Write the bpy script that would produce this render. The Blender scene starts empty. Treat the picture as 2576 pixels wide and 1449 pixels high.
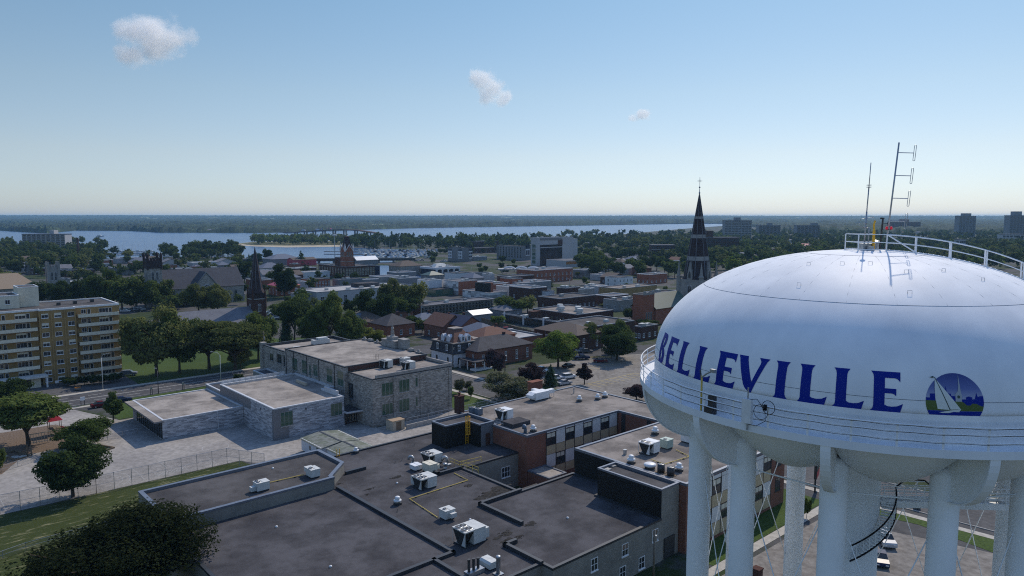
import bpy, bmesh, math, random
from math import sin, cos, tan, pi, radians, sqrt, atan2, hypot
random.seed(7)
S = bpy.context.scene
COL = S.collection
# ------------------------------------------------------------------ camera, sky, sun, exposure
CAM_H = 48.0
PITCH = math.atan(180.5/1820.0)
cam = bpy.data.cameras.new('camera'); cam_ob = bpy.data.objects.new('camera', cam); COL.objects.link(cam_ob)
cam_ob.location = (0, 0, CAM_H); cam_ob.rotation_euler = (pi/2-PITCH, 0, 0)
cam.sensor_width = 36; cam.lens = 1820/2576*36; cam.clip_start = 0.5; cam.clip_end = 60000
S.camera = cam_ob
SUN_EL, SUN_AZ = radians(44), radians(62)          # azimuth measured from +x towards +y
w = bpy.data.worlds.new('World'); S.world = w; w.use_nodes = True
nt = w.node_tree; nt.nodes.clear()
sky = nt.nodes.new('ShaderNodeTexSky'); sky.sky_type = 'NISHITA'; sky.sun_disc = False
sky.sun_elevation = SUN_EL; sky.sun_rotation = pi/2-SUN_AZ
sky.altitude = 100; sky.air_density = 1.0; sky.dust_density = 0.25; sky.ozone_density = 2.5
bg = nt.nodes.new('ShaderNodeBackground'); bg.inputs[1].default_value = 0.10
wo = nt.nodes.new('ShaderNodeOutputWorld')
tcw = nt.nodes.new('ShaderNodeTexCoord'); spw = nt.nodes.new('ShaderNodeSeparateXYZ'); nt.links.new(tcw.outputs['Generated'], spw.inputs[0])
rpw = nt.nodes.new('ShaderNodeValToRGB'); nt.links.new(spw.outputs[2], rpw.inputs[0])     # cools the yellow of the lowest sky; brightens the unseen upper sky as added fill
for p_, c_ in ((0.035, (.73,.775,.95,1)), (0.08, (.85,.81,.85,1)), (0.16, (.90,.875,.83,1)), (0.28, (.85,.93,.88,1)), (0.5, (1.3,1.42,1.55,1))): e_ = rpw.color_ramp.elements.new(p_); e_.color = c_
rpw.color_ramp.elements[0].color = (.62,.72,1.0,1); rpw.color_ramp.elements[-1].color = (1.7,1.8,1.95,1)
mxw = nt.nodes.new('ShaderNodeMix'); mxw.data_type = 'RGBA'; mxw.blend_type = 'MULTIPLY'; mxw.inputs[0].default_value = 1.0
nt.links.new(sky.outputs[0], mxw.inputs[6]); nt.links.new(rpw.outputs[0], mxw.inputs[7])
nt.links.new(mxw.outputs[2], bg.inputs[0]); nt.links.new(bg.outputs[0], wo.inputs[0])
sl = bpy.data.lights.new('sun', 'SUN'); so = bpy.data.objects.new('sun', sl); COL.objects.link(so)
sl.energy = 3.0; sl.angle = radians(0.53); sl.color = (1.0, 0.89, 0.74)
so.rotation_euler = (pi/2-SUN_EL, 0, SUN_AZ+pi/2); so.location = (0, 0, 300)
S.view_settings.view_transform = 'Standard'; S.view_settings.look = 'None'
S.view_settings.exposure = 0.18; S.view_settings.gamma = 1.0
cy = S.cycles
cy.use_denoising = False; cy.filter_width = 1.1; cy.max_bounces = 12; cy.diffuse_bounces = 3; cy.glossy_bounces = 3
cy.transmission_bounces = 3; cy.transparent_max_bounces = 8; cy.volume_bounces = 14
cy.caustics_reflective = False; cy.caustics_refractive = False; cy.sample_clamp_indirect = 3
# ------------------------------------------------------------------ surveying helpers
F_, CX_, CY_ = 1820.0, 1288.0, 724.5
TH = radians(42); E1 = (cos(TH), sin(TH)); E2 = (-sin(TH), cos(TH)); ORG = (0.0, 100.0)
def W(a, b, z=0.0):
    return (ORG[0]+a*E1[0]+b*E2[0], ORG[1]+a*E1[1]+b*E2[1], z)
def AB(x, y):
    x -= ORG[0]; y -= ORG[1]; return (x*E1[0]+y*E1[1], x*E2[0]+y*E2[1])
def ray(u, v):
    x = (u-CX_)/F_; y = -(v-CY_)/F_
    return (x, cos(PITCH)+y*sin(PITCH), -sin(PITCH)+y*cos(PITCH))
def P(u, v, z=0.0):
    r = ray(u, v); t = (z-CAM_H)/r[2]; return (t*r[0], t*r[1], z)
def proj(x, y, z):
    z -= CAM_H; d = y*cos(PITCH)-z*sin(PITCH); up = y*sin(PITCH)+z*cos(PITCH)
    return CX_+F_*x/d, CY_-F_*up/d, d
def hgt(u, vb, vt, z0=0.0):
    x, y, _ = P(u, vb, z0); lo, hi = -20.0, 250.0
    for _ in range(50):
        m = (lo+hi)/2
        if proj(x, y, m)[1] > vt: lo = m
        else: hi = m
    return lo
def zf(x0, y0, s): return lambda x, y: ((x0+x/s)/1.5528, (y0+y/s)/1.5528)
D_ = lambda x, y: (x, y)
ZA = zf(0,800,2.415); ZB = zf(1000,800,2.415); ZC = zf(1800,800,2.415); ZD = zf(3000,450,2.415)
ZE = zf(0,1200,2.415); ZF = zf(900,1200,2.415); ZG = zf(1600,1150,2.415); ZH = zf(0,1650,2.415)
ZI = zf(900,1650,2.415); ZJ = zf(1700,1450,2.415); ZK = zf(1700,1800,2.576); ZL = zf(2450,1300,3.019)
ZM = zf(2600,1650,2.415); ZN = zf(3200,1200,3.019); ZO = zf(3200,1750,2.8975)
Q1 = zf(1000,830,4.83); Q2 = zf(1500,880,4.83); Q3 = zf(2000,880,4.83); Q4 = zf(2400,780,3.22)
Q5 = zf(3400,780,2.4267); Q6 = zf(0,880,2.73); Q7 = zf(500,880,2.73)
def ab(pt, z=0.0):
    p = P(pt[0], pt[1], z); return AB(p[0], p[1])
def on_plane(pt, axis, c):
    """pixel ray meets the grid plane a = c or b = c -> (other coordinate, z)"""
    r = ray(*pt); e = E1 if axis == 'a' else E2; o = E2 if axis == 'a' else E1
    re = r[0]*e[0]+r[1]*e[1]; ce = (0-ORG[0])*e[0]+(0-ORG[1])*e[1]
    t = (c-ce)/re; x, y = t*r[0], t*r[1]
    return ((x-ORG[0])*o[0]+(y-ORG[1])*o[1], CAM_H+t*r[2])
# ------------------------------------------------------------------ mesh builder
class MB:
    def __init__(s): s.v = []; s.f = []; s.m = []; s.k = 0; s.sm = []; s.smooth = False
    def mat(s, k): s.k = k; return s
    def face(s, *ids): s.f.append(ids); s.m.append(s.k); s.sm.append(s.smooth)
    def add(s, vs, fs):
        n = len(s.v); s.v += [tuple(v) for v in vs]
        for f in fs: s.face(*[n+i for i in f])
        return s
    def quad(s, *p): return s.add(p, [tuple(range(len(p)))])
    def box(s, x0, y0, z0, x1, y1, z1, skip=''):
        vs = [(x0,y0,z0),(x1,y0,z0),(x1,y1,z0),(x0,y1,z0),(x0,y0,z1),(x1,y0,z1),(x1,y1,z1),(x0,y1,z1)]
        fs = {'b':(0,3,2,1),'t':(4,5,6,7),'s':(0,1,5,4),'e':(1,2,6,5),'n':(2,3,7,6),'w':(3,0,4,7)}
        return s.add(vs, [f for k, f in fs.items() if k not in skip])
    def prism(s, poly, z0, z1, top=True, bottom=False):
        n = len(poly)
        vs = [(x,y,z0) for x,y in poly]+[(x,y,z1) for x,y in poly]
        fs = [(i,(i+1)%n,n+(i+1)%n,n+i) for i in range(n)]
        if top: fs.append(tuple(range(n,2*n)))
        if bottom: fs.append(tuple(range(n-1,-1,-1)))
        return s.add(vs, fs)
    def xprism(s, prof, x0, x1):            # profile in (y,z), extruded along x
        n = len(prof); vs = [(x0,y,z) for y,z in prof]+[(x1,y,z) for y,z in prof]
        fs = [(i,n+i,n+(i+1)%n,(i+1)%n) for i in range(n)]+[tuple(range(n)), tuple(range(2*n-1,n-1,-1))]
        return s.add(vs, fs)
    def yprism(s, prof, y0, y1):            # profile in (x,z), extruded along y
        n = len(prof); vs = [(x,y0,z) for x,z in prof]+[(x,y1,z) for x,z in prof]
        fs = [(i,(i+1)%n,n+(i+1)%n,n+i) for i in range(n)]+[tuple(range(n-1,-1,-1)), tuple(range(n,2*n))]
        return s.add(vs, fs)
    def lathe(s, prof, n=16, cx=0, cy=0, cap=True, ph=0.0):
        base = len(s.v); m = len(prof)
        for r, z in prof:
            for i in range(n):
                a = 2*pi*i/n+ph; s.v.append((cx+r*cos(a), cy+r*sin(a), z))
        for j in range(m-1):
            for i in range(n):
                k = (i+1)%n; s.face(base+j*n+i, base+j*n+k, base+(j+1)*n+k, base+(j+1)*n+i)
        if cap:
            if prof[0][0] > 1e-4: s.face(*[base+i for i in range(n-1,-1,-1)])
            if prof[-1][0] > 1e-4: s.face(*[base+(m-1)*n+i for i in range(n)])
        return s
    def tube(s, pts, r, n=6, closed=False, cap=True, r2=None):
        pts = [tuple(p) for p in pts]; N = len(pts); base = len(s.v)
        for i, p in enumerate(pts):
            a = pts[i-1] if (i > 0 or closed) else p
            b = pts[(i+1)%N] if (i < N-1 or closed) else p
            d = [b[k]-a[k] for k in range(3)]; l = sqrt(sum(x*x for x in d)) or 1; d = [x/l for x in d]
            up = (0,0,1) if abs(d[2]) < 0.95 else (1,0,0)
            e = (d[1]*up[2]-d[2]*up[1], d[2]*up[0]-d[0]*up[2], d[0]*up[1]-d[1]*up[0])
            l = sqrt(sum(x*x for x in e)); e = [x/l for x in e]
            f = (e[1]*d[2]-e[2]*d[1], e[2]*d[0]-e[0]*d[2], e[0]*d[1]-e[1]*d[0])
            rr = r if r2 is None else r+(r2-r)*i/max(1,N-1)
            for k in range(n):
                t = 2*pi*k/n; s.v.append(tuple(p[q]+rr*(cos(t)*e[q]+sin(t)*f[q]) for q in range(3)))
        for i in range(N if closed else N-1):
            j = (i+1)%N
            for k in range(n):
                l = (k+1)%n; s.face(base+i*n+k, base+i*n+l, base+j*n+l, base+j*n+k)
        if cap and not closed:
            s.face(*[base+k for k in range(n)]); s.face(*[base+(N-1)*n+k for k in range(n-1,-1,-1)])
        return s
    def bar(s, p, q, w, h=None):
        return s.tube([p, q], w/2*1.3, 4)
    def mesh(s, name, mats):
        me = bpy.data.meshes.new(name); me.from_pydata(s.v, [], s.f)
        for m in (mats if isinstance(mats, (list, tuple)) else [mats]): me.materials.append(m)
        me.polygons.foreach_set('material_index', s.m); me.polygons.foreach_set('use_smooth', s.sm)
        me.update(); return me
def link(name, data, parent=None, loc=(0,0,0), rz=0.0, scale=None):
    o = bpy.data.objects.new(name, data); COL.objects.link(o)
    o.location = loc; o.rotation_euler = (0,0,rz)
    if scale: o.scale = scale
    if parent is not None: o.parent = parent
    return o
def obj(name, mb, mats, parent=None, loc=(0,0,0), rz=0.0, fix=True):
    me = mb.mesh(name, mats)
    if fix:
        b = bmesh.new(); b.from_mesh(me); bmesh.ops.recalc_face_normals(b, faces=b.faces); b.to_mesh(me); b.free()
    return link(name, me, parent, loc, rz)
def tag(o, label, cat, group=None):
    o['label'] = label; o['category'] = cat
    if group: o['group'] = group
    return o
def thing(name, label, cat, loc=(0,0,0), rz=0.0, group=None):
    return tag(link(name, None, None, loc, rz), label, cat, group)
def one(name, mb, mats, label, cat, loc=(0,0,0), rz=0.0, group=None):
    return tag(obj(name, mb, mats, None, loc, rz), label, cat, group)
def struct(name, mb, mats, loc=(0,0,0), rz=0.0, kind='structure'):
    o = obj(name, mb, mats, None, loc, rz); o['kind'] = kind; return o
def dup(root, loc=None, rz=None, label=None, group=None, scale=None):
    r = root.copy(); COL.objects.link(r)
    if loc is not None: r.location = loc
    if rz is not None: r.rotation_euler = (0,0,rz)
    if scale is not None: r.scale = scale
    if label: r['label'] = label
    if group: r['group'] = group
    for ch in root.children:
        c = ch.copy(); COL.objects.link(c); c.parent = r
        for g in ch.children:
            d = g.copy(); COL.objects.link(d); d.parent = c
    return r
# ------------------------------------------------------------------ materials
def lin(c): return tuple(c)+(1.0,)
class N:
    def __init__(s, name):
        s.m = bpy.data.materials.new(name); s.m.use_nodes = True; s.t = s.m.node_tree
        s.b = s.t.nodes['Principled BSDF']
    def n(s, kind, **kw):
        o = s.t.nodes.new('ShaderNode'+kind)
        for k, v in kw.items():
            if k in o.inputs.keys() if not hasattr(o, k) else False: o.inputs[k].default_value = v
            else: setattr(o, k, v)
        return o
    def l(s, a, b): s.t.links.new(a, b); return s
    def coord(s, which='Object'): return s.n('TexCoord').outputs[which]
    def noise(s, vec, scale, detail=4, rough=0.6):
        o = s.n('TexNoise'); o.inputs['Scale'].default_value = scale; o.inputs['Detail'].default_value = detail
        o.inputs['Roughness'].default_value = rough; s.l(vec, o.inputs['Vector']); return o.outputs['Fac']
    def ramp(s, fac, stops):
        o = s.n('ValToRGB'); e = o.color_ramp.elements
        while len(e) < len(stops): e.new(0.5)
        for i, (p, c) in enumerate(stops): e[i].position = p; e[i].color = lin(c) if len(c) == 3 else c
        s.l(fac, o.inputs['Fac']); return o.outputs['Color']
    def mix(s, fac, a, b, mode='MIX'):
        o = s.n('Mix'); o.data_type = 'RGBA'; o.blend_type = mode
        for i, v in ((0, fac), (6, a), (7, b)):
            if hasattr(v, 'default_value') or hasattr(v, 'links'): s.l(v, o.inputs[i])
            else: o.inputs[i].default_value = v if i == 0 else lin(v)
        return o.outputs[2]
    def done(s, color=None, rough=0.8, metal=0.0, spec=None, bump=None, bstr=0.3, bdist=0.05):
        if color is not None:
            if hasattr(color, 'links'): s.l(color, s.b.inputs['Base Color'])
            else: s.b.inputs['Base Color'].default_value = lin(color)
        s.b.inputs['Roughness'].default_value = rough; s.b.inputs['Metallic'].default_value = metal
        s.b.inputs['Specular IOR Level'].default_value = spec if spec is not None else (.5 if rough < .6 else .14)
        if bump is not None:
            o = s.n('Bump'); o.inputs['Strength'].default_value = bstr; o.inputs['Distance'].default_value = bdist
            s.l(bump, o.inputs['Height']); s.l(o.outputs[0], s.b.inputs['Normal'])
        return s.m
def noisy(name, c1, c2, scale=3.0, rough=0.85, detail=5, lo=0.35, hi=0.65, metal=0.0, bump=0.0, coord='Object', spec=None, big=None):
    k = N(name); v = k.coord(coord); f = k.noise(v, scale, detail)
    c = k.ramp(f, [(lo, c1), (hi, c2)])
    if big:                                     # large soft blotches of another tone
        g = k.noise(v, big[0], 3); gm = k.ramp(g, [(0.42, (0,0,0)), (0.62, (1,1,1))])
        c = k.mix(gm, c, k.mix(1.0, c, big[1], 'MULTIPLY'))
    return k.done(c, rough, metal, spec, f if bump else None, bump)
def gravel(name, c1, c2, stain=0.55, tint=None):
    k = N(name); v = k.coord('Object')
    f = k.noise(v, 9.0, 6, 0.75); c = k.ramp(f, [(0.3, c1), (0.7, c2)])
    g = k.noise(v, 0.16, 5, 0.6); gm = k.ramp(g, [(0.36, (stain*.85,stain*.85,stain*.88)), (0.47, (stain*1.25,)*3), (0.6, (1.04,1.04,1.04))]); c = k.mix(0.9, c, gm, 'MULTIPLY')
    h = k.noise(v, 0.7, 6, 0.7); hm = k.ramp(h, [(0.3, (0.62,0.62,0.62)), (0.5, (1,1,1))]); c = k.mix(0.8, c, hm, 'MULTIPLY')
    return k.done(c, 0.95, bump=f, bstr=0.5, bdist=0.03)
def bricky(name, c1, c2, mortar, bw=0.4, bh=0.15, msize=0.012, var=0.5, rough=0.9, offset=0.5, blot=True, seed=0.0):
    """coursed masonry running round axis-aligned walls (u = x + y, v = z)"""
    k = N(name); v = k.coord('Object'); sx = k.n('SeparateXYZ'); k.l(v, sx.inputs[0])
    ad = k.n('Math'); ad.operation = 'ADD'; k.l(sx.outputs[0], ad.inputs[0]); k.l(sx.outputs[1], ad.inputs[1])
    cb = k.n('CombineXYZ'); k.l(ad.outputs[0], cb.inputs[0]); k.l(sx.outputs[2], cb.inputs[1])
    t = k.n('TexBrick'); k.l(cb.outputs[0], t.inputs['Vector']); t.offset = offset
    t.inputs['Color1'].default_value = lin(c1); t.inputs['Color2'].default_value = lin(c2); t.inputs['Mortar'].default_value = lin(mortar)
    t.inputs['Scale'].default_value = 1.0; t.inputs['Mortar Size'].default_value = msize; t.inputs['Bias'].default_value = var-0.5
    t.inputs['Brick Width'].default_value = bw; t.inputs['Row Height'].default_value = bh
    c = t.outputs['Color']
    if blot:
        g = k.noise(v, 0.35, 5); gm = k.ramp(g, [(0.3, (0.68,0.68,0.7)), (0.65, (1.05,1.05,1.05))]); c = k.mix(0.8, c, gm, 'MULTIPLY')
    return k.done(c, rough)
def plain(name, c, rough=0.6, metal=0.0, spec=None, dirt=True):
    k = N(name)
    if dirt:
        f = k.noise(k.coord('Object'), 1.7, 5, 0.7)
        return k.done(k.ramp(f, [(0.3, tuple(x*0.8 for x in c)), (0.65, tuple(min(1,x*1.08) for x in c))]), rough, metal, spec)
    return k.done(c, rough, metal, spec)
M = {}
M['glass'] = plain('window_glass', (0.03,0.035,0.04), 0.06, 0, 0.5, dirt=False)
M['glass_green'] = plain('green_glass', (0.05,0.10,0.07), 0.08, 0, 0.5, dirt=False)
M['glass_blue'] = plain('blue_glass', (0.02,0.03,0.06), 0.08, 0, 0.5, dirt=False)
M['white'] = plain('white_paint', (0.72,0.73,0.74), 0.45)
M['cream'] = plain('cream_paint', (0.66,0.62,0.50), 0.6)
M['offwhite'] = plain('offwhite_metal', (0.55,0.56,0.54), 0.5)
M['beige'] = plain('beige_metal', (0.42,0.38,0.30), 0.55)
M['gmetal'] = plain('galvanised_metal', (0.38,0.40,0.42), 0.4, 0.6)
M['dmetal'] = plain('dark_metal', (0.035,0.036,0.04), 0.5)
M['black'] = plain('black_cladding', (0.018,0.018,0.018), 0.65)
M['coping'] = plain('blue_grey_coping', (0.17,0.19,0.23), 0.4, 0.35)
M['coping_d'] = plain('dark_coping', (0.035,0.04,0.048), 0.5, 0.2)
M['coping_l'] = plain('light_coping', (0.55,0.56,0.58), 0.5)
M['yellow'] = plain('yellow_paint', (0.80,0.43,0.02), 0.5)
M['pipe_y'] = plain('faded_yellow_pipe', (0.62,0.46,0.12), 0.6)
M['red'] = plain('red_paint', (0.45,0.02,0.03), 0.4)
M['wood'] = noisy('weathered_wood', (0.12,0.09,0.06), (0.22,0.17,0.12), 6)
M['pole'] = noisy('weathered_pole', (0.10,0.085,0.07), (0.2,0.18,0.15), 8)
M['concrete'] = noisy('concrete', (0.30,0.29,0.27), (0.42,0.41,0.38), 2.0)
M['concrete_d'] = noisy('old_concrete', (0.16,0.155,0.15), (0.24,0.23,0.22), 2.0)
M['roof_dark'] = gravel('roof_gravel_dark', (0.057,0.056,0.063), (0.115,0.112,0.12))
M['roof_dark2'] = gravel('roof_gravel_mid', (0.065,0.062,0.066), (0.125,0.12,0.12), 0.6)
M['roof_warm'] = gravel('roof_gravel_warm', (0.19,0.165,0.15), (0.34,0.305,0.275), 0.52)
M['roof_tan'] = gravel('roof_gravel_tan', (0.25,0.22,0.195), (0.42,0.38,0.34), 0.58)
M['roof_pale'] = gravel('roof_pale', (0.30,0.30,0.30), (0.46,0.46,0.46), 0.75)
M['roof_grey'] = gravel('roof_grey', (0.10,0.105,0.12), (0.19,0.19,0.21), 0.7)
M['block'] = bricky('painted_block', (0.235,0.225,0.20), (0.265,0.255,0.23), (0.20,0.19,0.175), 0.4, 0.2, 0.008)
M['brick'] = bricky('red_brown_brick', (0.19,0.07,0.045), (0.26,0.105,0.07), (0.22,0.16,0.13), 0.24, 0.08, 0.008)
M['brick_d'] = bricky('dark_brick', (0.07,0.032,0.026), (0.10,0.045,0.036), (0.09,0.07,0.06), 0.24, 0.08, 0.008)
M['brick_o'] = bricky('orange_brick', (0.26,0.075,0.04), (0.33,0.11,0.06), (0.26,0.18,0.14), 0.24, 0.08, 0.008)
M['brick_y'] = bricky('yellow_brick', (0.31,0.195,0.072), (0.39,0.255,0.10), (0.30,0.23,0.13), 0.24, 0.08, 0.01)
M['stone'] = bricky('rough_limestone', (0.20,0.185,0.165), (0.45,0.425,0.385), (0.26,0.25,0.23), 0.62, 0.27, 0.018, 0.5)
M['stone_l'] = bricky('pale_limestone', (0.26,0.25,0.235), (0.36,0.35,0.33), (0.28,0.27,0.26), 0.6, 0.3, 0.015)
M['grey_brick'] = bricky('grey_long_brick', (0.19,0.195,0.215), (0.52,0.53,0.56), (0.30,0.305,0.325), 1.15, 0.21, 0.01, 0.5, blot=False)
M['grey_panel'] = plain('grey_metal_panel', (0.17,0.175,0.19), 0.5, 0.1)
M['panel_w'] = plain('white_infill_panel', (0.66,0.65,0.62), 0.7)
M['panel_t'] = plain('tan_spandrel_panel', (0.50,0.40,0.25), 0.7)
M['stucco'] = plain('pale_stucco', (0.42,0.42,0.43), 0.8)
M['stucco_w'] = plain('white_stucco', (0.62,0.63,0.66), 0.8)
M['stucco_g'] = plain('grey_stucco', (0.22,0.225,0.24), 0.8)
M['checker'] = bricky('white_and_grey_panels', (0.07,0.07,0.08), (0.72,0.72,0.72), (0.6,0.6,0.6), 3.0, 1.35, 0.03, 0.7, blot=False, offset=0.37)
M['shingle_d'] = noisy('dark_shingles', (0.045,0.045,0.052), (0.085,0.085,0.095), 5, big=(0.4,(0.8,0.8,0.8)))
M['shingle_b'] = noisy('blue_grey_shingles', (0.10,0.12,0.16), (0.17,0.19,0.24), 5)
M['shingle_n'] = noisy('navy_shingles', (0.03,0.04,0.075), (0.055,0.065,0.11), 5)
M['shingle_r'] = noisy('brown_red_shingles', (0.12,0.065,0.05), (0.19,0.105,0.08), 5)
M['shingle_br'] = noisy('brown_shingles', (0.09,0.07,0.06), (0.14,0.115,0.10), 5)
M['shingle_t'] = noisy('tan_shingles', (0.30,0.22,0.15), (0.42,0.32,0.23), 5)
M['slate_d'] = noisy('dark_slate', (0.055,0.057,0.068), (0.10,0.103,0.118), 4, big=(0.3,(0.85,0.85,0.88)))
M['slate'] = noisy('slate', (0.13,0.135,0.155), (0.20,0.205,0.225), 4, big=(0.3,(0.85,0.85,0.88)))
M['slate_p'] = noisy('purple_slate', (0.035,0.025,0.028), (0.06,0.043,0.045), 4)
M['redmetal'] = noisy('red_metal_roof', (0.33,0.03,0.06), (0.45,0.06,0.09), 2, 0.5)
M['greenmetal'] = noisy('green_metal_roof', (0.03,0.06,0.045), (0.05,0.09,0.07), 2, 0.5)
M['asphalt'] = noisy('asphalt', (0.075,0.075,0.078), (0.12,0.118,0.118), 1.2, 0.92, 8, bump=0.2, big=(0.12,(0.8,0.8,0.8)))
M['asphalt_d'] = noisy('road_asphalt', (0.065,0.065,0.07), (0.10,0.10,0.105), 1.2, 0.9, 8, big=(0.1,(0.85,0.85,0.85)))
M['yard'] = noisy('playground_asphalt', (0.25,0.235,0.215), (0.38,0.355,0.33), 1.0, 0.92, 9, big=(0.09,(0.8,0.8,0.82)))
M['lot'] = noisy('worn_parking_asphalt', (0.16,0.145,0.13), (0.27,0.25,0.225), 0.9, 0.92, 9, big=(0.08,(0.78,0.78,0.78)))
M['walk'] = noisy('pale_pavement', (0.33,0.31,0.27), (0.46,0.43,0.38), 1.5)
M['mulch'] = noisy('wood_chips', (0.10,0.07,0.05), (0.20,0.15,0.11), 3)
M['line'] = plain('road_paint', (0.62,0.62,0.58), 0.7)
M['line_f'] = plain('faded_court_paint', (0.44,0.44,0.43), 0.8)
M['line_y'] = plain('yellow_road_paint', (0.45,0.35,0.12), 0.7)
def grassy(name, dry=0.55):
    k = N(name); v = k.coord('Object'); f = k.noise(v, 4.0, 8, 0.75)
    c = k.ramp(f, [(0.3, (0.024,0.036,0.010)), (0.7, (0.055,0.07,0.018))])
    m0 = k.n('Mapping'); m0.inputs['Rotation'].default_value = (0,0,-0.733); k.l(v, m0.inputs[0]); mp = k.n('Mapping'); mp.inputs['Scale'].default_value = (0.22,1.1,1); k.l(m0.outputs[0], mp.inputs[0])
    g = k.noise(mp.outputs[0], 1.0, 8, 0.72); gm = k.ramp(g, [(dry, (0,0,0)), (dry+0.16, (1,1,1))])
    c = k.mix(gm, c, (0.34,0.31,0.19))
    return k.done(c, 0.95, bump=f, bstr=0.6, bdist=0.1)
M['grass_dry'] = grassy('dry_grass', 0.545)
M['grass'] = noisy('grass', (0.03,0.055,0.012), (0.07,0.11,0.026), 2.5, 0.95, 8, bump=0.3, big=(0.06,(0.75,0.8,0.7)))
# ------------------------------------------------------------------ foliage
def leafmat(name, dark, mid, light, trans=0.42):
    k = N(name); v = k.coord('Object'); f = k.noise(v, 5.0, 4, 0.7)
    c = k.ramp(f, [(0.28, dark), (0.5, mid), (0.75, light)])
    oi = k.n('ObjectInfo'); h = k.n('HueSaturation'); k.l(c, h.inputs['Color'])
    r = k.n('MapRange'); k.l(oi.outputs['Random'], r.inputs[0]); r.inputs[3].default_value = 0.7; r.inputs[4].default_value = 1.25
    k.l(r.outputs[0], h.inputs['Value'])
    r2 = k.n('MapRange'); k.l(oi.outputs['Random'], r2.inputs[0]); r2.inputs[3].default_value = 0.51; r2.inputs[4].default_value = 0.485
    k.l(r2.outputs[0], h.inputs['Hue'])
    k.t.nodes.remove(k.b); d = k.n('BsdfDiffuse'); t = k.n('BsdfTranslucent'); m = k.n('MixShader'); m.inputs[0].default_value = trans
    k.l(h.outputs[0], d.inputs[0]); k.l(h.outputs[0], t.inputs[0]); k.l(d.outputs[0], m.inputs[1]); k.l(t.outputs[0], m.inputs[2])
    k.l(m.outputs[0], k.t.nodes['Material Output'].inputs[0]); return k.m
LEAF = {
 'deep': leafmat('leaves_deep', (0.012,0.018,0.009), (0.024,0.034,0.015), (0.045,0.055,0.022)),
 'green': leafmat('leaves_green', (0.050,0.074,0.021), (0.098,0.138,0.039), (0.150,0.195,0.062)),
 'dark': leafmat('leaves_dark', (0.027,0.046,0.017), (0.050,0.079,0.028), (0.079,0.115,0.039)),
 'olive': leafmat('leaves_olive', (0.079,0.098,0.032), (0.150,0.173,0.060), (0.221,0.239,0.088)),
 'bright': leafmat('leaves_bright', (0.088,0.133,0.027), (0.168,0.239,0.052), (0.240,0.240,0.088)),
 'pale': leafmat('leaves_pale_backed', (0.052,0.071,0.032), (0.133,0.145,0.079), (0.240,0.240,0.240)),
 'purple': leafmat('leaves_purple', (0.032,0.021,0.024), (0.067,0.046,0.050), (0.106,0.079,0.074)),
 'blue': leafmat('needles_blue_green', (0.028,0.052,0.028), (0.052,0.091,0.050), (0.088,0.133,0.074)),
 'yellow': leafmat('leaves_yellow_green', (0.124,0.150,0.027), (0.221,0.240,0.052), (0.240,0.240,0.088)),
}
M['bark'] = noisy('bark', (0.045,0.035,0.028), (0.10,0.08,0.065), 9)
def leaf_card(mb, p, nrm, s, rng):
    nx, ny, nz = nrm; l = sqrt(nx*nx+ny*ny+nz*nz) or 1; nx /= l; ny /= l; nz /= l
    ax, ay, az = rng.gauss(0,1), rng.gauss(0,1), rng.gauss(0,1)
    ex, ey, ez = ny*az-nz*ay, nz*ax-nx*az, nx*ay-ny*ax; l = sqrt(ex*ex+ey*ey+ez*ez) or 1
    ex *= s/l; ey *= s/l; ez *= s/l
    fx, fy, fz = (ny*ez-nz*ey)*0.7, (nz*ex-nx*ez)*0.7, (nx*ey-ny*ex)*0.7
    x, y, z = p; n = len(mb.v)
    mb.v += [(x-ex,y-ey,z-ez), (x+fx,y+fy,z+fz), (x+ex,y+ey,z+ez), (x-fx,y-fy,z-fz)]
    mb.face(n, n+1, n+2, n+3)
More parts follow.
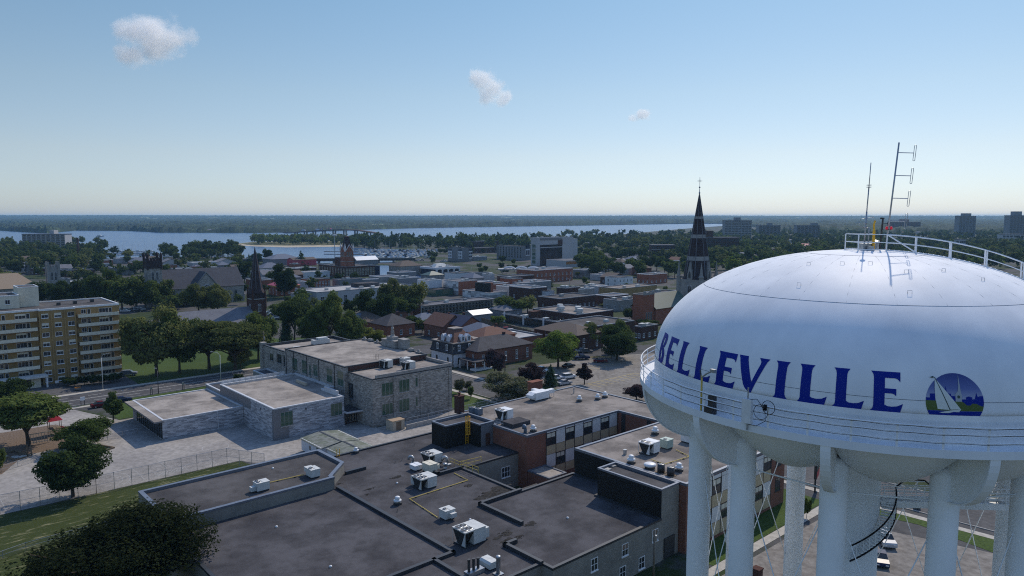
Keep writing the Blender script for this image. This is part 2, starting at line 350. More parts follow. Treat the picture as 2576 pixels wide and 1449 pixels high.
def make_crown(seed, kind, nclump, nleaf, ls):
    rng = random.Random(seed); mb = MB(); cl = []
    if kind == 'conifer':
        lay = nclump
        for i in range(lay):
            t = i/(lay-1); z = 0.08+0.9*t; R = 0.5*(1-t)**0.85+0.02
            for q in range(max(3, int(nleaf*(1-t)))):
                a = rng.random()*2*pi; rr = R*(0.25+0.75*sqrt(rng.random()))*(0.85+0.3*sin(5*a+i*2.1))
                leaf_card(mb, (rr*cos(a), rr*sin(a), z-0.10*rr+rng.gauss(0,0.012)), (cos(a)*0.5+rng.gauss(0,.3), sin(a)*0.5+rng.gauss(0,.3), 0.8), ls*(0.7+0.6*rng.random()), rng)
        return mb
    lobes = []
    for i in range(24):
        while True:
            x, y, z = rng.uniform(-1,1), rng.uniform(-1,1), rng.uniform(-1,1); d = sqrt(x*x+y*y+z*z)
            if 0.3 < d < 1: break
        k = rng.uniform(.3, .78)/d; lobes.append((x*k, y*k, z*k, rng.uniform(.22, .40)))
    for i in range(nclump):
        while True:
            lx, ly, lz, lr = rng.choice(lobes); a, b, g = rng.gauss(0,1), rng.gauss(0,1), rng.gauss(0,1); l = sqrt(a*a+b*b+g*g) or 1
            r = lr*rng.uniform(.55, 1.1); x, y, z = lx+a/l*r, ly+b/l*r, lz+g/l*r
            if x*x+y*y+z*z < 1.15: break
        if kind == 'round': q = 1.06; c = (x*0.42*q, y*0.42*q, 0.575+z*0.37*q); cr = (0.115, 0.085)
        elif kind == 'umbrella':
            c = (x*0.42, y*0.42, 0.60+z*0.31*(1-0.2*(x*x+y*y))); cr = (0.13, 0.055)
        elif kind == 'tall': q = 1.0; c = (x*0.40*q*(1.1-0.25*(z+1)*0.5*1.4), y*0.40*q*(1.1-0.25*(z+1)*0.5*1.4), 0.56+z*0.40); cr = (0.11, 0.06)
        elif kind == 'pyramid': t = (z+1)/2; c = (x*0.46*(1.05-t*0.95), y*0.46*(1.05-t*0.95), 0.2+0.75*t); cr = (0.10, 0.055)
        else: c = (x*0.4, y*0.4, 0.58+z*0.36); cr = (0.17, 0.12)
        cl.append((c, cr))
    for c, cr in cl:
        k = 0.75+0.5*rng.random()
        for j in range(nleaf):
            a, b, g = rng.gauss(0,1), rng.gauss(0,1), rng.gauss(0,1); l = sqrt(a*a+b*b+g*g) or 1
            r = k*(0.45+0.55*rng.random()**0.5)
            p = (c[0]+a/l*r*cr[0], c[1]+b/l*r*cr[0], c[2]+g/l*r*cr[1])
            leaf_card(mb, p, (a/l+rng.gauss(0,.45), b/l+rng.gauss(0,.45), g/l+0.35+rng.gauss(0,.45)), ls*(0.6+0.8*rng.random()), rng)
    return mb
def make_trunk(seed, kind, n=7):
    rng = random.Random(seed+99); mb = MB(); mb.smooth = True
    top = 0.9 if kind in ('conifer', 'pyramid') else 0.62; fork = 0.28 if kind != 'umbrella' else 0.22
    r0 = 0.028 if kind != 'conifer' else 0.02
    mb.tube([(0,0,-0.01), (0.004,0.002,fork*0.5), (0.0,0.01,fork), (0.01,0.0,top)], r0, n, r2=r0*0.35)
    if kind != 'conifer':
        for i in range(7):
            a = i*2.4+rng.random(); rr = 0.22+0.16*rng.random(); z1 = fork+0.2+0.22*rng.random(); z0 = fork*(0.85+0.5*rng.random())
            mb.tube([(0,0.005,z0), (rr*0.45*cos(a), rr*0.45*sin(a), z0+(z1-z0)*0.6), (rr*cos(a), rr*sin(a), z1)], r0*0.55, 5, r2=r0*0.12)
    return mb
SPEC = {  # kind: (shape, clumps, leaves per clump, leaf half-size)
 'maple': ('round', 190, 150, 0.018), 'locust': ('umbrella', 180, 130, 0.018), 'tall': ('tall', 150, 130, 0.018), 'giant': ('round', 380, 210, 0.0085),
 'linden': ('pyramid', 70, 70, 0.03), 'spruce': ('conifer', 34, 130, 0.045),
 'oak': ('round', 90, 60, 0.032), 'elm': ('tall', 80, 55, 0.032), 'ash': ('umbrella', 80, 55, 0.034), 'fir': ('conifer', 18, 46, 0.07),
 'far_oak': ('round', 34, 18, 0.06), 'far_elm': ('blob', 26, 20, 0.065), 'far_fir': ('conifer', 10, 18, 0.12)}
PROTO = {}
def proto(kind, leaf):
    if (kind, leaf) not in PROTO:
        base = next((p for (k, l), p in PROTO.items() if k == kind), None)
        if base is None:
            sh, nc, nl, ls = SPEC[kind]; seed = sum(map(ord, kind))
            cm = make_crown(seed, sh, nc, nl, ls)
            if kind.startswith('far'):
                n = len(cm.f); t = make_trunk(seed, sh, 4); cm.k = 1; cm.smooth = False; cm.add(t.v, t.f)
                crown = cm.mesh('crown', [LEAF[leaf], M['bark']]); trunk = None
            else:
                crown = cm.mesh('crown', LEAF[leaf]); trunk = make_trunk(seed, sh).mesh('trunk', M['bark'])
        else:
            crown = base[0].copy(); crown.materials[0] = LEAF[leaf]; trunk = base[1]
        PROTO[(kind, leaf)] = (crown, trunk)
    return PROTO[(kind, leaf)]
TREES = []
def tree_at(x, y, h, wd, kind, leaf, label, name='tree', group=None, cat='tree'):
    c, t = proto(kind, leaf); rz = random.random()*6.28
    TREES.append((x, y, wd))
    if t is None:
        o = link(name, c, None, (x,y,0), rz, (wd,wd,h)); return tag(o, label, cat, group)
    o = thing(name, label, cat, (x,y,0), rz, group); o.scale = (wd,wd,h)
    link('trunk', t, o); link('crown', c, o); return o
def tree(pt, top, wpx, kind, leaf, label, name='tree', group=None, kh=None):
    """tree whose trunk meets the ground at pixel pt, whose top is at row top and whose crown is wpx wide"""
    x, y, _ = P(*pt); h = hgt(pt[0], pt[1], top)
    return tree_at(x, y, h*(kh or (1.0 if kind in ('spruce','fir') else 1.09)), wpx*proj(x, y, h*0.6)[2]/F_*1.1, kind, leaf, label, name, group)
# ------------------------------------------------------------------ the setting: ground, water, hills, roads
def sheet(name, pts, z, mat, kind='structure'):
    mb = MB(); n = len(pts); mb.add([(x,y,z) for x,y in pts], [tuple(range(n))])
    me = mb.mesh(name, mat); b = bmesh.new(); b.from_mesh(me)
    bmesh.ops.triangulate(b, faces=b.faces); bmesh.ops.recalc_face_normals(b, faces=b.faces)
    if b.faces and sum(f.normal.z for f in b.faces) < 0: bmesh.ops.reverse_faces(b, faces=b.faces)
    b.to_mesh(me); b.free(); o = link(name, me); o['kind'] = kind; return o
def px(pts): return [P(u, v)[:2] for u, v in pts]
def gr(pts): return [W(a, b)[:2] for a, b in pts]
def townmat():
    k = N('town_ground'); v = k.coord('Object')
    f = k.noise(v, 0.022, 6, 0.65); g = k.noise(v, 0.6, 6, 0.7)
    a = k.ramp(g, [(0.3, (0.018,0.03,0.010)), (0.7, (0.04,0.058,0.02))]); c = k.ramp(g, [(0.3, (0.05,0.05,0.053)), (0.7, (0.10,0.098,0.097))])
    return k.done(k.mix(k.ramp(f, [(0.47, (0,0,0)), (0.52, (1,1,1))]), a, c), 0.95)
sheet('ground', [(-16000,-800), (16000,-800), (16000,16000), (-16000,16000)], 0.0, townmat())
def watermat():
    k = N('bay_water'); v = k.coord('Object'); mp = k.n('Mapping'); mp.inputs['Scale'].default_value = (0.25,0.5,1); k.l(v, mp.inputs[0])
    f = k.noise(mp.outputs[0], 0.6, 6, 0.6); g = k.noise(mp.outputs[0], 0.012, 5, 0.6)
    c = k.ramp(g, [(0.35, (0.035,0.075,0.17)), (0.65, (0.05,0.10,0.20))])
    k.done(c, 0.26, spec=.38, bump=f, bstr=0.6, bdist=0.8); k.b.inputs['IOR'].default_value = 1.33; return k.m
M['water'] = watermat()
far_l, far_r = P(-1800, 551.5)[:2], P(2500, 551.5)[:2]
sheet('bay_water', px([(-1800,616), (120,616), (225,628), (250,650), (330,652), (420,646), (600,646), (650,656), (790,663), (985,660), (1010,650), (1100,641), (1080,631), (890,623), (865,618), (880,607), (950,602), (1340,607), (1450,599), (1600,586), (1750,573), (1850,566), (2100,560)])+[far_r, far_l], 0.06, M['water'])
sheet('river_water', px([(935,668), (1050,668), (1075,690), (1060,700), (940,690)]), 0.06, M['water'])
M['sand'] = noisy('beach_sand', (0.34,0.29,0.21), (0.46,0.40,0.30), 0.2)
M['scrub'] = noisy('island_scrub', (0.06,0.075,0.025), (0.16,0.145,0.07), 0.15)
sheet('island_beach', px([(585,614), (640,608), (875,605), (874,620.5), (720,622.5), (640,620), (600,617)]), 0.10, M['sand'])
sheet('island_scrub', px([(600,613), (640,608.5), (872,605.5), (868,616), (720,618), (640,617)]), 0.16, M['scrub'])
# far shore: a smooth rise of fields and a canopy that stands on it
SHORE = [(-1800,590), (0,580), (60,584), (120,587), (190,580), (330,581), (400,585), (644,586), (760,584), (940,577), (1045,574), (1145,572), (1340,569), (1480,567), (1740,562.5), (1830,563), (1900,572), (2000,584), (2200,588), (3200,588)]
def shore_v(u):
    for (u0, v0), (u1, v1) in zip(SHORE, SHORE[1:]):
        if u0 <= u <= u1: return v0+(v1-v0)*(u-u0)/(u1-u0)
    return SHORE[-1][1]
from mathutils import noise as MN, Vector
def hill_z(x, y, d):
    t = max(0.0, min(1.0, (d-1900)/8500)); t2 = max(0.0, min(1.0, (d-6500)/3500))
    s = t*t*(3-2*t)
    n = MN.fractal(Vector((x/2600+3, y/2600, 0.3)), 0.8, 2.0, 4)
    return 3+20*s+20*t2*t2*(3-2*t2)+n*7*s+max(0, -x/9000)*9*t2
def farland(name, canopy, mat, kind, du, nr):
    mb = MB(); us = []; u = -520
    while u <= 3100: us.append(u); u += du
    for u in us:
        r = ray(u, 600); hx, hy = r[0]/r[1], 1.0
        d0 = CAM_H/((shore_v(u)-544.0)/F_)/1.0; d1 = 13500.0
        for j in range(nr):
            d = d0*(d1/d0)**(j/(nr-1)); x, y = hx*d, d
            if canopy:
                x += du*0.35*d/F_*MN.noise(Vector((x*.7, y*.7, 5)))
                z = hill_z(x, y, d); fld = MN.fractal(Vector((x/420, y/700, 7.7)), 1, 2, 3)
                cell = MN.cell(Vector((x/15.0, y/22.0, 1.1)))*0.5+0.5; big = MN.noise(Vector((x/60, y/90, 2)))
                c = 4.0+10.0*cell+6*big
                if fld > 0.24 and d > d0*1.05: c = -6
                if j == 0: c = -4
                z += c
            else:
                z = hill_z(x, y, d) if j else -1.0
            mb.v.append((x, y, z))
    n = nr
    for i in range(len(us)-1):
        for j in range(n-1): mb.face(i*n+j, (i+1)*n+j, (i+1)*n+j+1, i*n+j+1)
    return struct(name, mb, mat, kind=kind)
M['field'] = noisy('far_fields', (0.10,0.125,0.045), (0.19,0.19,0.09), 0.006, 0.95)
k = N('far_woods_leaves'); v = k.coord('Object'); f = k.noise(v, 0.03, 8, .75); g = k.noise(v, 0.004, 4, .6)
M['woods'] = k.done(k.mix(k.ramp(g, [(.4,(0,0,0)),(.6,(1,1,1))]), k.ramp(f, [(.35,(0.005,0.012,0.006)),(.5,(0.02,0.038,0.015)),(.66,(0.075,0.105,0.04))]), k.ramp(f, [(.35,(0.006,0.012,0.007)),(.5,(0.015,0.027,0.013)),(.7,(0.045,0.06,0.028))])), .95)
farland('hills', False, M['field'], 'structure', 20, 44)
farland('far_woods', True, M['woods'], 'stuff', 3.4, 120)
# streets, yards and lawns round the schools (thin sheets, each a few millimetres above the last)
sheet('playground_asphalt', gr([(-80,64.7), (-14,64.7), (-9,54), (-4,38.6), (52,38.6), (52,63), (44,66), (18,66), (18,112), (-24,112), (-30,130), (-80,131)]), 0.02, M['yard'])
sheet('school_field_grass', gr([(-150,-60), (-39,-60), (-39,38.6), (-9,38.6), (-14,64.4), (-150,64.4)]), 0.03, M['grass_dry'])
sheet('playground_mulch', gr([(-80,88), (-50,87), (-45,97), (-37,97), (-33,106), (-36,118), (-80,120)]), 0.028, M['mulch'])
sheet('road', gr([(-260,134.2), (58,134.2), (70,131), (400,128), (400,141), (70,146.8), (-260,146.8)]), 0.024, M['asphalt_d'])
sheet('road_verge_grass', gr([(-80,131), (-24,131), (-24,113), (14,113), (14,127), (52,127), (52,133), (-80,133)]), 0.022, M['grass'])
sheet('far_lawn', gr([(-10,149.4), (62,149.4), (62,190), (30,215), (-10,200)]), 0.02, M['grass'])
sheet('apartment_forecourt', gr([(-90,149.4), (-10,149.4), (-10,172), (-90,172)]), 0.018, M['asphalt'])
sheet('church_lawn', gr([(-8,200), (30,215), (18,255), (-8,250)]), 0.022, M['grass'])
def kerb(name, pts, wd=0.18, h=0.13, mat=None, z=0.0):
    mb = MB()
    for (a0,b0), (a1,b1) in zip(pts, pts[1:]):
        x0, y0, _ = W(a0, b0); x1, y1, _ = W(a1, b1); l = hypot(x1-x0, y1-y0); nx, ny = -(y1-y0)/l*wd/2, (x1-x0)/l*wd/2
        mb.prism([(x0-nx,y0-ny), (x1-nx,y1-ny), (x1+nx,y1+ny), (x0+nx,y0+ny)], z, z+h)
    return struct(name, mb, mat or M['concrete'])
def strip(name, a0, b0, a1, b1, wd, z, mat):
    l = hypot(a1-a0, b1-b0); na, nb = -(b1-b0)/l*wd/2, (a1-a0)/l*wd/2
    return sheet(name, gr([(a0-na,b0-nb), (a1-na,b1-nb), (a1+na,b1+nb), (a0+na,b0+nb)]), z, mat)
strip('far_pavement', -260, 148.2, 62, 148.2, 1.9, 0.05, M['walk'])
strip('near_pavement', -80, 131.6, -22, 131.6, 1.6, 0.045, M['walk'])
kerb('far_kerb', [(-260,146.9), (62,146.9)]); kerb('near_kerb', [(-260,134.0), (52,134.0)])
mb = MB()
def dash(mb, a0, b0, a1, b1, wd, z):
    l = hypot(a1-a0, b1-b0); na, nb = -(b1-b0)/l*wd/2, (a1-a0)/l*wd/2
    mb.quad(*[W(a, b, z) for a, b in ((a0-na,b0-nb), (a1-na,b1-nb), (a1+na,b1+nb), (a0+na,b0+nb))])
for b in (137.3, 143.7):
    for i in range(-26, 8): dash(mb, i*8.0, b, i*8.0+3.2, b, 0.14, 0.03)
dash(mb, -180, 140.35, 50, 140.35, 0.11, 0.03); dash(mb, -180, 140.65, 50, 140.65, 0.11, 0.03)
struct('lane_markings', mb, M['line'])
# side street right of the stone school, with pavements, lawns and the car park beyond it
sheet('side_street', gr([(54.6,134), (54.6,40), (60,-60), (70,-60), (65,40), (65,134)]), 0.026, M['asphalt'])
strip('street_pavement', 52.6, 126, 52.6, 40, 1.5, 0.05, M['walk']); strip('street_pavement_near', 52.6, 39.9, 57.2, -60, 1.4, 0.052, M['walk'])
strip('street_pavement_far', 67.4, 126, 67.4, 40, 1.8, 0.05, M['walk'])
kerb('street_kerb', [(54.5,126), (54.5,40), (59.9,-60)]); kerb('street_kerb_far', [(65.1,126), (65.1,40), (70.1,-60)])
sheet('school_lawn', gr([(41,64), (51.7,64), (51.7,100), (41,100)]), 0.03, M['grass'])
sheet('street_verge', gr([(68.4,40), (75,40), (75,78), (68.4,84)]), 0.03, M['grass'])
sheet('parking_lot', gr([(75,25), (150,25), (150,72), (125,86), (110,89), (92,92), (75,80)]), 0.03, M['lot'])
mb = MB()
for i in range(9):
    for bb in (44, 58): dash(mb, 86+i*2.7, bb, 86+i*2.7, bb+5.0, 0.2, 0.036)
dash(mb, 86, 49, 108, 49, 0.2, 0.036); dash(mb, 86, 63, 108, 63, 0.2, 0.036)
for i in range(7): dash(mb, 96+i*2.7, 74, 96+i*2.7, 79, 0.2, 0.036)
struct('parking_bay_lines', mb, M['line_y'])
sheet('tower_lot', gr([(14,-120), (59,-75), (50.5,-46), (45,-24.6), (14,-24.2)]), 0.03, M['lot'])
strip('front_pavement', 12, -22.7, 52, -22.9, 1.5, 0.045, M['walk'])
sheet('front_lawn', gr([(17.6,-21.9), (51.5,-21.9), (52.5,4), (46,4), (46,-17.2), (17.6,-17.2)]), 0.026, M['grass'])
sheet('corner_lawn', gr([(50.8,-47), (53.2,-36), (51.2,-24), (55.6,-24), (58.4,-62), (52,-75)]), 0.034, M['grass'])
# playground paint: court circles, key lines and hopscotch boxes
mb = MB()
def arc(mb, a, b, r, t0, t1, wd, z, n=28, e=1.0):
    for i in range(n):
        p0 = t0+(t1-t0)*i/n; p1 = t0+(t1-t0)*(i+1)/n
        mb.quad(*[W(a+q*cos(p)*e, b+q*sin(p), z) for q, p in ((r-wd/2,p0), (r+wd/2,p0), (r+wd/2,p1), (r-wd/2,p1))])
PZ = 0.026
for a, b, r in ((-14.5,76.5,2.6), (-21,67.5,2.4), (-38,70,4.2), (-38,70,5.4), (-60,72,4.5), (-60,72,1.8)): arc(mb, a, b, r, 0, 2*pi, 0.08, PZ)
for a0, b0, a1, b1 in ((-44,66.4,-20,66.4), (-31,66.4,-31,74), (-26,70,-26,76), (-66,66,-66,80), (-52,66,-52,80), (-66,80,-52,80), (-18,66,-18,72)): dash(mb, a0, b0, a1, b1, 0.07, PZ)
for i in range(6):
    for j in range(2): arc(mb, -28.5+i*0.9, 67+j*0.9, 0.38, 0, 2*pi, 0.12, PZ, 4)
struct('playground_lines', mb, M['line_f'])
# ------------------------------------------------------------------ the water tower
TC = (24.9, 51.0); T_R, T_EQ, T_H, T_N = 14.4, 37.6, 8.05, 2.08
def tank_r(z):
    s = max(0.0, min(1.0, (z-T_EQ)/T_H)); return T_R*(1-s**T_N)**(1/T_N)
def tank_z(r): return T_EQ+T_H*(1-(min(r, T_R)/T_R)**T_N)**(1/T_N)
def tk(az, z, off=0.0):                     # point on the shell, relative to the tower's base
    a = radians(az); r = tank_r(z)+off; return (r*cos(a), r*sin(a), z)
def tankmat():
    k = N('tank_white_paint'); v = k.coord('Object'); mp = k.n('Mapping'); mp.inputs['Scale'].default_value = (0.5,0.5,0.06); k.l(v, mp.inputs[0])
    f = k.noise(mp.outputs[0], 1.0, 5, 0.6); g = k.noise(v, 0.25, 4)
    c = k.ramp(f, [(0.3, (0.76,0.78,0.80)), (0.7, (0.87,0.885,0.90))]); gm = k.ramp(g, [(0.35, (0.90,0.91,0.93)), (0.65, (1,1,1))])
    return k.done(k.mix(1.0, c, gm, 'MULTIPLY'), 0.5, 0, 0.04)
M['tank'] = tankmat()
M['tank_under'] = noisy('tank_cream_paint', (0.78,0.81,0.83), (0.87,0.89,0.91), 0.4, 0.5, bump=0, spec=.2)
M['letter'] = plain('letter_blue', (0.006,0.022,0.25), 0.5, 0, .1, dirt=False)
M['seam'] = plain('seam_line', (0.12,0.14,0.17), 0.6, dirt=False)
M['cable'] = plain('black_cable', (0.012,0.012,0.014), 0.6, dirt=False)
TOWER = thing('water_tower', 'huge white water tower on twelve columns with blue lettering round its tank', 'water tower', (TC[0], TC[1], 0))
mb = MB(); mb.smooth = True; NA = 240
prof = [(T_R*cos(t)**(2/T_N), T_EQ+T_H*sin(t)**(2/T_N)) for t in [pi/2*i/40 for i in range(40)]]+[(0.0, T_EQ+T_H)]
mb.lathe(prof[:-1]+[(0.02, T_EQ+T_H)], NA, cap=True)
obj('tank_shell', mb, M['tank'], TOWER)
mb = MB(); mb.smooth = True; OFF = 208.5; nt_ = 26
for i in range(360):
    az = i; m = abs(sin(radians(6*(az-OFF))))**0.55; a = radians(az)
    for j in range(nt_):
        t = pi/2*j/(nt_-1); q = sin(t); r = 9.0+(T_R-9.0)*cos(t)-0.5*(1-m)*q; z = T_EQ-(3.7+1.6*m)*q**1.1
        mb.v.append((r*cos(a), r*sin(a), z))
    mb.v.append((1.7*cos(a), 1.7*sin(a), T_EQ-4.6))
for i in range(360):
    for j in range(nt_):
        k = (i+1)%360; n = nt_+1; mb.face(i*n+j, k*n+j, k*n+j+1, i*n+j+1)
obj('fluted_bottom', mb, M['tank_under'], TOWER)
mb = MB(); mb.smooth = True; mb.lathe([(1.75,0),(1.75,33.6)], 48); riser = obj('riser_pipe', mb, M['tank_under'], TOWER)
mb = MB(); mb.smooth = True; mb.lathe([(0.775,0),(0.775,33.4),(0.5,33.9)], 32)
cmesh = None; RC = 11.2
fin = MB(); fo = [(11.55+3.85*cos(t), 35.85-3.75*sin(t)) for t in [pi/2*i/14 for i in range(15)]]+[(11.0,32.1), (11.0,35.85)]
fin.yprism(fo, -0.13, 0.13)
ol = [(11.55+3.85*cos(t), 35.85-3.75*sin(t)) for t in [pi/2*i/14 for i in range(15)]]
for (x0,z0),(x1,z1) in zip(ol, ol[1:]):
    fin.add([(x0+.03,-0.26,z0-.02),(x0+.03,0.26,z0-.02),(x1+.03,0.26,z1-.03),(x1+.03,-0.26,z1-.03),(x0-.05,-0.26,z0+.02),(x0-.05,0.26,z0+.02),(x1-.05,0.26,z1+.02),(x1-.05,-0.26,z1+.02)], [(0,1,2,3),(7,6,5,4),(0,3,7,4),(1,5,6,2)])
col0 = fin0 = None
for i in range(12):
    a = radians(OFF+30*i); lx, ly = RC*cos(a), RC*sin(a)
    if col0 is None:
        col0 = obj('column', mb, M['tank_under'], TOWER, (lx,ly,0)); fin0 = obj('support_fin', fin, M['tank_under'], TOWER, (0,0,0), a)
        fb = MB(); fb.lathe([(1.3,0),(1.3,0.25),(0.95,0.3),(0.95,0.6)], 20); foot0 = obj('column_base', fb, M['concrete'], col0)
    else:
        c = link('column', col0.data, TOWER, (lx,ly,0)); link('support_fin', fin0.data, TOWER, (0,0,0), a); link('column_base', foot0.data, c)
M['rail'] = M['tank']
# walkway, skirt and the three-bar guard rail with its posts
mb = MB(); mb.lathe([(14.2,35.98),(15.4,35.98),(15.4,35.72),(15.46,35.72),(15.46,36.16),(15.4,36.16),(15.4,36.08),(14.2,36.08)], 240, cap=False)
mb.lathe([(14.42,36.08),(14.42,37.7)], 240, cap=False)
obj('walkway', mb, M['tank'], TOWER)
mb = MB(); mb.smooth = True
for z, r in ((37.35,0.04),(36.98,0.03),(36.55,0.03)):
    mb.tube([(15.42*cos(radians(i*3)), 15.42*sin(radians(i*3)), z) for i in range(120)], r, 6, closed=True)
gr_ = obj('guard_rail', mb, M['rail'], TOWER)
mb = MB(); mb.box(-0.012,-0.055,36.1,0.03,0.055,37.36); post0 = None
for i in range(45):
    a = radians(i*8+3); p = (15.4*cos(a), 15.4*sin(a), 0)
    if post0 is None: post0 = obj('rail_post', mb, M['tank'], gr_, p, a)
    else: link('rail_post', post0.data, gr_, p, a)
# weld seams: two rings and the radial joints of the roof plates
mb = MB()
for z in (38.4, 43.0, 45.40): mb.tube([tk(i*2, z, 0.0) for i in range(180)], 0.013, 4, closed=True)
for i in range(26):
    az = i*360/26+4; mb.tube([tk(az, z, 0.0) for z in [43.0+(45.40-43.0)*sin(pi/2*q/8) for q in range(9)]], 0.007, 4)
obj('weld_seam', mb, M['seam'], TOWER)
mb = MB()
for az, r in ((232,6.2),(247,6.0),(214,6.6),(262,7.4),(281,7.2),(222,9.6),(258,9.9),(292,8.6)):
    a = radians(az); z = tank_z(r); t = (-sin(a), cos(a))
    c = (r*cos(a), r*sin(a)); mb.tube([(c[0]-t[0]*.12, c[1]-t[1]*.12, z-.02), (c[0]-t[0]*.12, c[1]-t[1]*.12, z+.16), (c[0]+t[0]*.12, c[1]+t[1]*.12, z+.16), (c[0]+t[0]*.12, c[1]+t[1]*.12, z-.02)], 0.014, 4)
obj('lifting_lug', mb, M['gmetal'], TOWER)
# lettering mapped on to the shell
from mathutils.geometry import tessellate_polygon
GL = {
 'I': ([(0,1),(.37,1),(.322,.93),(.305,.85),(.305,.15),(.325,.07),(.385,0),(-.01,0),(.05,.07),(.065,.15),(.065,.85),(.048,.93)], []),
 'L': ([(0,1),(.37,1),(.322,.93),(.305,.85),(.305,.19),(.36,.155),(.46,.145),(.58,.165),(.70,.235),(.645,0),(-.01,0),(.05,.07),(.065,.15),(.065,.85),(.048,.93)], []),
 'E': ([(0,1),(.645,1),(.64,.765),(.59,.825),(.53,.85),(.305,.85),(.305,.595),(.555,.595),(.55,.415),(.505,.46),(.45,.475),(.305,.475),(.305,.19),(.36,.155),(.46,.145),(.58,.165),(.70,.235),(.645,0),(-.01,0),(.05,.07),(.065,.15),(.065,.85),(.048,.93)], []),
 'V': ([(0,1),(.29,1),(.31,.9),(.50,.32),(.69,.84),(.69,.91),(.63,1),(.93,1),(.87,.92),(.835,.84),(.50,0),(.40,.05),(.31,.13),(.26,.22),(.045,.92)], []),
 'B': ([(0,1),(.38,1),(.50,.97),(.575,.90),(.60,.80),(.585,.68),(.52,.585),(.45,.545),(.55,.50),(.625,.41),(.64,.28),(.605,.13),(.52,.04),(.38,0),(-.01,0),(.05,.07),(.065,.15),(.065,.85),(.048,.93)],
       [[(.285,.87),(.34,.865),(.375,.81),(.385,.73),(.365,.65),(.32,.605),(.285,.6)], [(.285,.465),(.34,.455),(.39,.39),(.405,.29),(.385,.19),(.34,.145),(.285,.14)]]),
}
def shell_patch(name, rings, mat, parent, conv, off, cuts=2):
    rings = [[Vector((x, y, 0)) for x, y in r] for r in rings]
    flat = [p for r in rings for p in r]; tris = tessellate_polygon(rings)
    me = bpy.data.meshes.new(name); me.from_pydata([tuple(p) for p in flat], [], [tuple(t) for t in tris])
    b = bmesh.new(); b.from_mesh(me)
    for _ in range(cuts):
        es = [e for e in b.edges if e.calc_length() > 0.12]
        if es: bmesh.ops.subdivide_edges(b, edges=es, cuts=1)
    bmesh.ops.triangulate(b, faces=b.faces)
    for v in b.verts: v.co = conv(v.co.x, v.co.y, off)
    bmesh.ops.recalc_face_normals(b, faces=b.faces)
    for f in b.faces:
        c = f.calc_center_median()
        if f.normal.x*c.x+f.normal.y*c.y < 0: f.normal_flip()
    b.to_mesh(me); b.free(); me.materials.append(mat); return link(name, me, parent)
LH, LZ = 2.08, 37.68
WORD = [('B',179.4),('E',186.6),('L',194.6),('L',202.5),('E',210.1),('V',216.3),('I',226.1),('L',231.6),('L',238.9),('E',246.3)]
for ch, az0 in WORD:
    conv = lambda x, y, off, az0=az0: tk(az0+x*LH/T_R*57.2958*(1.07), LZ+y*LH, off)
    o, h = GL[ch]; shell_patch('letter', [o]+h, M['letter'], TOWER, conv, 0.018, 3)
# the round town emblem: sky, skyline, lawn, water, clock tower and sailing boat
def emb(x, y, off): return tk(262.4+(x-1597)/241/T_R*57.2958, 38.42-(y-1120)/241, off)
k = N('emblem_sky_print'); sx = k.n('SeparateXYZ'); k.l(k.coord('Object'), sx.inputs[0]); mr = k.n('MapRange'); k.l(sx.outputs[2], mr.inputs[0]); mr.inputs[1].default_value = 38.45; mr.inputs[2].default_value = 39.7
M['em_sky'] = k.done(k.ramp(mr.outputs[0], [(0.0, (0.36,0.40,0.56)), (0.5, (0.09,0.13,0.36)), (1.0, (0.03,0.05,0.22))]), 0.4)
M['em_green'] = plain('emblem_green', (0.05,0.10,0.015), 0.4, dirt=False); M['em_white'] = plain('emblem_white', (0.62,0.66,0.64), 0.4, dirt=False)
M['em_dark'] = plain('emblem_outline', (0.01,0.05,0.05), 0.4, dirt=False); M['em_grey'] = plain('emblem_tower_grey', (0.33,0.37,0.42), 0.4, dirt=False)
def em_circ(r, ymax): return [(1597+r*cos(t), 1120-r*sin(t)) for t in [2*pi*i/64 for i in range(64)] if 1120-r*sin(t) <= ymax]
def em_band(y0, y1, r=342):
    f = lambda y: sqrt(max(1.0, r*r-(y-1120)**2)); ys = [y0+(y1-y0)*i/4 for i in range(5)]
    return [(1597-f(y), y) for y in ys]+[(1597+f(y), y) for y in reversed(ys)]
def em_sort(r, ymax):
    t0 = math.asin(-(ymax-1120)/r); n = 60
    return [(1597+r*cos(t), 1120-r*sin(t)) for t in [t0+(pi-2*t0)*i/n for i in range(n+1)]]
EM = shell_patch('emblem', [em_sort(342, 1292)], M['em_sky'], TOWER, emb, 0.012, 3)
shell_patch('emblem_water', [em_band(1236, 1290)], M['letter'], EM, emb, 0.02)
shell_patch('emblem_lawn', [em_band(1112, 1234)], M['em_green'], EM, emb, 0.02)
shell_patch('emblem_river', [[(1678,1116),(1700,1130),(1735,1160),(1775,1160),(1800,1135),(1850,1140),(1900,1165),(1930,1172),(1937,1112),(1678,1112)]], M['letter'], EM, emb, 0.026)
for q in ([(1258,1112),(1258,1078),(1303,1078),(1303,1028),(1362,1028),(1362,1112)], [(1474,1112),(1478,1010),(1488,930),(1502,1020),(1545,1022),(1552,1050),(1600,1052),(1600,1112)], [(1672,1112),(1672,1088),(1725,1088),(1722,1062),(1760,1050),(1800,1062),(1798,1088),(1828,1080),(1850,1008),(1866,1060),(1885,1045),(1930,1045),(1936,1112)]):
    shell_patch('emblem_skyline', [q], M['letter'], EM, emb, 0.026)
shell_patch('emblem_clock_tower', [[(1600,1116),(1598,1025),(1612,1005),(1624,1000),(1636,950),(1648,790),(1660,950),(1666,1005),(1674,1040),(1674,1116)]], M['em_grey'], EM, emb, 0.032)
shell_patch('emblem_clock', [[(1636+17*cos(2*pi*i/20), 1058+19*sin(2*pi*i/20)) for i in range(20)]], M['em_dark'], EM, emb, 0.038)
shell_patch('emblem_sail', [[(1366,840),(1360,960),(1364,1080),(1392,1216),(1534,1222)]], M['em_white'], EM, emb, 0.036)
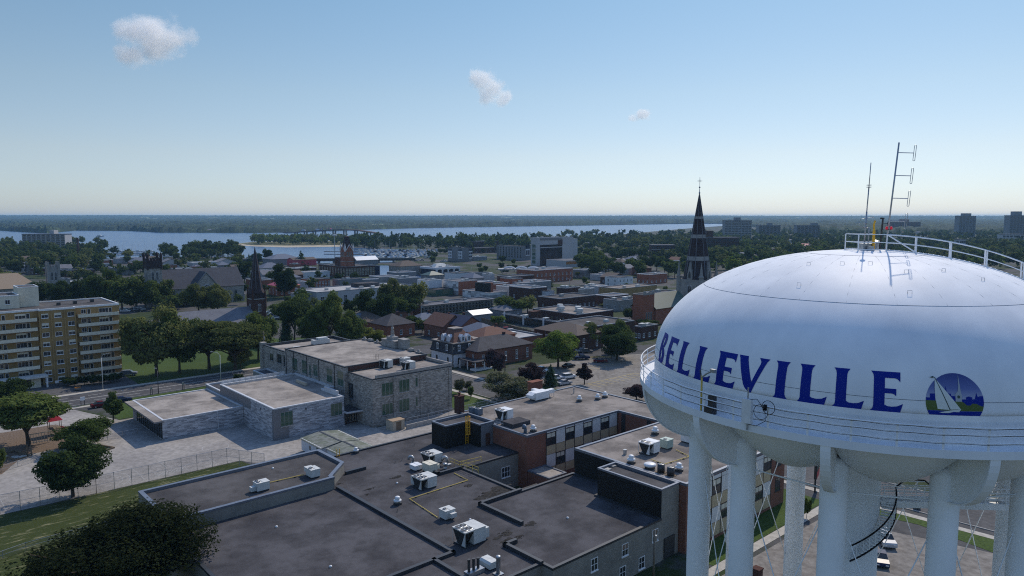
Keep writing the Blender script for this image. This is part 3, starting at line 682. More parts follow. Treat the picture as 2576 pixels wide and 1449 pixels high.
shell_patch('emblem_sail', [[(1376,852),(1430,1000),(1542,1218),(1660,1210),(1560,1080)]], M['em_white'], EM, emb, 0.036)
shell_patch('emblem_hull', [[(1412,1256),(1540,1228),(1666,1210),(1640,1248),(1580,1244),(1520,1262),(1450,1264)]], M['em_white'], EM, emb, 0.036)
shell_patch('emblem_mast', [[(1362,832),(1370,830),(1540,1218),(1530,1224)]], M['em_dark'], EM, emb, 0.042)
shell_patch('emblem_flag', [[(1303,834),(1348,818),(1366,832),(1340,840)]], M['em_dark'], EM, emb, 0.042)
# bracing: struts and crossed sway rods in every bay
def ring(i, z, r=RC): a = radians(OFF+30*i); return (r*cos(a), r*sin(a), z)
rods = [('strut', 31.8, 31.8, 0.05), ('strut', 15.5, 15.5, 0.08), ('sway_rod', 31.5, 15.8, 0.036), ('sway_rod', 15.8, 31.5, 0.036), ('sway_rod', 15.2, 0.8, 0.036), ('sway_rod', 0.8, 15.2, 0.036)]
for nm, z0, z1, r in rods:
    o0 = None
    for i in range(12):
        if o0 is None:
            q = MB(); q.smooth = True; q.tube([ring(0, z0), ring(1, z1)], r, 6); o0 = obj(nm, q, M['tank_under'], TOWER)
        else: link(nm, o0.data, TOWER, (0,0,0), radians(30*i))
# catwalk from the riser out to a column, with lattice rails, and the curved stair that climbs the riser
mb = MB(); cz = 27.6
mb.box(1.7,-0.55,cz-0.28,RC-0.6,0.55,cz-0.2); mb.box(1.7,-0.6,cz-0.45,RC-0.6,-0.52,cz); mb.box(1.7,0.52,cz-0.45,RC-0.6,0.6,cz)
cat = obj('catwalk', mb, M['tank_under'], TOWER, (0,0,0), radians(-4))
mb = MB()
for y in (-0.58, 0.58):
    for h in (0.3,0.55,0.8,1.1): mb.tube([(1.75,y,cz+h),(RC-0.7,y,cz+h)], 0.042, 5)
    for i in range(7): mb.tube([(1.9+i*1.4,y,cz-0.1),(1.9+i*1.4,y,cz+1.1)], 0.045, 5)
obj('catwalk_rail', mb, M['tank_under'], cat)
mb = MB(); hose = MB(); hose.smooth = True; r0, r1 = 1.85, 2.75; pi_, po_ = [], []
for i in range(25):
    t = i/24; a = radians(243+102*t); z = 24.0+3.6*t
    mb.add([(r*cos(a+s), r*sin(a+s), z+dz) for dz in (0,0.09) for r, s in ((r0,-.045),(r1,-.045),(r1,.045),(r0,.045))], [(0,1,2,3),(4,5,6,7),(0,1,5,4),(1,2,6,5),(2,3,7,6)])
    if i%2 == 0:
        mb.tube([(r1*cos(a), r1*sin(a), z), (r1*cos(a), r1*sin(a), z+1.05)], 0.024, 5)
    pi_.append((r1*cos(a), r1*sin(a), z+1.05)); po_.append((r1*cos(a), r1*sin(a), z-0.05))
obj('curved_stair', mb, M['tank_under'], TOWER)
a = radians(345)
hose.tube(pi_+[(3.4*cos(a), 3.4*sin(a), 29.3), (4.6, -0.9, 29.2), (5.8, -0.75, 28.2), (8.5, -1.0, 28.0)], 0.055, 6); hose.tube(po_, 0.065, 6)
obj('stair_hose', hose, M['cable'], TOWER)
# roof: railed hatch platform, radial ladder with hand rails, vent and cabinet
tz = T_EQ+T_H
mb = MB(); q = 0.98
for x in (-q, q):
    for y in (-q, q): mb.box(x-0.03,y-0.03,tz-0.15,x+0.03,y+0.03,tz+1.1)
for h in (0.06, 0.55, 1.1):
    for y in (-q, q): mb.box(-q,y-0.026,tz+h-0.026,q,y+0.026,tz+h+0.026)
    mb.box(-q-.002,-q,tz+h-0.024,-q+0.05,q,tz+h+0.024)
obj('platform_rail', mb, M['tank'], TOWER)
mb = MB(); mb.box(-0.45,-0.6,tz-0.1,0.35,0.2,tz+0.42); mb.box(-0.5,-0.65,tz+0.42,0.4,0.25,tz+0.47); mb.box(-0.25,-1.0,tz-0.1,0.1,-0.7,tz+0.3); mb.lathe([(0.22,tz-.1),(0.22,tz+.5),(0.3,tz+.52),(0.3,tz+.6),(0,tz+.7)], 12, 0.8, 0.2)
obj('roof_vent', mb, M['gmetal'], TOWER)
mb = MB(); LA = radians(-26); pts = {s: [] for s in (-0.45, 0.45)}
for s in (-0.45, 0.45):
    for h, r in ((0.02,0.04),(0.55,0.03),(1.1,0.042)):
        mb.tube([(rr, s, tank_z(hypot(rr, s))+h) for rr in [1.3+i*0.65 for i in range(19)]], r, 5)
    for i in range(6): rr = 3.1+i*2.05; z = tank_z(rr); mb.tube([(rr, s, z), (rr, s, z+1.1)], 0.05, 5)
    mb.tube([(1.3, s, tz+1.1), (3.1, s, tank_z(3.1)+0.05)], 0.045, 5)
for i in range(40): rr = 1.5+i*0.3; z = tank_z(rr)+0.04; mb.box(rr-0.02,-0.42,z-0.02,rr+0.02,0.42,z+0.02)
obj('roof_ladder', mb, M['tank'], TOWER, (0,0,0), LA)
# aerials and lamps that stand on the platform
def up(u, v, dy): # height on the line of sight at the tower's depth
    y = TC[1]+dy; return y
mb = MB(); mb.smooth = True
mb.tube([(0,0,0),(0.07,0,2.6)], 0.055, 6); mb.tube([(0.07,0,2.6),(0.14,0,4.3)], 0.04, 6); mb.tube([(0.14,0,4.3),(0.2,0,6.0)], 0.028, 6)
for z in (4.28,4.42): mb.lathe([(0.03,z),(0.16,z+.01),(0.16,z+.05),(0.03,z+.06)], 10, 0.14, 0)
mb.tube([(0.0,0,2.15),(0.6,0,2.2)], 0.018, 5)
for i in range(5): mb.tube([(0.2+i*.09,-.14,2.17),(0.2+i*.09,.14,2.17)], 0.008, 4)
mb.tube([(-.02,0,2.15),(-.3,0,2.1),(-.45,0,1.85),(-.35,0,1.6),(-.06,0,1.45)], 0.018, 5)
for z in (1.5, 1.75): mb.box(-.09,-.09,z,.09,.09,z+.08)
mb.tube([(0.28,0,0),(0.28,0,1.5)], 0.045, 6); mb.tube([(0,0,1.48),(0.34,0,1.48)], 0.03, 5)
one('whip_antenna', mb, M['gmetal'], 'thin dark whip aerial on the tank roof, left of the four-loop mast', 'antenna', (TC[0]-0.15, TC[1]-0.1, tz+0.06))
t = thing('dipole_antenna', 'tall leaning mast with four looped dipole arms on the tank roof', 'antenna', (TC[0]+1.22, TC[1]-0.4, tz+0.06))
mb = MB(); mb.smooth = True; LN = 0.075
mb.tube([(0,0,0),(LN*7.35,0,7.35)], 0.055, 8); obj('mast', mb, M['gmetal'], t)
arm0 = None
for i in range(4):
    z = 1.98+i*1.56
    if arm0 is None:
        mb = MB(); mb.tube([(0,0,0),(1.12,0,-0.03)], 0.03, 5); L0 = 0.48; ll = []
        for s in range(24):
            tt = 2*pi*s/24; ll.append((1.17+0.07*cos(tt)+LN*(L0*(1 if sin(tt) > 0 else -1)), 0, (L0 if sin(tt) > 0 else -L0)+0.055*sin(tt)-0.03))
        mb.tube(ll, 0.02, 5, closed=True); arm0 = obj('dipole_arm', mb, M['gmetal'], t, (LN*z,0,z))
    else: link('dipole_arm', arm0.data, t, (LN*z,0,z))
mb = MB(); mb.tube([(0,0,0),(0.12,0,2.15)], 0.06, 8); mb.tube([(0.1,0,1.75),(0.5,0,1.78)], 0.03, 5); mb.box(-0.08,-.05,2.1,0.2,.05,2.2)
one('stub_mast', mb, M['dmetal'], 'short dark post strapped to the looped dipole mast', 'antenna', (TC[0]+0.86, TC[1]-0.3, tz+0.06))
k = N('red_lamp_glass'); k.b.inputs['Emission Color'].default_value = (1,0.02,0.05,1); k.b.inputs['Emission Strength'].default_value = 0.15; M['redlamp'] = k.done((0.5,0.01,0.03), 0.2)
mb = MB(); mb.tube([(-0.18,0,0),(0.18,0,0)], 0.03, 6); mb.mat(1)
for x in (-0.16, 0.16): mb.lathe([(0.07,0.02),(0.09,0.08),(0.07,0.2),(0.0,0.24)], 10, x, 0)
one('beacon', mb, [M['dmetal'], M['redlamp']], 'pair of red warning lamps on the looped dipole mast', 'beacon', (TC[0]+1.22+LN*1.4, TC[1]-0.5, tz+1.42))
mb = MB(); mb.lathe([(0.09,0),(0.09,1.3),(0.05,1.35)], 10); mb.tube([(0,0,1.3),(-0.03,0,1.75),(0.05,0,2.0)], 0.06, 6)
one('sensor_post', mb, [M['yellow']], 'stubby yellow instrument post standing inside the roof platform rail', 'instrument', (TC[0]+0.2, TC[1]-0.7, tz+0.05))
# things hung on the guard rail
def on_walk(az, r=15.4): a = radians(az); return (TC[0]+r*cos(a), TC[1]+r*sin(a))
def rail_az(u, v=1000):
    best = min(range(1700, 2700), key=lambda q: abs(proj(*on_walk(q/10), 37)[0]-u)); return best/10
a = rail_az(1759); x, y = on_walk(a, 15.22)
t = thing('davit_light', 'yellow pole with an angled lamp arm behind the walkway rail', 'light', (x, y, 36.08), radians(a))
mb = MB(); mb.tube([(0,0,0),(0,0,2.2)], 0.06, 8); obj('pole', mb, M['pipe_y'], t)
mb = MB(); mb.tube([(0,0,2.1),(0.1,0.5,2.45),(0.15,1.0,2.7)], 0.06, 6); mb.box(0.05,0.9,2.62,0.25,1.25,2.82); obj('lamp_arm', mb, M['gmetal'], t)
mb = MB(); mb.tube([(0,0,1.85),(-0.1,-0.25,2.5)], 0.05, 5); obj('counterweight', mb, M['dmetal'], t)
a = rail_az(1783); x, y = on_walk(a, 15.25); mb = MB(); mb.box(-.25,-.3,0,.2,.3,.42); mb.box(-.2,-.05,.42,.15,.32,1.15)
one('junction_box', mb, M['dmetal'], 'dark electrical box on the walkway under the yellow pole', 'electrical box', (x, y, 36.1), radians(a))
a = rail_az(1885); x, y = on_walk(a, 15.56); t = thing('radio_cabinet', 'white radio cabinet clamped outside the guard rail with looped cables', 'cabinet', (x, y, 35.9), radians(a))
mb = MB(); mb.box(-.1,-.28,.35,.18,.28,1.75); obj('cabinet', mb, M['white'], t)
mb = MB(); mb.tube([(0.0,0,-.1),(0.0,0,2.4)], 0.05, 6); obj('pipe', mb, M['gmetal'], t)
mb = MB(); mb.smooth = True
for cy_, cz_, rr in ((0.85,1.15,0.42),(1.3,1.5,0.38)): mb.tube([(0.1, cy_+rr*cos(q), cz_+rr*sin(q)) for q in [2*pi*i/20 for i in range(20)]], 0.018, 5, closed=True)
mb.tube([(0.1,0,1.7),(0.1,.6,1.85),(0.1,1.1,1.3),(0.1,1.15,.7),(0.1,.6,.3),(0.1,.1,.3)], 0.018, 5); mb.box(0.02,1.02,1.3,0.16,1.18,1.62)
obj('cable_loop', mb, M['cable'], t)
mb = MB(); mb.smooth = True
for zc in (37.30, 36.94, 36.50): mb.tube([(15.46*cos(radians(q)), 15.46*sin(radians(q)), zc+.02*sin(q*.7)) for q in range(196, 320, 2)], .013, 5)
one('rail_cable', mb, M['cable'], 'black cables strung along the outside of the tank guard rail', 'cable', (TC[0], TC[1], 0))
# ------------------------------------------------------------------ building kit (plan in street-grid metres a, b)
FOOT = []                                    # footprints, so that trees keep clear of walls
def inset(poly, d):
    n = len(poly); out = []
    for i in range(n):
        (x0,y0),(x1,y1),(x2,y2) = poly[i-1], poly[i], poly[(i+1)%n]
        l1 = hypot(x1-x0,y1-y0); l2 = hypot(x2-x1,y2-y1)
        n1 = (-(y1-y0)/l1, (x1-x0)/l1); n2 = (-(y2-y1)/l2, (x2-x1)/l2)
        k = 1+n1[0]*n2[0]+n1[1]*n2[1]; out.append((x1+d*(n1[0]+n2[0])/k, y1+d*(n1[1]+n2[1])/k))
    return out
def ccw(p):
    return p if sum(p[i-1][0]*p[i][1]-p[i][0]*p[i-1][1] for i in range(len(p))) > 0 else p[::-1]
class Bld:
    def __init__(s, name, label, cat, a0, b0, group=None, rz=TH):
        s.a0, s.b0, s.rz = a0, b0, rz
        s.o = thing(name, label, cat, W(a0, b0, 0), rz, group)
    def p(s, poly): return [(a-s.a0, b-s.b0) for a, b in poly]
    def flat(s, poly, z0, z1, wall, roof, cop, drop=0.35, cw=0.35, lip=0.25, wname='wall', foot=True):
        q = ccw(s.p(poly))
        if foot: FOOT.append(([a for a,b in poly], [b for a,b in poly]))
        mb = MB(); mb.prism(q, z0, z1-0.03, top=False); wl = obj(wname, mb, wall, s.o)
        mb = MB(); mb.add([(x,y,z1-drop) for x,y in q], [tuple(range(len(q)))])
        me = mb.mesh('roof', roof); b = bmesh.new(); b.from_mesh(me); bmesh.ops.triangulate(b, faces=b.faces); b.to_mesh(me); b.free(); rf = link('roof', me, s.o)
        if cop:
            out, inn = inset(q, -0.05), inset(q, cw); n = len(q); mb = MB()
            vs = [(x,y,z1-lip) for x,y in out]+[(x,y,z1) for x,y in out]+[(x,y,z1) for x,y in inn]+[(x,y,z1-drop-.01) for x,y in inn]
            fs = []
            for i in range(n):
                j = (i+1)%n
                for k in range(3): fs.append((k*n+i, k*n+j, (k+1)*n+j, (k+1)*n+i))
            mb.add(vs, fs); obj('parapet', mb, cop, s.o)
        return wl
    def curb(s, pts, z, h, wd, mat, name='roof_curb'):
        mb = MB()
        for (a0,b0),(a1,b1) in zip(s.p(pts), s.p(pts)[1:]):
            l = hypot(a1-a0,b1-b0); ex, ey = (a1-a0)/l*wd/2, (b1-b0)/l*wd/2
            mb.prism([(a0+ey-ex,b0-ex-ey), (a1+ey+ex,b1-ex+ey), (a1-ey+ex,b1+ex+ey), (a0-ey-ex,b0+ex-ey)], z, z+h)
        return obj(name, mb, mat, s.o)
    def box(s, name, a0, b0, z0, a1, b1, z1, mat, parent=None):
        mb = MB(); mb.box(a0-s.a0,b0-s.b0,z0,a1-s.a0,b1-s.b0,z1); return obj(name, mb, mat, parent or s.o)
    def mesh(s, name, mb, mat, a=None, b=None, z=0, rz=0, parent=None):
        return obj(name, mb, mat, parent or s.o, ((a-s.a0) if a is not None else 0, (b-s.b0) if b is not None else 0, z), rz)
# windows: one mesh per size, shared by every copy. Built on the plane y = 0 facing -y
WIN = {}
def winmesh(w, h, nx, nz, frame, glass, arch=False, sill=True, blind=0.0, fw=0.07):
    key = (round(w,2), round(h,2), nx, nz, frame, glass, arch, sill, blind, fw)
    if key in WIN: return WIN[key]
    mb = MB(); mb.box(-w/2,-0.05,0,-w/2+fw,0.0,h); mb.box(w/2-fw,-0.05,0,w/2,0.0,h)
    mb.box(-w/2+fw,-0.05,0,w/2-fw,0,fw); mb.box(-w/2+fw,-0.05,h-fw,w/2-fw,0,h)
    for i in range(1, nx): x = -w/2+w*i/nx; mb.box(x-fw*.35,-0.04,fw,x+fw*.35,0,h-fw)
    for i in range(1, nz): z = h*i/nz; mb.box(-w/2+fw,-0.045,z-fw*.35,w/2-fw,0,z+fw*.35)
    if sill: mb.box(-w/2-0.08,-0.14,-0.12,w/2+0.08,0,0.0)
    if arch:
        n = 10
        for i in range(n):
            t0, t1 = pi*i/n, pi*(i+1)/n; c = w/2
            mb.add([(c*1.25*cos(t0),-.1,h+c*.9*sin(t0)),(c*1.25*cos(t1),-.1,h+c*.9*sin(t1)),(c*.8*cos(t1),-.1,h+c*.5*sin(t1)),(c*.8*cos(t0),-.1,h+c*.5*sin(t0)),(c*1.25*cos(t0),0,h+c*.9*sin(t0)),(c*1.25*cos(t1),0,h+c*.9*sin(t1))], [(0,1,2,3),(0,4,5,1)])
    f = mb.mesh('window', M[frame])
    g = MB(); g.add([(-w/2+fw*.6,-0.015,fw*.6),(w/2-fw*.6,-0.015,fw*.6),(w/2-fw*.6,-0.015,h-fw*.6),(-w/2+fw*.6,-0.015,h-fw*.6)], [(0,1,2,3)])
    if blind: g.k = 1; g.add([(-w/2+fw*.6,-0.02,h*(1-blind)),(w/2-fw*.6,-0.02,h*(1-blind)),(w/2-fw*.6,-0.02,h-fw*.6),(-w/2+fw*.6,-0.02,h-fw*.6)], [(0,1,2,3)])
    if arch: g.k = 0; g.add([(w/2*.95*cos(pi*i/10),-.012,h+w/2*.7*sin(pi*i/10)) for i in range(11)], [tuple(range(11))])
    gm = g.mesh('pane', [M[glass], M['cream']])
    WIN[key] = (f, gm); return WIN[key]
def win(parent, x, y, z, w, h, face='S', nx=2, nz=1, frame='white', glass='glass', pane=True, name='window', **kw):
    """window centred at x, y with its foot at z; face S looks to -y, W looks to -x, E to +x, N to +y"""
    f, g = winmesh(w, h, nx, nz, frame, glass, **kw)
    rz = {'S': 0, 'W': -pi/2, 'N': pi, 'E': pi/2}[face]
    o = link(name, f, parent, (x, y, z), rz)
    link('pane', g, o); return o
def S_rect(B, zfn, x0, y0, x1, y1, b):
    a0, zt = on_plane(zfn(x0, y0), 'b', b); a1, _ = on_plane(zfn(x1, y0), 'b', b); _, zb = on_plane(zfn((x0+x1)/2, y1), 'b', b)
    _, zt = on_plane(zfn((x0+x1)/2, y0), 'b', b)
    return (a0+a1)/2-B.a0, b-B.b0, zb, abs(a1-a0), max(0.2, zt-zb)
def W_rect(B, zfn, x0, y0, x1, y1, a):
    b0, _ = on_plane(zfn(x0, y0), 'a', a); b1, _ = on_plane(zfn(x1, y0), 'a', a)
    _, zt = on_plane(zfn((x0+x1)/2, y0), 'a', a); _, zb = on_plane(zfn((x0+x1)/2, y1), 'a', a)
    return a-B.a0, (b0+b1)/2-B.b0, zb, abs(b1-b0), max(0.2, zt-zb)
# ------------------------------------------------------------------ A: the low painted-block school in front
A = Bld('school_block', 'sprawling low grey block school with dark gravel roofs in the foreground', 'school', -39, -14.4)
R_ = 6.0
A.flat([(-39,-14.4),(-8.1,-14.4),(-8.1,-16.25),(13.3,-16.25),(13.3,-4.6),(17.5,-4.6),(17.5,4.5),(5.6,4.5),(5.6,18.1),(18.2,18.1),(18.2,38.3),(-39,38.3)], 0, 6.25, M['block'], M['roof_dark'], M['coping_d'], 0.25, 0.4, 0.3)
A.flat([(-39,24.4),(-14.9,24.4),(-14.9,25.2),(-10.4,29.6),(-10.4,38.36),(-39.04,38.36)], 6.02, 8.0, M['block'], M['roof_dark2'], M['coping'], 0.45, 0.55, 0.3, wname='upper_wall', foot=False)
A.curb([(-14.4,24.3),(-14.4,-5.0),(-17.3,-5.0)], R_, 0.42, 0.55, M['coping_d'])
A.curb([(-39,-5.0),(-17.3,-5.0),(-17.3,-14.3)], R_, 0.42, 0.5, M['coping_d'])
A.curb([(-10.2,29.1),(-6.9,29.1)], R_, 0.5, 0.45, M['coping_d'])
A.curb([(5.6,4.45),(-2.2,4.45),(-2.2,-4.3)], R_, 0.55, 0.5, M['coping_d'])
A.curb([(-6.6,-7.9),(-8.2,-7.9),(-8.2,-14.3)], R_, 0.55, 0.5, M['coping_d'])
A.curb([(0.7,22.0),(0.7,18.6),(5.5,18.6)], R_, 0.5, 0.45, M['coping_d'])
A.flat([(9.6,28.5),(14.7,28.5),(14.7,25.2),(18.2,25.2),(18.2,32.9),(9.6,32.9)], 6.02, 10.3, M['black'], M['roof_dark2'], M['coping'], 0.5, 0.3, 0.25, wname='penthouse_wall', foot=False)
A.box('panel', 15.05, 25.14, 6.03, 18.15, 25.195, 10.0, M['grey_panel'])
A.box('door', 16.1, 25.09, 6.05, 17.2, 25.14, 8.3, M['brick_d'])
A.flat([(13.32,-16.2),(17.4,-16.2),(17.4,-4.5),(13.32,-4.5)], 0, 10.4, M['block'], M['roof_dark2'], M['coping'], 0.45, 0.3, 0.25, wname='stair_wall', foot=False)
A.box('cladding', 13.24, -16.2, 6.3, 13.31, -4.55, 10.1, M['black'])
for x in (14.3, 16.0): A.box('hatch', x, -8+x*.3-2, 9.96, x+.8, -7.2+x*.3-2, 10.12, M['concrete'])
A.box('door', 14.0, -16.36, 0.1, 16.4, -16.26, 3.1, M['dmetal'])
for q in ((2165,840,2255,885), (1862,890,1955,1035), (1550,1035,1650,1175)):
    x, y, z, w_, h_ = S_rect(A, ZK, q[0], q[1], q[2], q[3], -16.25); win(A.o, x, y, 3.4, 1.3, 1.7, 'S', 2, 2, 'white', 'glass', fw=0.09)
for a in (0.5, 5.0, 9.0): win(A.o, a-A.a0, -16.25-A.b0, 0.4, 1.3, 1.7, 'S', 2, 2, 'white', 'glass', fw=0.09)
x, y, z, w_, h_ = S_rect(A, ZJ, 625, 900, 705, 1000, 18.1); win(A.o, x, y, z, w_, h_, 'S', 3, 2, 'white', 'glass', fw=0.1)
A.flat([(5.7,4.6),(16.2,4.6),(16.2,11.8),(5.7,11.8)], 0, 2.6, M['block'], M['roof_dark'], M['coping_d'], 0.2, 0.3, 0.2, wname='court_wall', foot=False)
# worn bitumen patches and ponding stains on the roofs
def blotch(name, a, b, r, z, mat, seed, n=26, jag=0.5, sq=1.0):
    rng = random.Random(seed); mb = MB()
    for s in range(26):
        ca, cb = a+rng.gauss(0, r*.55), b+rng.gauss(0, r*.55*sq); rr = r*(rng.uniform(.3, .55) if s < 6 else rng.uniform(.04, .16))
        pts = []
        for i in range(n):
            t = 2*pi*i/n; q = rr*(1+jag*MN.noise(Vector((cos(t)*2+seed, sin(t)*2, s*3.3)))+0.3*jag*rng.gauss(0,1)); pts.append(W(ca+q*cos(t), cb+q*sin(t)*sq, z+s*0.002))
        mb.add(pts, [tuple(range(n))])
    return mb
M['bitumen'] = noisy('bare_bitumen', (0.008,0.008,0.008), (0.035,0.032,0.030), 3.2, 0.8, 8)
def roofstain(label, *blobs):
    inv = A.o.matrix_basis.inverted()
    for i, (a, b, r, sq) in enumerate(blobs):
        q = blotch('', a, b, r, 6.012, M['bitumen'], i*7+3+int(r*50), sq=sq)
        o = obj('roof_patch', q, M['bitumen'], A.o, fix=False)
        for v in o.data.vertices: v.co = inv @ v.co          # points were given in world metres
A.o.location = W(A.a0, A.b0, 0); bpy.context.view_layer.update()
pt = lambda x, y, r, sq=1.0: (*ab(ZK(x, y), 6.0), r, sq)
roofstain('', pt(560,340,2.6,0.6), pt(620,300,2.0,0.7)); roofstain('', pt(310,250,0.8,0.6)); roofstain('', pt(950,640,0.9,0.7), pt(700,740,1.3,0.5), pt(720,800,1.2,0.4), pt(830,770,0.8,0.5))
pt2 = lambda x, y, r, sq=1.0: (*ab(ZI(x, y), 6.0), r, sq)
roofstain('', pt2(1560,520,0.9,0.6), pt2(1310,630,0.9,0.35), pt2(1030,580,0.5,0.5), pt2(1290,680,0.5,0.5))
# ------------------------------------------------------------------ C and D: the brown-brick classroom wings
def facade(B, b, a0, a1, n, rows, pat0, first=0):
    """bays of windows, white panels and tan spandrels between dark mullions, on the face b (towards -b)"""
    bw = (a1-a0)/n; y = b-B.b0
    wp = MB(); wp.box(-bw/2+.06,-.05,0,bw/2-.06,0,1); sp = MB(); sp.box(-bw/2+.06,-.045,0,bw/2-.06,0,1)
    wpm = wp.mesh('panel', M['panel_w']); spm = sp.mesh('spandrel', M['panel_t']); mm = MB(); mm.box(-.06,-.09,0,.06,0,1); mull = mm.mesh('mullion', M['dmetal'])
    ztop = rows[0][1]; zbot = rows[-1][0]
    for i in range(n+1): link('mullion', mull, B.o, (a0+i*bw-B.a0, y, zbot), 0, (1,1,ztop-zbot))
    for i in range(n):
        x = a0+(i+.5)*bw-B.a0
        for r, (z0, z1, kind) in enumerate(rows):
            if kind == 'sp': link('spandrel', spm, B.o, (x, y, z0+.04), 0, (1,1,z1-z0-.08))
            elif kind == 'top': link('panel', wpm, B.o, (x, y, z0+.03), 0, (1,1,z1-z0-.06))
            else:
                if (i+kind+pat0) % 2 == 0: win(B.o, x, y, z0+.05, bw-.2, z1-z0-.1, 'S', 2, 2, 'dmetal', 'glass', sill=False, blind=0.38, fw=.1)
                else: link('panel', wpm, B.o, (x, y, z0+.04), 0, (1,1,z1-z0-.08))
Cb = Bld('classroom_wing', 'brown brick classroom wing with white and tan wall panels and pale gravel roof', 'school', 17.8, 15.8)
Cb.flat([(17.8,15.8),(42.6,15.8),(42.6,4.4),(51.5,4.4),(51.5,36),(18.3,36),(18.3,25),(17.8,25)], 0, 9.75, M['brick'], M['roof_warm'], M['coping'], 0.18, 0.35, 0.4)
facade(Cb, 15.8, 22.5, 42.2, 8, [(9.15,9.45,'top'), (6.75,9.15,0), (5.1,6.75,'sp'), (2.7,5.1,1), (1.1,2.7,'sp')][::1], 0)
for a in (): pass
Cb.flat([(17.9,10.4),(22.2,10.4),(22.2,15.7),(17.9,15.7)], 0, 3.5, M['brick'], M['roof_tan'], M['coping'], 0.15, 0.3, 0.25, wname='annex_wall', foot=False)
for q in ((1760,400,1795,580), (1995,465,2040,530)):
    x, y, z, w_, h_ = W_rect(Cb, ZJ, *q, 42.6); win(Cb.o, x-.001, y, max(1, z), max(1, w_*.8), h_, 'W', 1, 2, 'dmetal', 'glass')
Db = Bld('classroom_wing', 'brown brick classroom wing behind the white tower columns, with panelled front', 'school', 17.6, -17.3)
Db.flat([(17.6,-17.3),(46,-17.3),(46,4.2),(17.6,4.2)], 0, 10.4, M['brick'], M['roof_warm'], M['coping'], 0.18, 0.4, 0.4)
Db.box('cladding', 17.5, -4.4, 6.3, 17.56, 4.1, 10.0, M['black'])
facade(Db, -17.3, 21.6, 41.4, 8, [(9.3,9.9,'top'), (6.9,9.3,0), (5.0,6.9,'sp'), (2.6,5.0,1), (0.5,2.6,'sp')], 1)
for z in (6.9, 2.6): win(Db.o, 43.8-17.6, 0, z, 1.6, 2.2, 'S', 2, 2, 'dmetal', 'glass')
# ------------------------------------------------------------------ stone school
Sb = Bld('stone_school', 'old grey limestone school with flat gravel roofs and a statue on its parapet', 'school', 17.2, 66.4)
Sb.flat([(17.2,66.4),(39.8,66.4),(39.8,77.2),(17.2,77.2)], 0, 11.3, M['stone'], M['roof_tan'], M['coping_d'], 0.15, 0.3, 0.25)
Sb.box('parapet', 18.2, 66.36, 11.31, 39.84, 66.8, 12.0, M['stone_l']); Sb.box('parapet', 39.4, 66.8, 11.31, 39.86, 77, 12.0, M['stone_l'])
Sb.box('parapet', 18.2, 66.3, 10.9, 39.9, 66.42, 11.05, M['stone_l'])
Sb.flat([(16.2,77.2),(40,77.2),(40,109.4),(16.2,109.4)], 0, 12.65, M['stone'], M['roof_tan'], M['coping_d'], 0.25, 0.35, 0.3, wname='hall_wall')
Sb.box('gable_cladding', 17.2, 77.12, 11.4, 39.7, 77.19, 12.35, M['brick_d'])
Sb.flat([(16.4,109.4),(39,109.4),(39,124.8),(16.4,124.8)], 0, 11.7, M['stone'], M['roof_tan'], M['coping_d'], 0.75, 0.5, 0.25, wname='north_wall')
Sb.box('corner_pier', 15.9, 123.6, 0, 17.3, 125.3, 12.3, M['stone'])
for q in ((1425,710,1533,835,3), (1588,680,1690,800,3), (1742,662,1768,752,1), (1428,905,1533,1015,3), (1588,862,1690,985,3), (1745,845,1768,935,1)):
    x, y, z, w_, h_ = S_rect(Sb, ZF, *q[:4], 66.4); win(Sb.o, x, y, z, w_, h_, 'S', q[4], 1, 'gmetal', 'glass_green', fw=.09)
for i, x in enumerate((1548, 1800, 2070)):
    a, _ = on_plane(ZF(x, 800), 'b', 66.4); Sb.box('pilaster', a-.35, 66.18, 0, a+.35, 66.39, 10.9, M['stone'])
x, y, z, w_, h_ = W_rect(Sb, ZF, 1112, 712, 1160, 860, 17.2); win(Sb.o, x, y, z, w_, h_, 'W', 2, 1, 'gmetal', 'glass')
for q in ((583,480,630,597), (675,503,722,625), (742,545,760,645), (782,540,822,650), (908,578,962,708), (1008,600,1066,742)):
    x, y, z, w_, h_ = W_rect(Sb, ZF, *q, 16.2); win(Sb.o, x, y, z, w_, h_, 'W', 2, 2, 'gmetal', 'glass_green')
for q in ((372,438,405,502), (438,440,482,528), (500,455,525,560)):
    x, y, z, w_, h_ = W_rect(Sb, ZF, *q, 16.4); win(Sb.o, x, y, z, w_, h_, 'W', 2, 1, 'gmetal', 'glass')
for i in range(5):
    b = (82, 90, 96.5, 104)[i] if i < 4 else 108.6; Sb.box('downpipe', 16.05, b-.06, 0.2, 16.18, b+.06, 12.3, M['dmetal'])
# parapet scrolls, urns and the statue seen from behind on the far parapet
mb = MB()
for i in range(9):
    bb = 80.5+i*3.4; mb.box(39.3-17.2, bb-66.4-.9, 12.6, 40.05-17.2, bb-66.4+.9, 12.85+0.35*(i%2)); mb.lathe([(0.32,12.85),(0.42,13.05),(0.25,13.3),(0,13.45)], 10, 39.7-17.2, bb-66.4)
obj('parapet_ornament', mb, M['stone_l'], Sb.o)
mb = MB(); mb.box(-1.4,-3.4,12.5,1.0,3.4,14.2); mb.box(-1.5,-3.5,14.2,1.1,3.5,14.45); mb.box(-1.0,-1.5,14.45,.9,1.5,15.3); mb.lathe([(0.7,15.3),(0.55,15.6),(0.45,16.0)], 12)
Sb.mesh('statue_base', mb, M['stone_l'], 39.9, 93.2)
mb = MB(); mb.box(-.9,-1.5,12.5,.9,1.5,14.9); mb.box(-1.0,-1.6,14.9,1.0,1.6,15.2); Sb.mesh('parapet_pier', mb, M['stone_l'], 40.2, 88.2)
t = thing('statue', 'pale robed statue standing on the far parapet of the stone school', 'statue', W(39.9, 93.2, 16.0), TH)
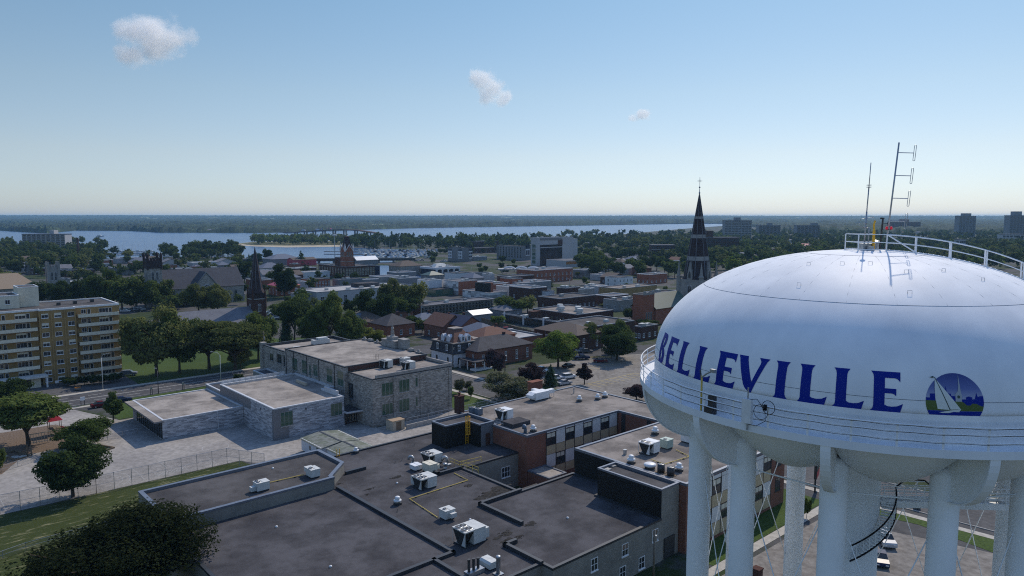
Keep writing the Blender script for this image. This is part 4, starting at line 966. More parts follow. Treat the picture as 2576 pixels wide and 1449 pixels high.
mb = MB(); mb.smooth = True; mb.lathe([(0.5,0),(0.46,.5),(0.36,1.1),(0.4,1.55),(0.33,1.8),(0.13,1.95),(0.12,2.0)], 14); obj('robe', mb, M['stone_l'], t)
mb = MB(); mb.smooth = True; mb.lathe([(0.05,1.98),(0.17,2.08),(0.19,2.22),(0.14,2.38),(0,2.44)], 12); obj('head', mb, M['stone_l'], t)
for s in (-1, 1):
    mb = MB(); mb.smooth = True; mb.tube([(0,s*.34,1.65),(0.05,s*.5,1.3),(0.25,s*.3,1.1)], .1, 6, r2=.06); obj('arm', mb, M['stone_l'], t)
mb = MB(); mb.tube([(0,.45,.4),(0,.5,3.2)], .035, 5); obj('staff', mb, M['stone_l'], t)
# ------------------------------------------------------------------ modern grey-brick extension of the stone school
Gb = Bld('school_extension', 'modern pale and dark grey striped-brick school extension with flat roofs', 'school', -21.2, 72.2)
Gb.flat([(-3.6,72.2),(13.2,72.2),(13.2,82),(16.1,82),(16.1,103),(-3.6,103)], 0, 7.05, M['grey_brick'], M['roof_tan'], M['coping_l'], 0.45, 0.45, 0.25)
Gb.flat([(-21.2,88.5),(-3.7,88.5),(-3.7,111.4),(-21.2,111.4)], 0, 4.5, M['grey_brick'], M['roof_tan'], M['coping_l'], 0.2, 0.4, 0.22, wname='low_wall')
mb = MB(); mb.box(-23.0+21.2, 87.9-72.2, 4.12, -21.15+21.2, 111.2-72.2, 4.42); obj('canopy', mb, M['grey_panel'], Gb.o)
mb = MB(); mb.box(-1.77, 15.75, 4.42, -0.1, 38.9, 4.45); obj('canopy_roof', mb, M['roof_tan'], Gb.o)
Gb.box('entry_glazing', -21.26, 88.9, 0.25, -21.21, 108, 3.7, M['glass'])
for i in range(12): Gb.box('glazing_bar', -21.34, 89+i*1.7, 0.2, -21.26, 89.12+i*1.7, 4.1, M['dmetal'])
Gb.box('corner_panel', -3.68, 72.12, 0, -0.2, 72.19, 6.75, M['grey_panel']); Gb.box('corner_panel', -3.68, 72.2, 0, -3.61, 72.9, 6.75, M['grey_panel'])
Gb.box('side_panel', -3.68, 84.5, 4.51, -3.61, 102.8, 6.75, M['grey_panel'])
x, y, z, w_, h_ = S_rect(Gb, ZF, 470, 985, 588, 1120, 72.1); win(Gb.o, x, y, z, w_, h_, 'S', 3, 1, 'gmetal', 'glass_green')
x, y, z, w_, h_ = S_rect(Gb, ZF, 945, 905, 1052, 1022, 72.2); win(Gb.o, x, y, z, w_, h_, 'S', 3, 1, 'gmetal', 'glass_green')
Gb.box('wall_light', 3.6, 72.05, 5.6, 3.95, 72.2, 5.85, M['dmetal']); Gb.box('wall_light', -3.72, 78.6, 5.6, -3.6, 79, 5.85, M['dmetal'])
Gb.box('drain_channel', -9.6, 88.42, 0.1, -9.45, 88.49, 4.4, M['coping_l'])
Gb.flat([(13.25,71.2),(18.4,70.6),(18.4,79.8),(13.25,81.9)], 2.9, 3.35, M['grey_panel'], M['roof_dark2'], M['coping_l'], 0.05, 0.25, 0.3, wname='porch_fascia', foot=False)
Gb.box('entry_doors', 13.4, 73.4, 0, 17.0, 73.5, 2.7, M['brick_d'])
for i in range(4): win(Gb.o, 13.9+i*.85+21.2, 73.4-72.2, 0.35, .62, 2.1, 'S', 1, 2, 'beige', 'glass', sill=False)
mb = MB(); mb.box(16.2+0,0,0,16.25,0.1,0.1)
Gb.flat([(16.15,103),(16.15,121),(12,121),(12,113),(-3.6,113),(-3.6,103.1),(16.1,103.1)], 0, 5.4, M['stone_l'], M['roof_dark'], M['coping_l'], 0.4, 0.35, 0.25, wname='link_wall', foot=False)
t = thing('roof_screen', 'white slatted screen rail along the back of the extension roof', 'railing', W(-3.4, 102.2, 7.05), TH)
mb = MB()
for i in range(12): mb.box(i*1.45,0,0,i*1.45+.08,.08,1.0)
obj('posts', mb, M['offwhite'], t); mb = MB()
for z in (.15,.38,.61,.84): mb.box(-.05,.085,z,16.2,.12,z+.14)
obj('slats', mb, M['white'], t)
mb = MB(); mb.box(0,0,0,5.2,.5,.75); one('roof_box_duct', mb, M['beige'], 'long tan duct box on the link roof beside the stone school wall', 'duct', W(12.4, 88.8, 6.65), TH+pi/2)
mb = MB(); mb.box(0,0,0,.35,6.5,1.15); one('parapet_wall', mb, M['coping_l'], 'short raised pale parapet at the right end of the extension roof', 'parapet', W(12.8, 74.5, 6.65), TH)
# shed, ramp wall and portable classrooms
t = thing('storage_shed', 'small tan plywood storage shed at the corner of the stone school', 'shed', W(19, 60.9), TH)
mb = MB(); mb.box(0,0,0,3.1,2.9,2.25); obj('wall', mb, M['beige'], t); mb = MB(); mb.box(-.1,-.1,2.25,3.2,3.0,2.36); obj('roof', mb, M['shingle_t'], t)
mb = MB(); mb.box(.9,-.04,.05,2.2,0,2.0); obj('door', mb, M['wood'], t)
t = thing('retaining_wall', 'pale concrete ramp wall topped by chain-link beside the stone school', 'wall', W(22.2, 60.4), TH)
mb = MB(); mb.box(0,-.15,0,30,.15,1.05); obj('wall', mb, M['concrete'], t)
k = N('chain_link'); v = k.coord('Object'); cw_ = []
sx = k.n('SeparateXYZ'); k.l(v, sx.inputs[0]); ad = k.n('Math'); ad.operation = 'ADD'; k.l(sx.outputs[0], ad.inputs[0]); k.l(sx.outputs[1], ad.inputs[1])
fac = []
for sgn in ('ADD', 'SUBTRACT'):
    m1 = k.n('Math'); m1.operation = sgn; k.l(ad.outputs[0], m1.inputs[0]); k.l(sx.outputs[2], m1.inputs[1])
    m2 = k.n('Math'); m2.operation = 'PINGPONG'; m2.inputs[1].default_value = 0.05; k.l(m1.outputs[0], m2.inputs[0])
    m3 = k.n('Math'); m3.operation = 'LESS_THAN'; m3.inputs[1].default_value = 0.005; k.l(m2.outputs[0], m3.inputs[0]); fac.append(m3)
mx = k.n('Math'); mx.operation = 'MAXIMUM'; k.l(fac[0].outputs[0], mx.inputs[0]); k.l(fac[1].outputs[0], mx.inputs[1])
k.l(mx.outputs[0], k.b.inputs['Alpha']); M['chain'] = k.done((0.22,0.23,0.24), 0.5, 0.5)
def chain_fence(label, pts, h, step, mat_post='gmetal', z=0.0, name='chain_link_fence'):
    a0, b0 = pts[0]; t = thing(name, label, 'fence', W(a0, b0, z), TH)
    m = MB(); pp = None
    for (p0, q0), (p1, q1) in zip(pts, pts[1:]):
        l = hypot(p1-p0, q1-q0); n = max(1, round(l/step))
        m.quad((p0-a0,q0-b0,.05),(p1-a0,q1-b0,.05),(p1-a0,q1-b0,h),(p0-a0,q0-b0,h))
        r = MB(); r.tube([(p0-a0,q0-b0,h),(p1-a0,q1-b0,h)], .03, 5); r.tube([(p0-a0,q0-b0,h*.5),(p1-a0,q1-b0,h*.5)], .022, 5); obj('rail', r, M[mat_post], t)
        for i in range(n+1):
            x, y = p0-a0+(p1-p0)*i/n, q0-b0+(q1-q0)*i/n
            if pp is None: c = MB(); c.tube([(0,0,0),(0,0,h+.05)], .045, 6); pp = obj('post', c, M[mat_post], t, (x,y,0))
            else: link('post', pp.data, t, (x,y,0))
    obj('mesh', m, M['chain'], t, fix=False); return t
chain_fence('tall chain-link fence between the playground and the dry field', [(-80,65.6),(-52.9,65.2),(-39.2,64.4),(-16.6,64.4),(-12.5,56.5)], 3.15, 2.85)
chain_fence('low chain-link rail on top of the concrete ramp wall', [(22.4,60.4),(52,60.4)], 1.5, 3.0, z=1.05)
chain_fence('low chain-link fence crossing the dry field at bottom left', [(-75,40),(-52,47),(-41,47.5)], 1.2, 3.0)
chain_fence('chain-link fence round the small playground trees', [(-24,97),(-33,97),(-50,88),(-62,96)], 1.3, 3.0)
def portable(label, a0, b0, L_, D_p, h, seed):
    t = thing('portable_classroom', label, 'portable classroom', W(a0, b0), TH, 'portable classrooms behind the grey school')
    mb = MB(); mb.box(0,0,.3,L_,D_p,h); obj('wall', mb, M['stucco_w'], t)
    mb = MB(); r = h+.55; mb.yprism([(-.25,h-.05),(L_/2,r),(L_+.25,h-.05),(L_+.25,h-.14),(L_/2,r-.12),(-.25,h-.14)], -.25, D_p+.25); rf = obj('roof', mb, M['mossroof'], t)
    mb = MB(); mb.box(L_/2-.2,-.2,r-.06,L_/2+.2,D_p+.2,r+.03); obj('ridge_cap', mb, M['dmetal'], rf)
    mb = MB(); mb.box(-.05,1.0,.35,0,1.95,2.4); obj('door', mb, M['greenmetal'], t); win(t, 0, D_p*.55, 1.1, 1.0, 1.0, 'W', 2, 1, 'white', 'glass'); win(t, L_*.3, 0, 1.1, 1.2, .9, 'S', 2, 1, 'white', 'glass')
M['mossroof'] = noisy('mossy_roof', (0.13,0.14,0.12), (0.24,0.25,0.23), 1.2, 0.85, 8, big=(0.5,(0.75,0.8,0.68)))
portable('white portable classroom with mossy roof, the larger one nearer the grey extension', -2.3, 53.4, 8.4, 8.6, 2.75, 1)
portable('white portable classroom with mossy roof, half hidden by the grey roof edge', -1.4, 42.6, 7.4, 10.0, 2.7, 2)
# ------------------------------------------------------------------ yellow-brick apartment block on the left
Pb = Bld('apartment_block', 'yellow brick seven storey apartment block with pale balconies at left', 'apartment building', -95, 167.2)
FL = 2.72
Pb.flat([(-95,167.2),(-30.6,167.2),(-30.6,166.2),(-21.6,166.2),(-21.6,167.2),(-9.8,167.2),(-9.8,188.5),(-95,188.5)], 0, 21.8, M['brick_y'], M['roof_dark2'], M['white'], 0.3, 0.3, 0.55)
mb = MB(); mb.box(0,0,0,10.6,1.5,.16); slab = mb.mesh('balcony', M['concrete']); mb = MB(); mb.box(0,-.06,.1,10.6,.0,1.02); mb.box(-.06,0,.1,0,1.45,1.02); mb.box(10.6,0,.1,10.66,1.45,1.02); bp = mb.mesh('balcony_panel', M['cream'])
for f in range(8):
    z = 18.6-f*FL
    if z < 0: z = 0.15
    for a in (-20.9, -41.8, -53.5, -65.2):
        if f == 7 and a != -20.9: continue
        o = link('balcony', slab, Pb.o, (a+95, -1.5, z-.16)); link('balcony_panel', bp, o)
    zz = z+.12
    for a in (-20.9, -41.8, -53.5, -65.2):
        win(Pb.o, a+95+1.6, 0, zz+.75, 1.3, 1.25, 'S', 2, 1, 'white', 'glass', sill=False, blind=(0.3 if (f*3+int(a))%3 == 0 else 0.0))
        win(Pb.o, a+95+3.0, 0, zz, .85, 2.0, 'S', 1, 1, 'white', 'glass', sill=False, name='door')
        win(Pb.o, a+95+6.9, 0, zz+.6, 2.5, 1.4, 'S', 3, 1, 'white', 'glass', sill=False, blind=(0.35 if (f+int(a))%2 else 0.0))
        win(Pb.o, a+95+8.7, 0, zz, .85, 2.0, 'S', 1, 1, 'white', 'glass', sill=False, name='door')
    for i, a in enumerate((-29.2, -26.0, -22.7)):
        win(Pb.o, a+95, -1.0, z+.55, 1.7, 1.25, 'S', 2, 1, 'white', 'glass', blind=(0.3 if (f+i*2)%3 == 0 else 0.55 if (f+i)%4 == 1 else 0.0))
for a in (-30.5,-27.6,-24.3,-21.7): Pb.box('pier', a-.18, 166.0, 0, a+.18, 166.19, 21.2, M['brick_y'])
Pb.flat([(-33.6,178),(-28.5,178),(-28.5,186),(-33.6,186)], 21.52, 27.4, M['cream'], M['roof_dark2'], M['white'], 0.2, 0.2, 0.2, wname='lift_tower', foot=False)
Pb.flat([(-80,176),(-33.7,176),(-33.7,187),(-80,187)], 21.52, 25.4, M['cream'], M['roof_dark2'], M['white'], 0.2, 0.3, 0.3, wname='penthouse_wall', foot=False)
win(Pb.o, -36.5+95, 176-167.2, 22.8, 1.2, 1.3, 'S', 2, 1, 'white', 'glass'); win(Pb.o, -39+95, 176-167.2, 22.8, 1.2, 1.3, 'S', 2, 1, 'white', 'glass')
for a, b in ((-24,176),(-19.5,177),(-14.5,179)):
    mb = MB(); mb.box(-.5,-.5,0,.5,.5,.9); Pb.mesh('roof_vent', mb, M['dmetal'], a, b, 21.5)
mb = MB(); mb.box(-44+95,-5.2,2.9,-29.9+95,-1.05,3.35); obj('porch_roof', mb, M['offwhite'], Pb.o)
for a in (-30.2,-43): mb = MB(); mb.box(-.2,-.2,0,.2,.2,2.9); Pb.mesh('porch_post', mb, M['white'], a, 162.4)
Pb.box('lobby_wall', -43, 163.6, 0, -31.5, 163.8, 2.88, M['cream']); win(Pb.o, -36+95, 163.6-167.2, .6, 4.4, 1.9, 'S', 4, 2, 'dmetal', 'glass')
# ------------------------------------------------------------------ roof-top plant: every unit is a thing that stands on a roof
def fan(mb, x, y, z, r):
    mb.mat(1); mb.lathe([(r,z),(r,z+.06)], 14, x, y); mb.mat(0)
    mb.lathe([(r*1.0,z+.0),(r*1.12,z+.07),(r*1.0,z+.09)], 14, x, y, cap=False); mb.lathe([(r*.25,z+.06),(r*.25,z+.1)], 8, x, y)
def rtu(label, a, b, z, L_, Wd, h, fans=4, coil=True, hood=None, box=None, col='offwhite', flip=False, rz=0.0, name='rooftop_unit', lid=1.0):
    """packaged air unit: casing on a curb, V-shaped coil end under a fan deck, optional hood / side box"""
    t = thing(name, label, 'air conditioner', W(a, b, z), TH+rz)
    mb = MB(); mb.box(.08,.08,0,L_-.08,Wd-.08,.22); obj('curb', mb, M['dmetal'], t)
    mb = MB(); c = L_*.42 if coil else 0.0
    if coil:
        if not flip:
            mb.box(c,0,.22,L_,Wd,h)
            obj('casing', mb, M[col], t); mb = MB()
            mb.xprism([(0,h-.12),(Wd,h-.12),(Wd*.62,.3),(Wd*.38,.3)], .03, c-.01); obj('coil', mb, M['coil'], t)
            mb = MB(); mb.add([(0,0,h-.1),(0,0,.24),(0,Wd*.30,.24),(0,Wd*.02,h-.1)], [(0,1,2,3)]); mb.box(0,0,h-.12,L_*.44,Wd,h-.001)
            mb.box(0,0,.24,.05,.05,h-.12); mb.box(0,Wd-.05,.24,.05,Wd,h-.12); obj('fan_deck', mb, M[col], t)
    else:
        mb.box(0,0,.22,L_,Wd,h); obj('casing', mb, M[col], t)
    mb = MB(); mb.box(-.05,-.05,h,L_+.05,Wd+.05,h+.07); mb.box(L_*.5-.03,-.05,h+.07,L_*.5+.03,Wd+.05,h+.1)
    r = min(.46, Wd*.19)
    pos = {4: [(.13,.27),(.13,.73),(.34,.27),(.34,.73)], 2: [(.2,.3),(.2,.72)], 1: [(.25,.5)], 0: []}[fans]
    lid_ = obj('top_panel', mb, M[col], t)
    if fans:
        mb = MB()
        for fx, fy in pos: fan(mb, L_*fx, Wd*fy, h+.07, r)
        obj('fan', mb, [M['gmetal'], M['dmetal']], t)
    if hood:
        x0, y0, x1, y1, z0, z1 = hood; mb = MB(); mb.yprism([(x0,z1-.25),(x1,z1),(x1,z0),(x0,z0+.25)], y0, y1); obj('intake_hood', mb, M[col], t)
    if box:
        mb = MB(); mb.box(*box); obj('side_box', mb, M[col], t)
    return t
M['coil'] = bricky('coil_fins', (0.05,0.052,0.055), (0.035,0.037,0.04), (0.02,0.02,0.02), 3, 0.05, 0.01, blot=False)
def mushroom(label, a, b, z, s=1.0, low=False, group=None):
    t = thing('roof_ventilator', label, 'ventilator', W(a, b, z), TH, group)
    mb = MB(); mb.box(-.42*s,-.42*s,0,.42*s,.42*s,.28*s); obj('curb', mb, M['dmetal'], t)
    mb = MB(); mb.smooth = True
    if low: mb.lathe([(.35*s,.28*s),(.62*s,.32*s),(.72*s,.42*s),(.70*s,.58*s),(.5*s,.68*s),(0,.72*s)], 20)
    else: mb.lathe([(.30*s,.28*s),(.32*s,.5*s),(.56*s,.55*s),(.56*s,.68*s),(.34*s,.74*s),(.33*s,.85*s),(.36*s,.9*s),(.34*s,1.12*s),(.2*s,1.2*s),(0,1.22*s)], 18)
    obj('cap', mb, M['white'], t); return t
def dome(a, b, z):
    mb = MB(); mb.smooth = True; mb.lathe([(.16,0),(.2,.08),(.16,.2),(0,.26)], 10)
    return mb
def gooseneck(label, a, b, z, r=.22, h=1.1, d=0.0, col='gmetal'):
    mb = MB(); mb.smooth = True
    mb.tube([(0,0,0),(0,0,h*.6)]+[(.4*(1-cos(q)), 0, h*.6+.4*sin(q)) for q in [pi*i/8 for i in range(1,8)]]+[(.8,0,h*.45)], r, 10); mb.smooth = False; mb.box(-.35,-.35,0,.35,.35,.14)
    return one('gooseneck_vent', mb, M[col], label, 'vent', W(a, b, z), TH+d)
def condenser(label, a, b, z, s, h, col, rd=False):
    t = thing('condenser', label, 'condenser', W(a, b, z), TH, None)
    mb = MB()
    if rd: mb.smooth = True; mb.lathe([(s*.5,0.08),(s*.5,h)], 20); mb.smooth = False
    else: mb.box(-s/2,-s/2,.1,s/2,s/2,h)
    obj('casing', mb, M[col], t); mb = MB(); fan(mb, 0, 0, h, s*.36); obj('fan', mb, [M['gmetal'], M['dmetal']], t)
    mb = MB(); mb.box(-s*.6,-s*.6,0,s*.6,s*.6,.08); obj('base', mb, M['wood'], t); return t
A6 = lambda x, y: ab(ZI(x, y), 6.0)
A6J = lambda x, y: ab(ZJ(x, y), 6.0)
A6K = lambda x, y: ab(ZK(x, y), 6.0)
a, b = A6(262, 662); rtu('small pale air unit with a side box, left one on the raised long roof', *ab(ZI(255, 665), 7.6), 7.55, 1.9, 1.5, 1.35, 2, False, box=(-.75,.35,.25,-.02,1.1,.9))
rtu('small one-fan air unit with duct hood, right one on the raised long roof', *ab(ZI(765, 535), 7.6), 7.55, 1.5, 1.9, 1.35, 1, False, box=(.1,1.92,.6,1.3,2.7,1.3))
rtu('pale air unit with four fans, the one nearest the black penthouse', *ab(ZI(1880, 415), 6.0), 6.0, 2.7, 2.6, 1.75, 4, True)
rtu('cream air unit with a sloping hood between two four-fan units', *ab(ZI(1880, 492), 6.0), 6.0, 1.6, 2.1, 1.5, 0, False, col='cream', hood=(1.62,.3,2.3,1.4,.3,1.2))
rtu('low white air box with an orange tarpaulin end beside the cream unit', *ab(ZI(1742, 468), 6.0), 6.0, 1.5, 1.6, .9, 0, False, col='white')
rtu('four-fan air unit with dark coil end in the middle of the grey roof', *ab(ZI(1800, 655), 6.0), 6.0, 3.0, 2.5, 1.8, 4, True, box=(.4,2.52,.25,1.8,3.4,1.5))
rtu('single-fan white air unit with a square side box, beside the yellow gas line', *ab(ZI(2030, 935), 6.0), 6.0, 1.7, 1.5, 1.35, 1, False, box=(.6,-.62,.45,1.5,-.02,1.05))
rtu('largest white air unit with four fans and a stepped tail, nearest the camera', *ab(ZI(2215, 1200), 6.0), 6.0, 3.4, 2.6, 2.1, 4, True, box=(3.42,.35,.3,4.3,2.0,1.6))
mushroom('white spun mushroom vent in the middle of the dark school roof', *A6(1577, 775), 6.0, 1.05)
mushroom('white mushroom vent by the back parapet near the portable classrooms', *A6(1185, 290), 6.0, 0.9)
gooseneck('grey gooseneck vent left of the four-fan unit by the penthouse', *A6(1725, 382), 6.0, .24, 1.2, 2.2)
gooseneck('grey gooseneck vent right of the four-fan unit by the penthouse', *A6(2045, 400), 6.0, .26, 1.6, 2.4)
mb = MB(); mb.smooth = True; mb.lathe([(.35,0),(.35,.25),(.28,.3),(.28,.7),(.4,.75),(.4,1.0),(0,1.05)], 14); mb.tube([(0,0,.6),(1.1,-.2,.6)], .2, 8)
one('exhaust_fan', mb, M['gmetal'], 'squat exhaust fan with a side pipe behind the cream roof unit', 'exhaust fan', W(*A6(2025, 440), 6.0), TH)
dm = dome(0,0,0).mesh('roof_vent_cap', M['white'])
for (x, y, z_), l in (((400,437,7.55), 'raised long roof left of its right-hand air unit'), ((435,990,6.0), 'big near roof, left of centre'), ((945,1366,6.0), 'big near roof close to the bottom edge'), ((1572,577,6.0), 'grey roof left of the central four-fan unit'), ((2262,925,6.0), 'grey roof right of the single-fan unit')):
    a, b = ab(ZI(x, y), z_); tag(link('dome_ventilator', dm, None, W(a, b, z_)), 'small white dome vent on the '+l, 'vent')
a, b = A6K(1333, 580); tag(link('dome_ventilator', dm, None, W(a, b, 6.0)), 'small white dome vent on the right-hand roof before the black stair block', 'vent')
a, b = A6K(352, 598); tag(link('dome_ventilator', dm, None, W(a, b, 6.0)), 'small white dome vent between the single-fan unit and the largest unit', 'vent')
mb = MB(); mb.lathe([(.16,0),(.03,.12),(.03,.42),(.06,.44),(.0,.5)], 8); pv = mb.mesh('pipe_vent', M['dmetal'])
for (x, y, fn), l in (((1735,222,ZI), 'grey roof in front of the black penthouse'), ((1575,845,ZI), 'grey roof just in front of the mushroom vent'), ((1555,385,ZI), 'leftmost of the row behind the cream unit'), ((1620,362,ZI), 'rightmost of the row behind the cream unit'), ((1132,300,ZI), 'edge beside the back parapet vent'), ((1833,490,ZK), 'shadow of the black stair block'), ((678,858,ZK), 'roof right of the largest air unit'), ((2060,262,ZI), 'penthouse shadow')):
    a, b = ab(fn(x, y), 6.0); tag(link('pipe_vent', pv, None, W(a, b, 6.0)), 'short black pipe vent, '+('on the ' if not l.startswith(('left','right','edge','shadow','pent')) else 'at the ' if not l.startswith(('left','right')) else '')+l, 'pipe vent')
# yellow gas line, guard rail, ladders
def gasline(label, pts, z=6.12, r=.065):
    t = thing('gas_pipe', label, 'pipe', W(*pts[0], z), 0); o = W(*pts[0], z)
    p = [tuple(q-w_ for q, w_ in zip(W(a, b, z), o)) for a, b in pts]
    mb = MB(); mb.tube(p, r, 6); obj('pipe', mb, M['pipe_y'], t)
    for (a0,b0),(a1,b1) in zip(pts, pts[1:]):
        l = hypot(a1-a0,b1-b0)
        for i in range(int(l/2.2)):
            q = (i+.5)/int(l/2.2); x, y, _ = W(a0+(a1-a0)*q, b0+(b1-b0)*q); mb = MB(); mb.box(-.14,-.14,-.13,.14,.14,.02); obj('support_block', mb, M['dmetal'], t, (x-o[0], y-o[1], 0))
    return t
gasline('faded yellow gas pipe zigzagging across the middle of the dark school roof', [A6(1955,905), A6(1690,728), A6(2240,552), A6(2110,485)])
gasline('short yellow gas pipe joining the two small units on the raised roof', [ab(ZI(365,572),7.6), ab(ZI(690,497),7.6)], 7.68)
gasline('yellow gas pipe edging the right-hand gravel roof by the tower columns', [ab(ZJ(2040,838),10.3), ab(ZJ(2165,880),10.3), ab(ZJ(2400,808),10.3), ab(ZJ(2270,745),10.3)], 10.38)
def railing(label, pts, z, h, mat, name='guard_railing', step=1.5, nb=2):
    o = W(*pts[0], z); t = thing(name, label, 'railing', o, TH); a0, b0 = pts[0]
    mb = MB(); q = mb
    for (p0,q0),(p1,q1) in zip(pts, pts[1:]):
        for i in range(nb): mb.tube([(p0-a0,q0-b0,h*(i+1)/nb),(p1-a0,q1-b0,h*(i+1)/nb)], .045, 5)
        n = max(1, round(hypot(p1-p0,q1-q0)/step))
        for i in range(n+1): q.tube([(p0-a0+(p1-p0)*i/n,q0-b0+(q1-q0)*i/n,0),(p0-a0+(p1-p0)*i/n,q0-b0+(q1-q0)*i/n,h)], .045, 5)
    obj('rail', mb, M[mat], t); return t
c0 = A6(2140,440); railing('yellow guard railing at the roof corner above the court', [(5.2,21.5),(5.2,18.9),(9.6,18.5)], 6.05, 1.1, 'pipe_y'); railing('yellow guard railing running along the roof edge beside the court', [(5.2,18.4),(5.4,14.2)], 6.3, 1.1, 'pipe_y')
def ladder(label, a, b, z0, z1, cage=True, mat='yellow', rz=0.0, wd=.55):
    t = thing('ladder', label, 'ladder', W(a, b, z0), TH+rz); H_ = z1-z0
    mb = MB()
    for x in (-wd/2, wd/2): mb.tube([(x,0,0),(x,0,H_+1.0)], .06, 5)
    for i in range(int(H_/.3)): mb.tube([(-wd/2,0,.3+i*.3),(wd/2,0,.3+i*.3)], .035, 4)
    obj('rungs', mb, M[mat], t)
    if cage:
        mb = MB()
        for i in range(6):
            z = H_*.45+i*(H_*.55+1.0)/5; mb.tube([(.42*cos(q), -.05-.75*sin(q), z) for q in [pi*j/8 for j in range(9)]], .045, 4)
        for j in (1,2,4,6,7): q = pi*j/8; mb.tube([(.42*cos(q), -.05-.75*sin(q), H_*.45),(.42*cos(q), -.05-.75*sin(q), H_+1.0)], .035, 4)
        obj('cage', mb, M[mat], t)
    return t
ladder('yellow caged ladder up the black rooftop penthouse', 14.3, 28.35, 6.0, 10.3)
ladder('short yellow ladder at the back parapet by the portable classrooms', *A6(1018, 325), 6.0, 6.4, False)
# the near roof with the three black pipes
a, b = A6K(380, 1140); t = thing('flue_cluster', 'three black flue pipes rising from a grey box at the bottom edge', 'flue', W(a, b, 6.0), TH)
mb = MB(); mb.box(-1.0,-.5,0,1.4,.5,.5); obj('base', mb, M['gmetal'], t)
for i in range(3):
    mb = MB(); mb.lathe([(.17,.5),(.17,1.9-.12*i),(.2,1.92-.12*i),(.2,2.02-.12*i)], 12, -.6+i*.7, 0); obj('flue', mb, M['dmetal'], t)
a, b = A6K(590, 1100); mb = MB(); mb.yprism([(0,.2),(0,.75),(.25,1.0),(1.3,1.0),(1.5,.75),(1.5,.2)], 0, 2.0)
one('vent_hood', mb, M['offwhite'], 'white rounded vent hood beside a tall round stack at the bottom', 'vent hood', W(a-.6, b, 6.0), TH)
a, b = A6K(635, 1140); mb = MB(); mb.smooth = True; mb.lathe([(.26,0),(.26,2.0),(.3,2.02),(.3,2.2),(.2,2.28),(0,2.3)], 18); mb.smooth = False; mb.box(-.5,-.5,0,.5,.5,.12)
one('round_stack', mb, M['gmetal'], 'tall round galvanised stack with white cap near the bottom edge', 'stack', W(a, b, 6.0), TH)
# classroom wing behind the court
RCz = 9.57; CJ = lambda x, y: ab(ZJ(x, y), RCz)
rtu('white air unit with a dark slanted coil on the brick wing, beside the dark skylight', *CJ(640, 475), RCz, 2.6, 2.4, 1.9, 2, True, col='white')
a, b = CJ(950, 290); t = thing('air_handler', 'long white air handler with fat duct on the far edge of brick wing roof', 'air handler', W(a, b, RCz), TH)
mb = MB(); mb.box(0,0,.3,3.9,2.2,1.8); obj('casing', mb, M['white'], t); mb = MB(); mb.box(.2,.2,0,3.7,2.0,.3); obj('curb', mb, M['dmetal'], t)
mb = MB(); mb.yprism([(-.9,1.35),(0,1.78),(0,.8),(-.9,.8)], .2, 2.0); obj('intake_hood', mb, M['white'], t); mb = MB(); mb.box(3.92,.5,.9,6.0,1.5,1.7); mb.box(2.6,2.22,.9,3.7,4.2,1.6); obj('duct', mb, M['white'], t)
mb = MB()
for x, y in ((4.6,.6),(5.9,.6),(5.9,1.4),(4.6,1.4)): mb.tube([(x,y,0),(x,y,.9)], .05, 5)
obj('duct_leg', mb, M['gmetal'], t)
condenser('blue-grey condenser near the brick chimney, left of a pair', *CJ(355, 400), RCz, 1.15, 1.3, 'bluegrey') if M.setdefault('bluegrey', plain('blue_grey_casing', (0.10,0.14,0.19), 0.5)) else 0
condenser('blue-grey condenser near the brick chimney, right of a pair', *CJ(410, 412), RCz, 1.15, 1.3, 'bluegrey')
for (x, y), l in (((1360,285), 'left of three near the far corner of the brick wing roof'), ((1533,268), 'middle of three near the far corner of the brick wing roof'), ((1602,248), 'right of three near the far corner of the brick wing roof'), ((925,570), 'at the near corner of the brick wing roof')): mushroom('white mushroom vent, '+l, *CJ(x, y), RCz, 1.05)
gooseneck('pale blue curved duct at the near corner of the brick wing roof', *CJ(850, 588), RCz, .3, 1.5, 1.2, 'bluegrey')
a, b = CJ(228, 388); mb = MB(); mb.box(-.7,-.7,0,.7,.7,3.3); mb.box(-.8,-.8,3.3,.8,.8,3.5); mb.lathe([(.2,3.5),(.2,4.0),(.32,4.02),(.32,4.12)], 8)
one('chimney', mb, M['brick_d'], 'square dark brick chimney by the two blue-grey condensers', 'chimney', W(a, b, 6.2 if False else RCz-0.1), TH)
a, b = CJ(960, 200); mb = MB(); mb.box(0,0,0,3.2,1.5,1.9); mb.box(-.1,-.1,1.9,3.3,1.6,2.05)
one('chimney', mb, M['brick'], 'broad low brick chimney behind the long white air handler', 'chimney', W(a, b+1.5, RCz-.1), TH)
a, b = CJ(700, 520); mb = MB(); mb.box(0,0,0,4.4,3.2,.75); one('skylight', mb, M['roof_dark'], 'low dark flat skylight box before the white unit with slanted coil', 'skylight', W(a-.5, b-1.5, RCz), TH)
a, b = CJ(1308, 208); mb = MB(); mb.tube([(0,0,0),(0,0,1.3)], .13, 8); one('vent_pipe', mb, M['gmetal'], 'plain upright vent pipe near the far corner of the brick wing', 'vent pipe', W(a, b, RCz), TH)
railing('low galvanised railing at the brick wing corner beside the dark skylight', [CJ(575,500), CJ(640,520)], RCz, 1.0, 'gmetal')
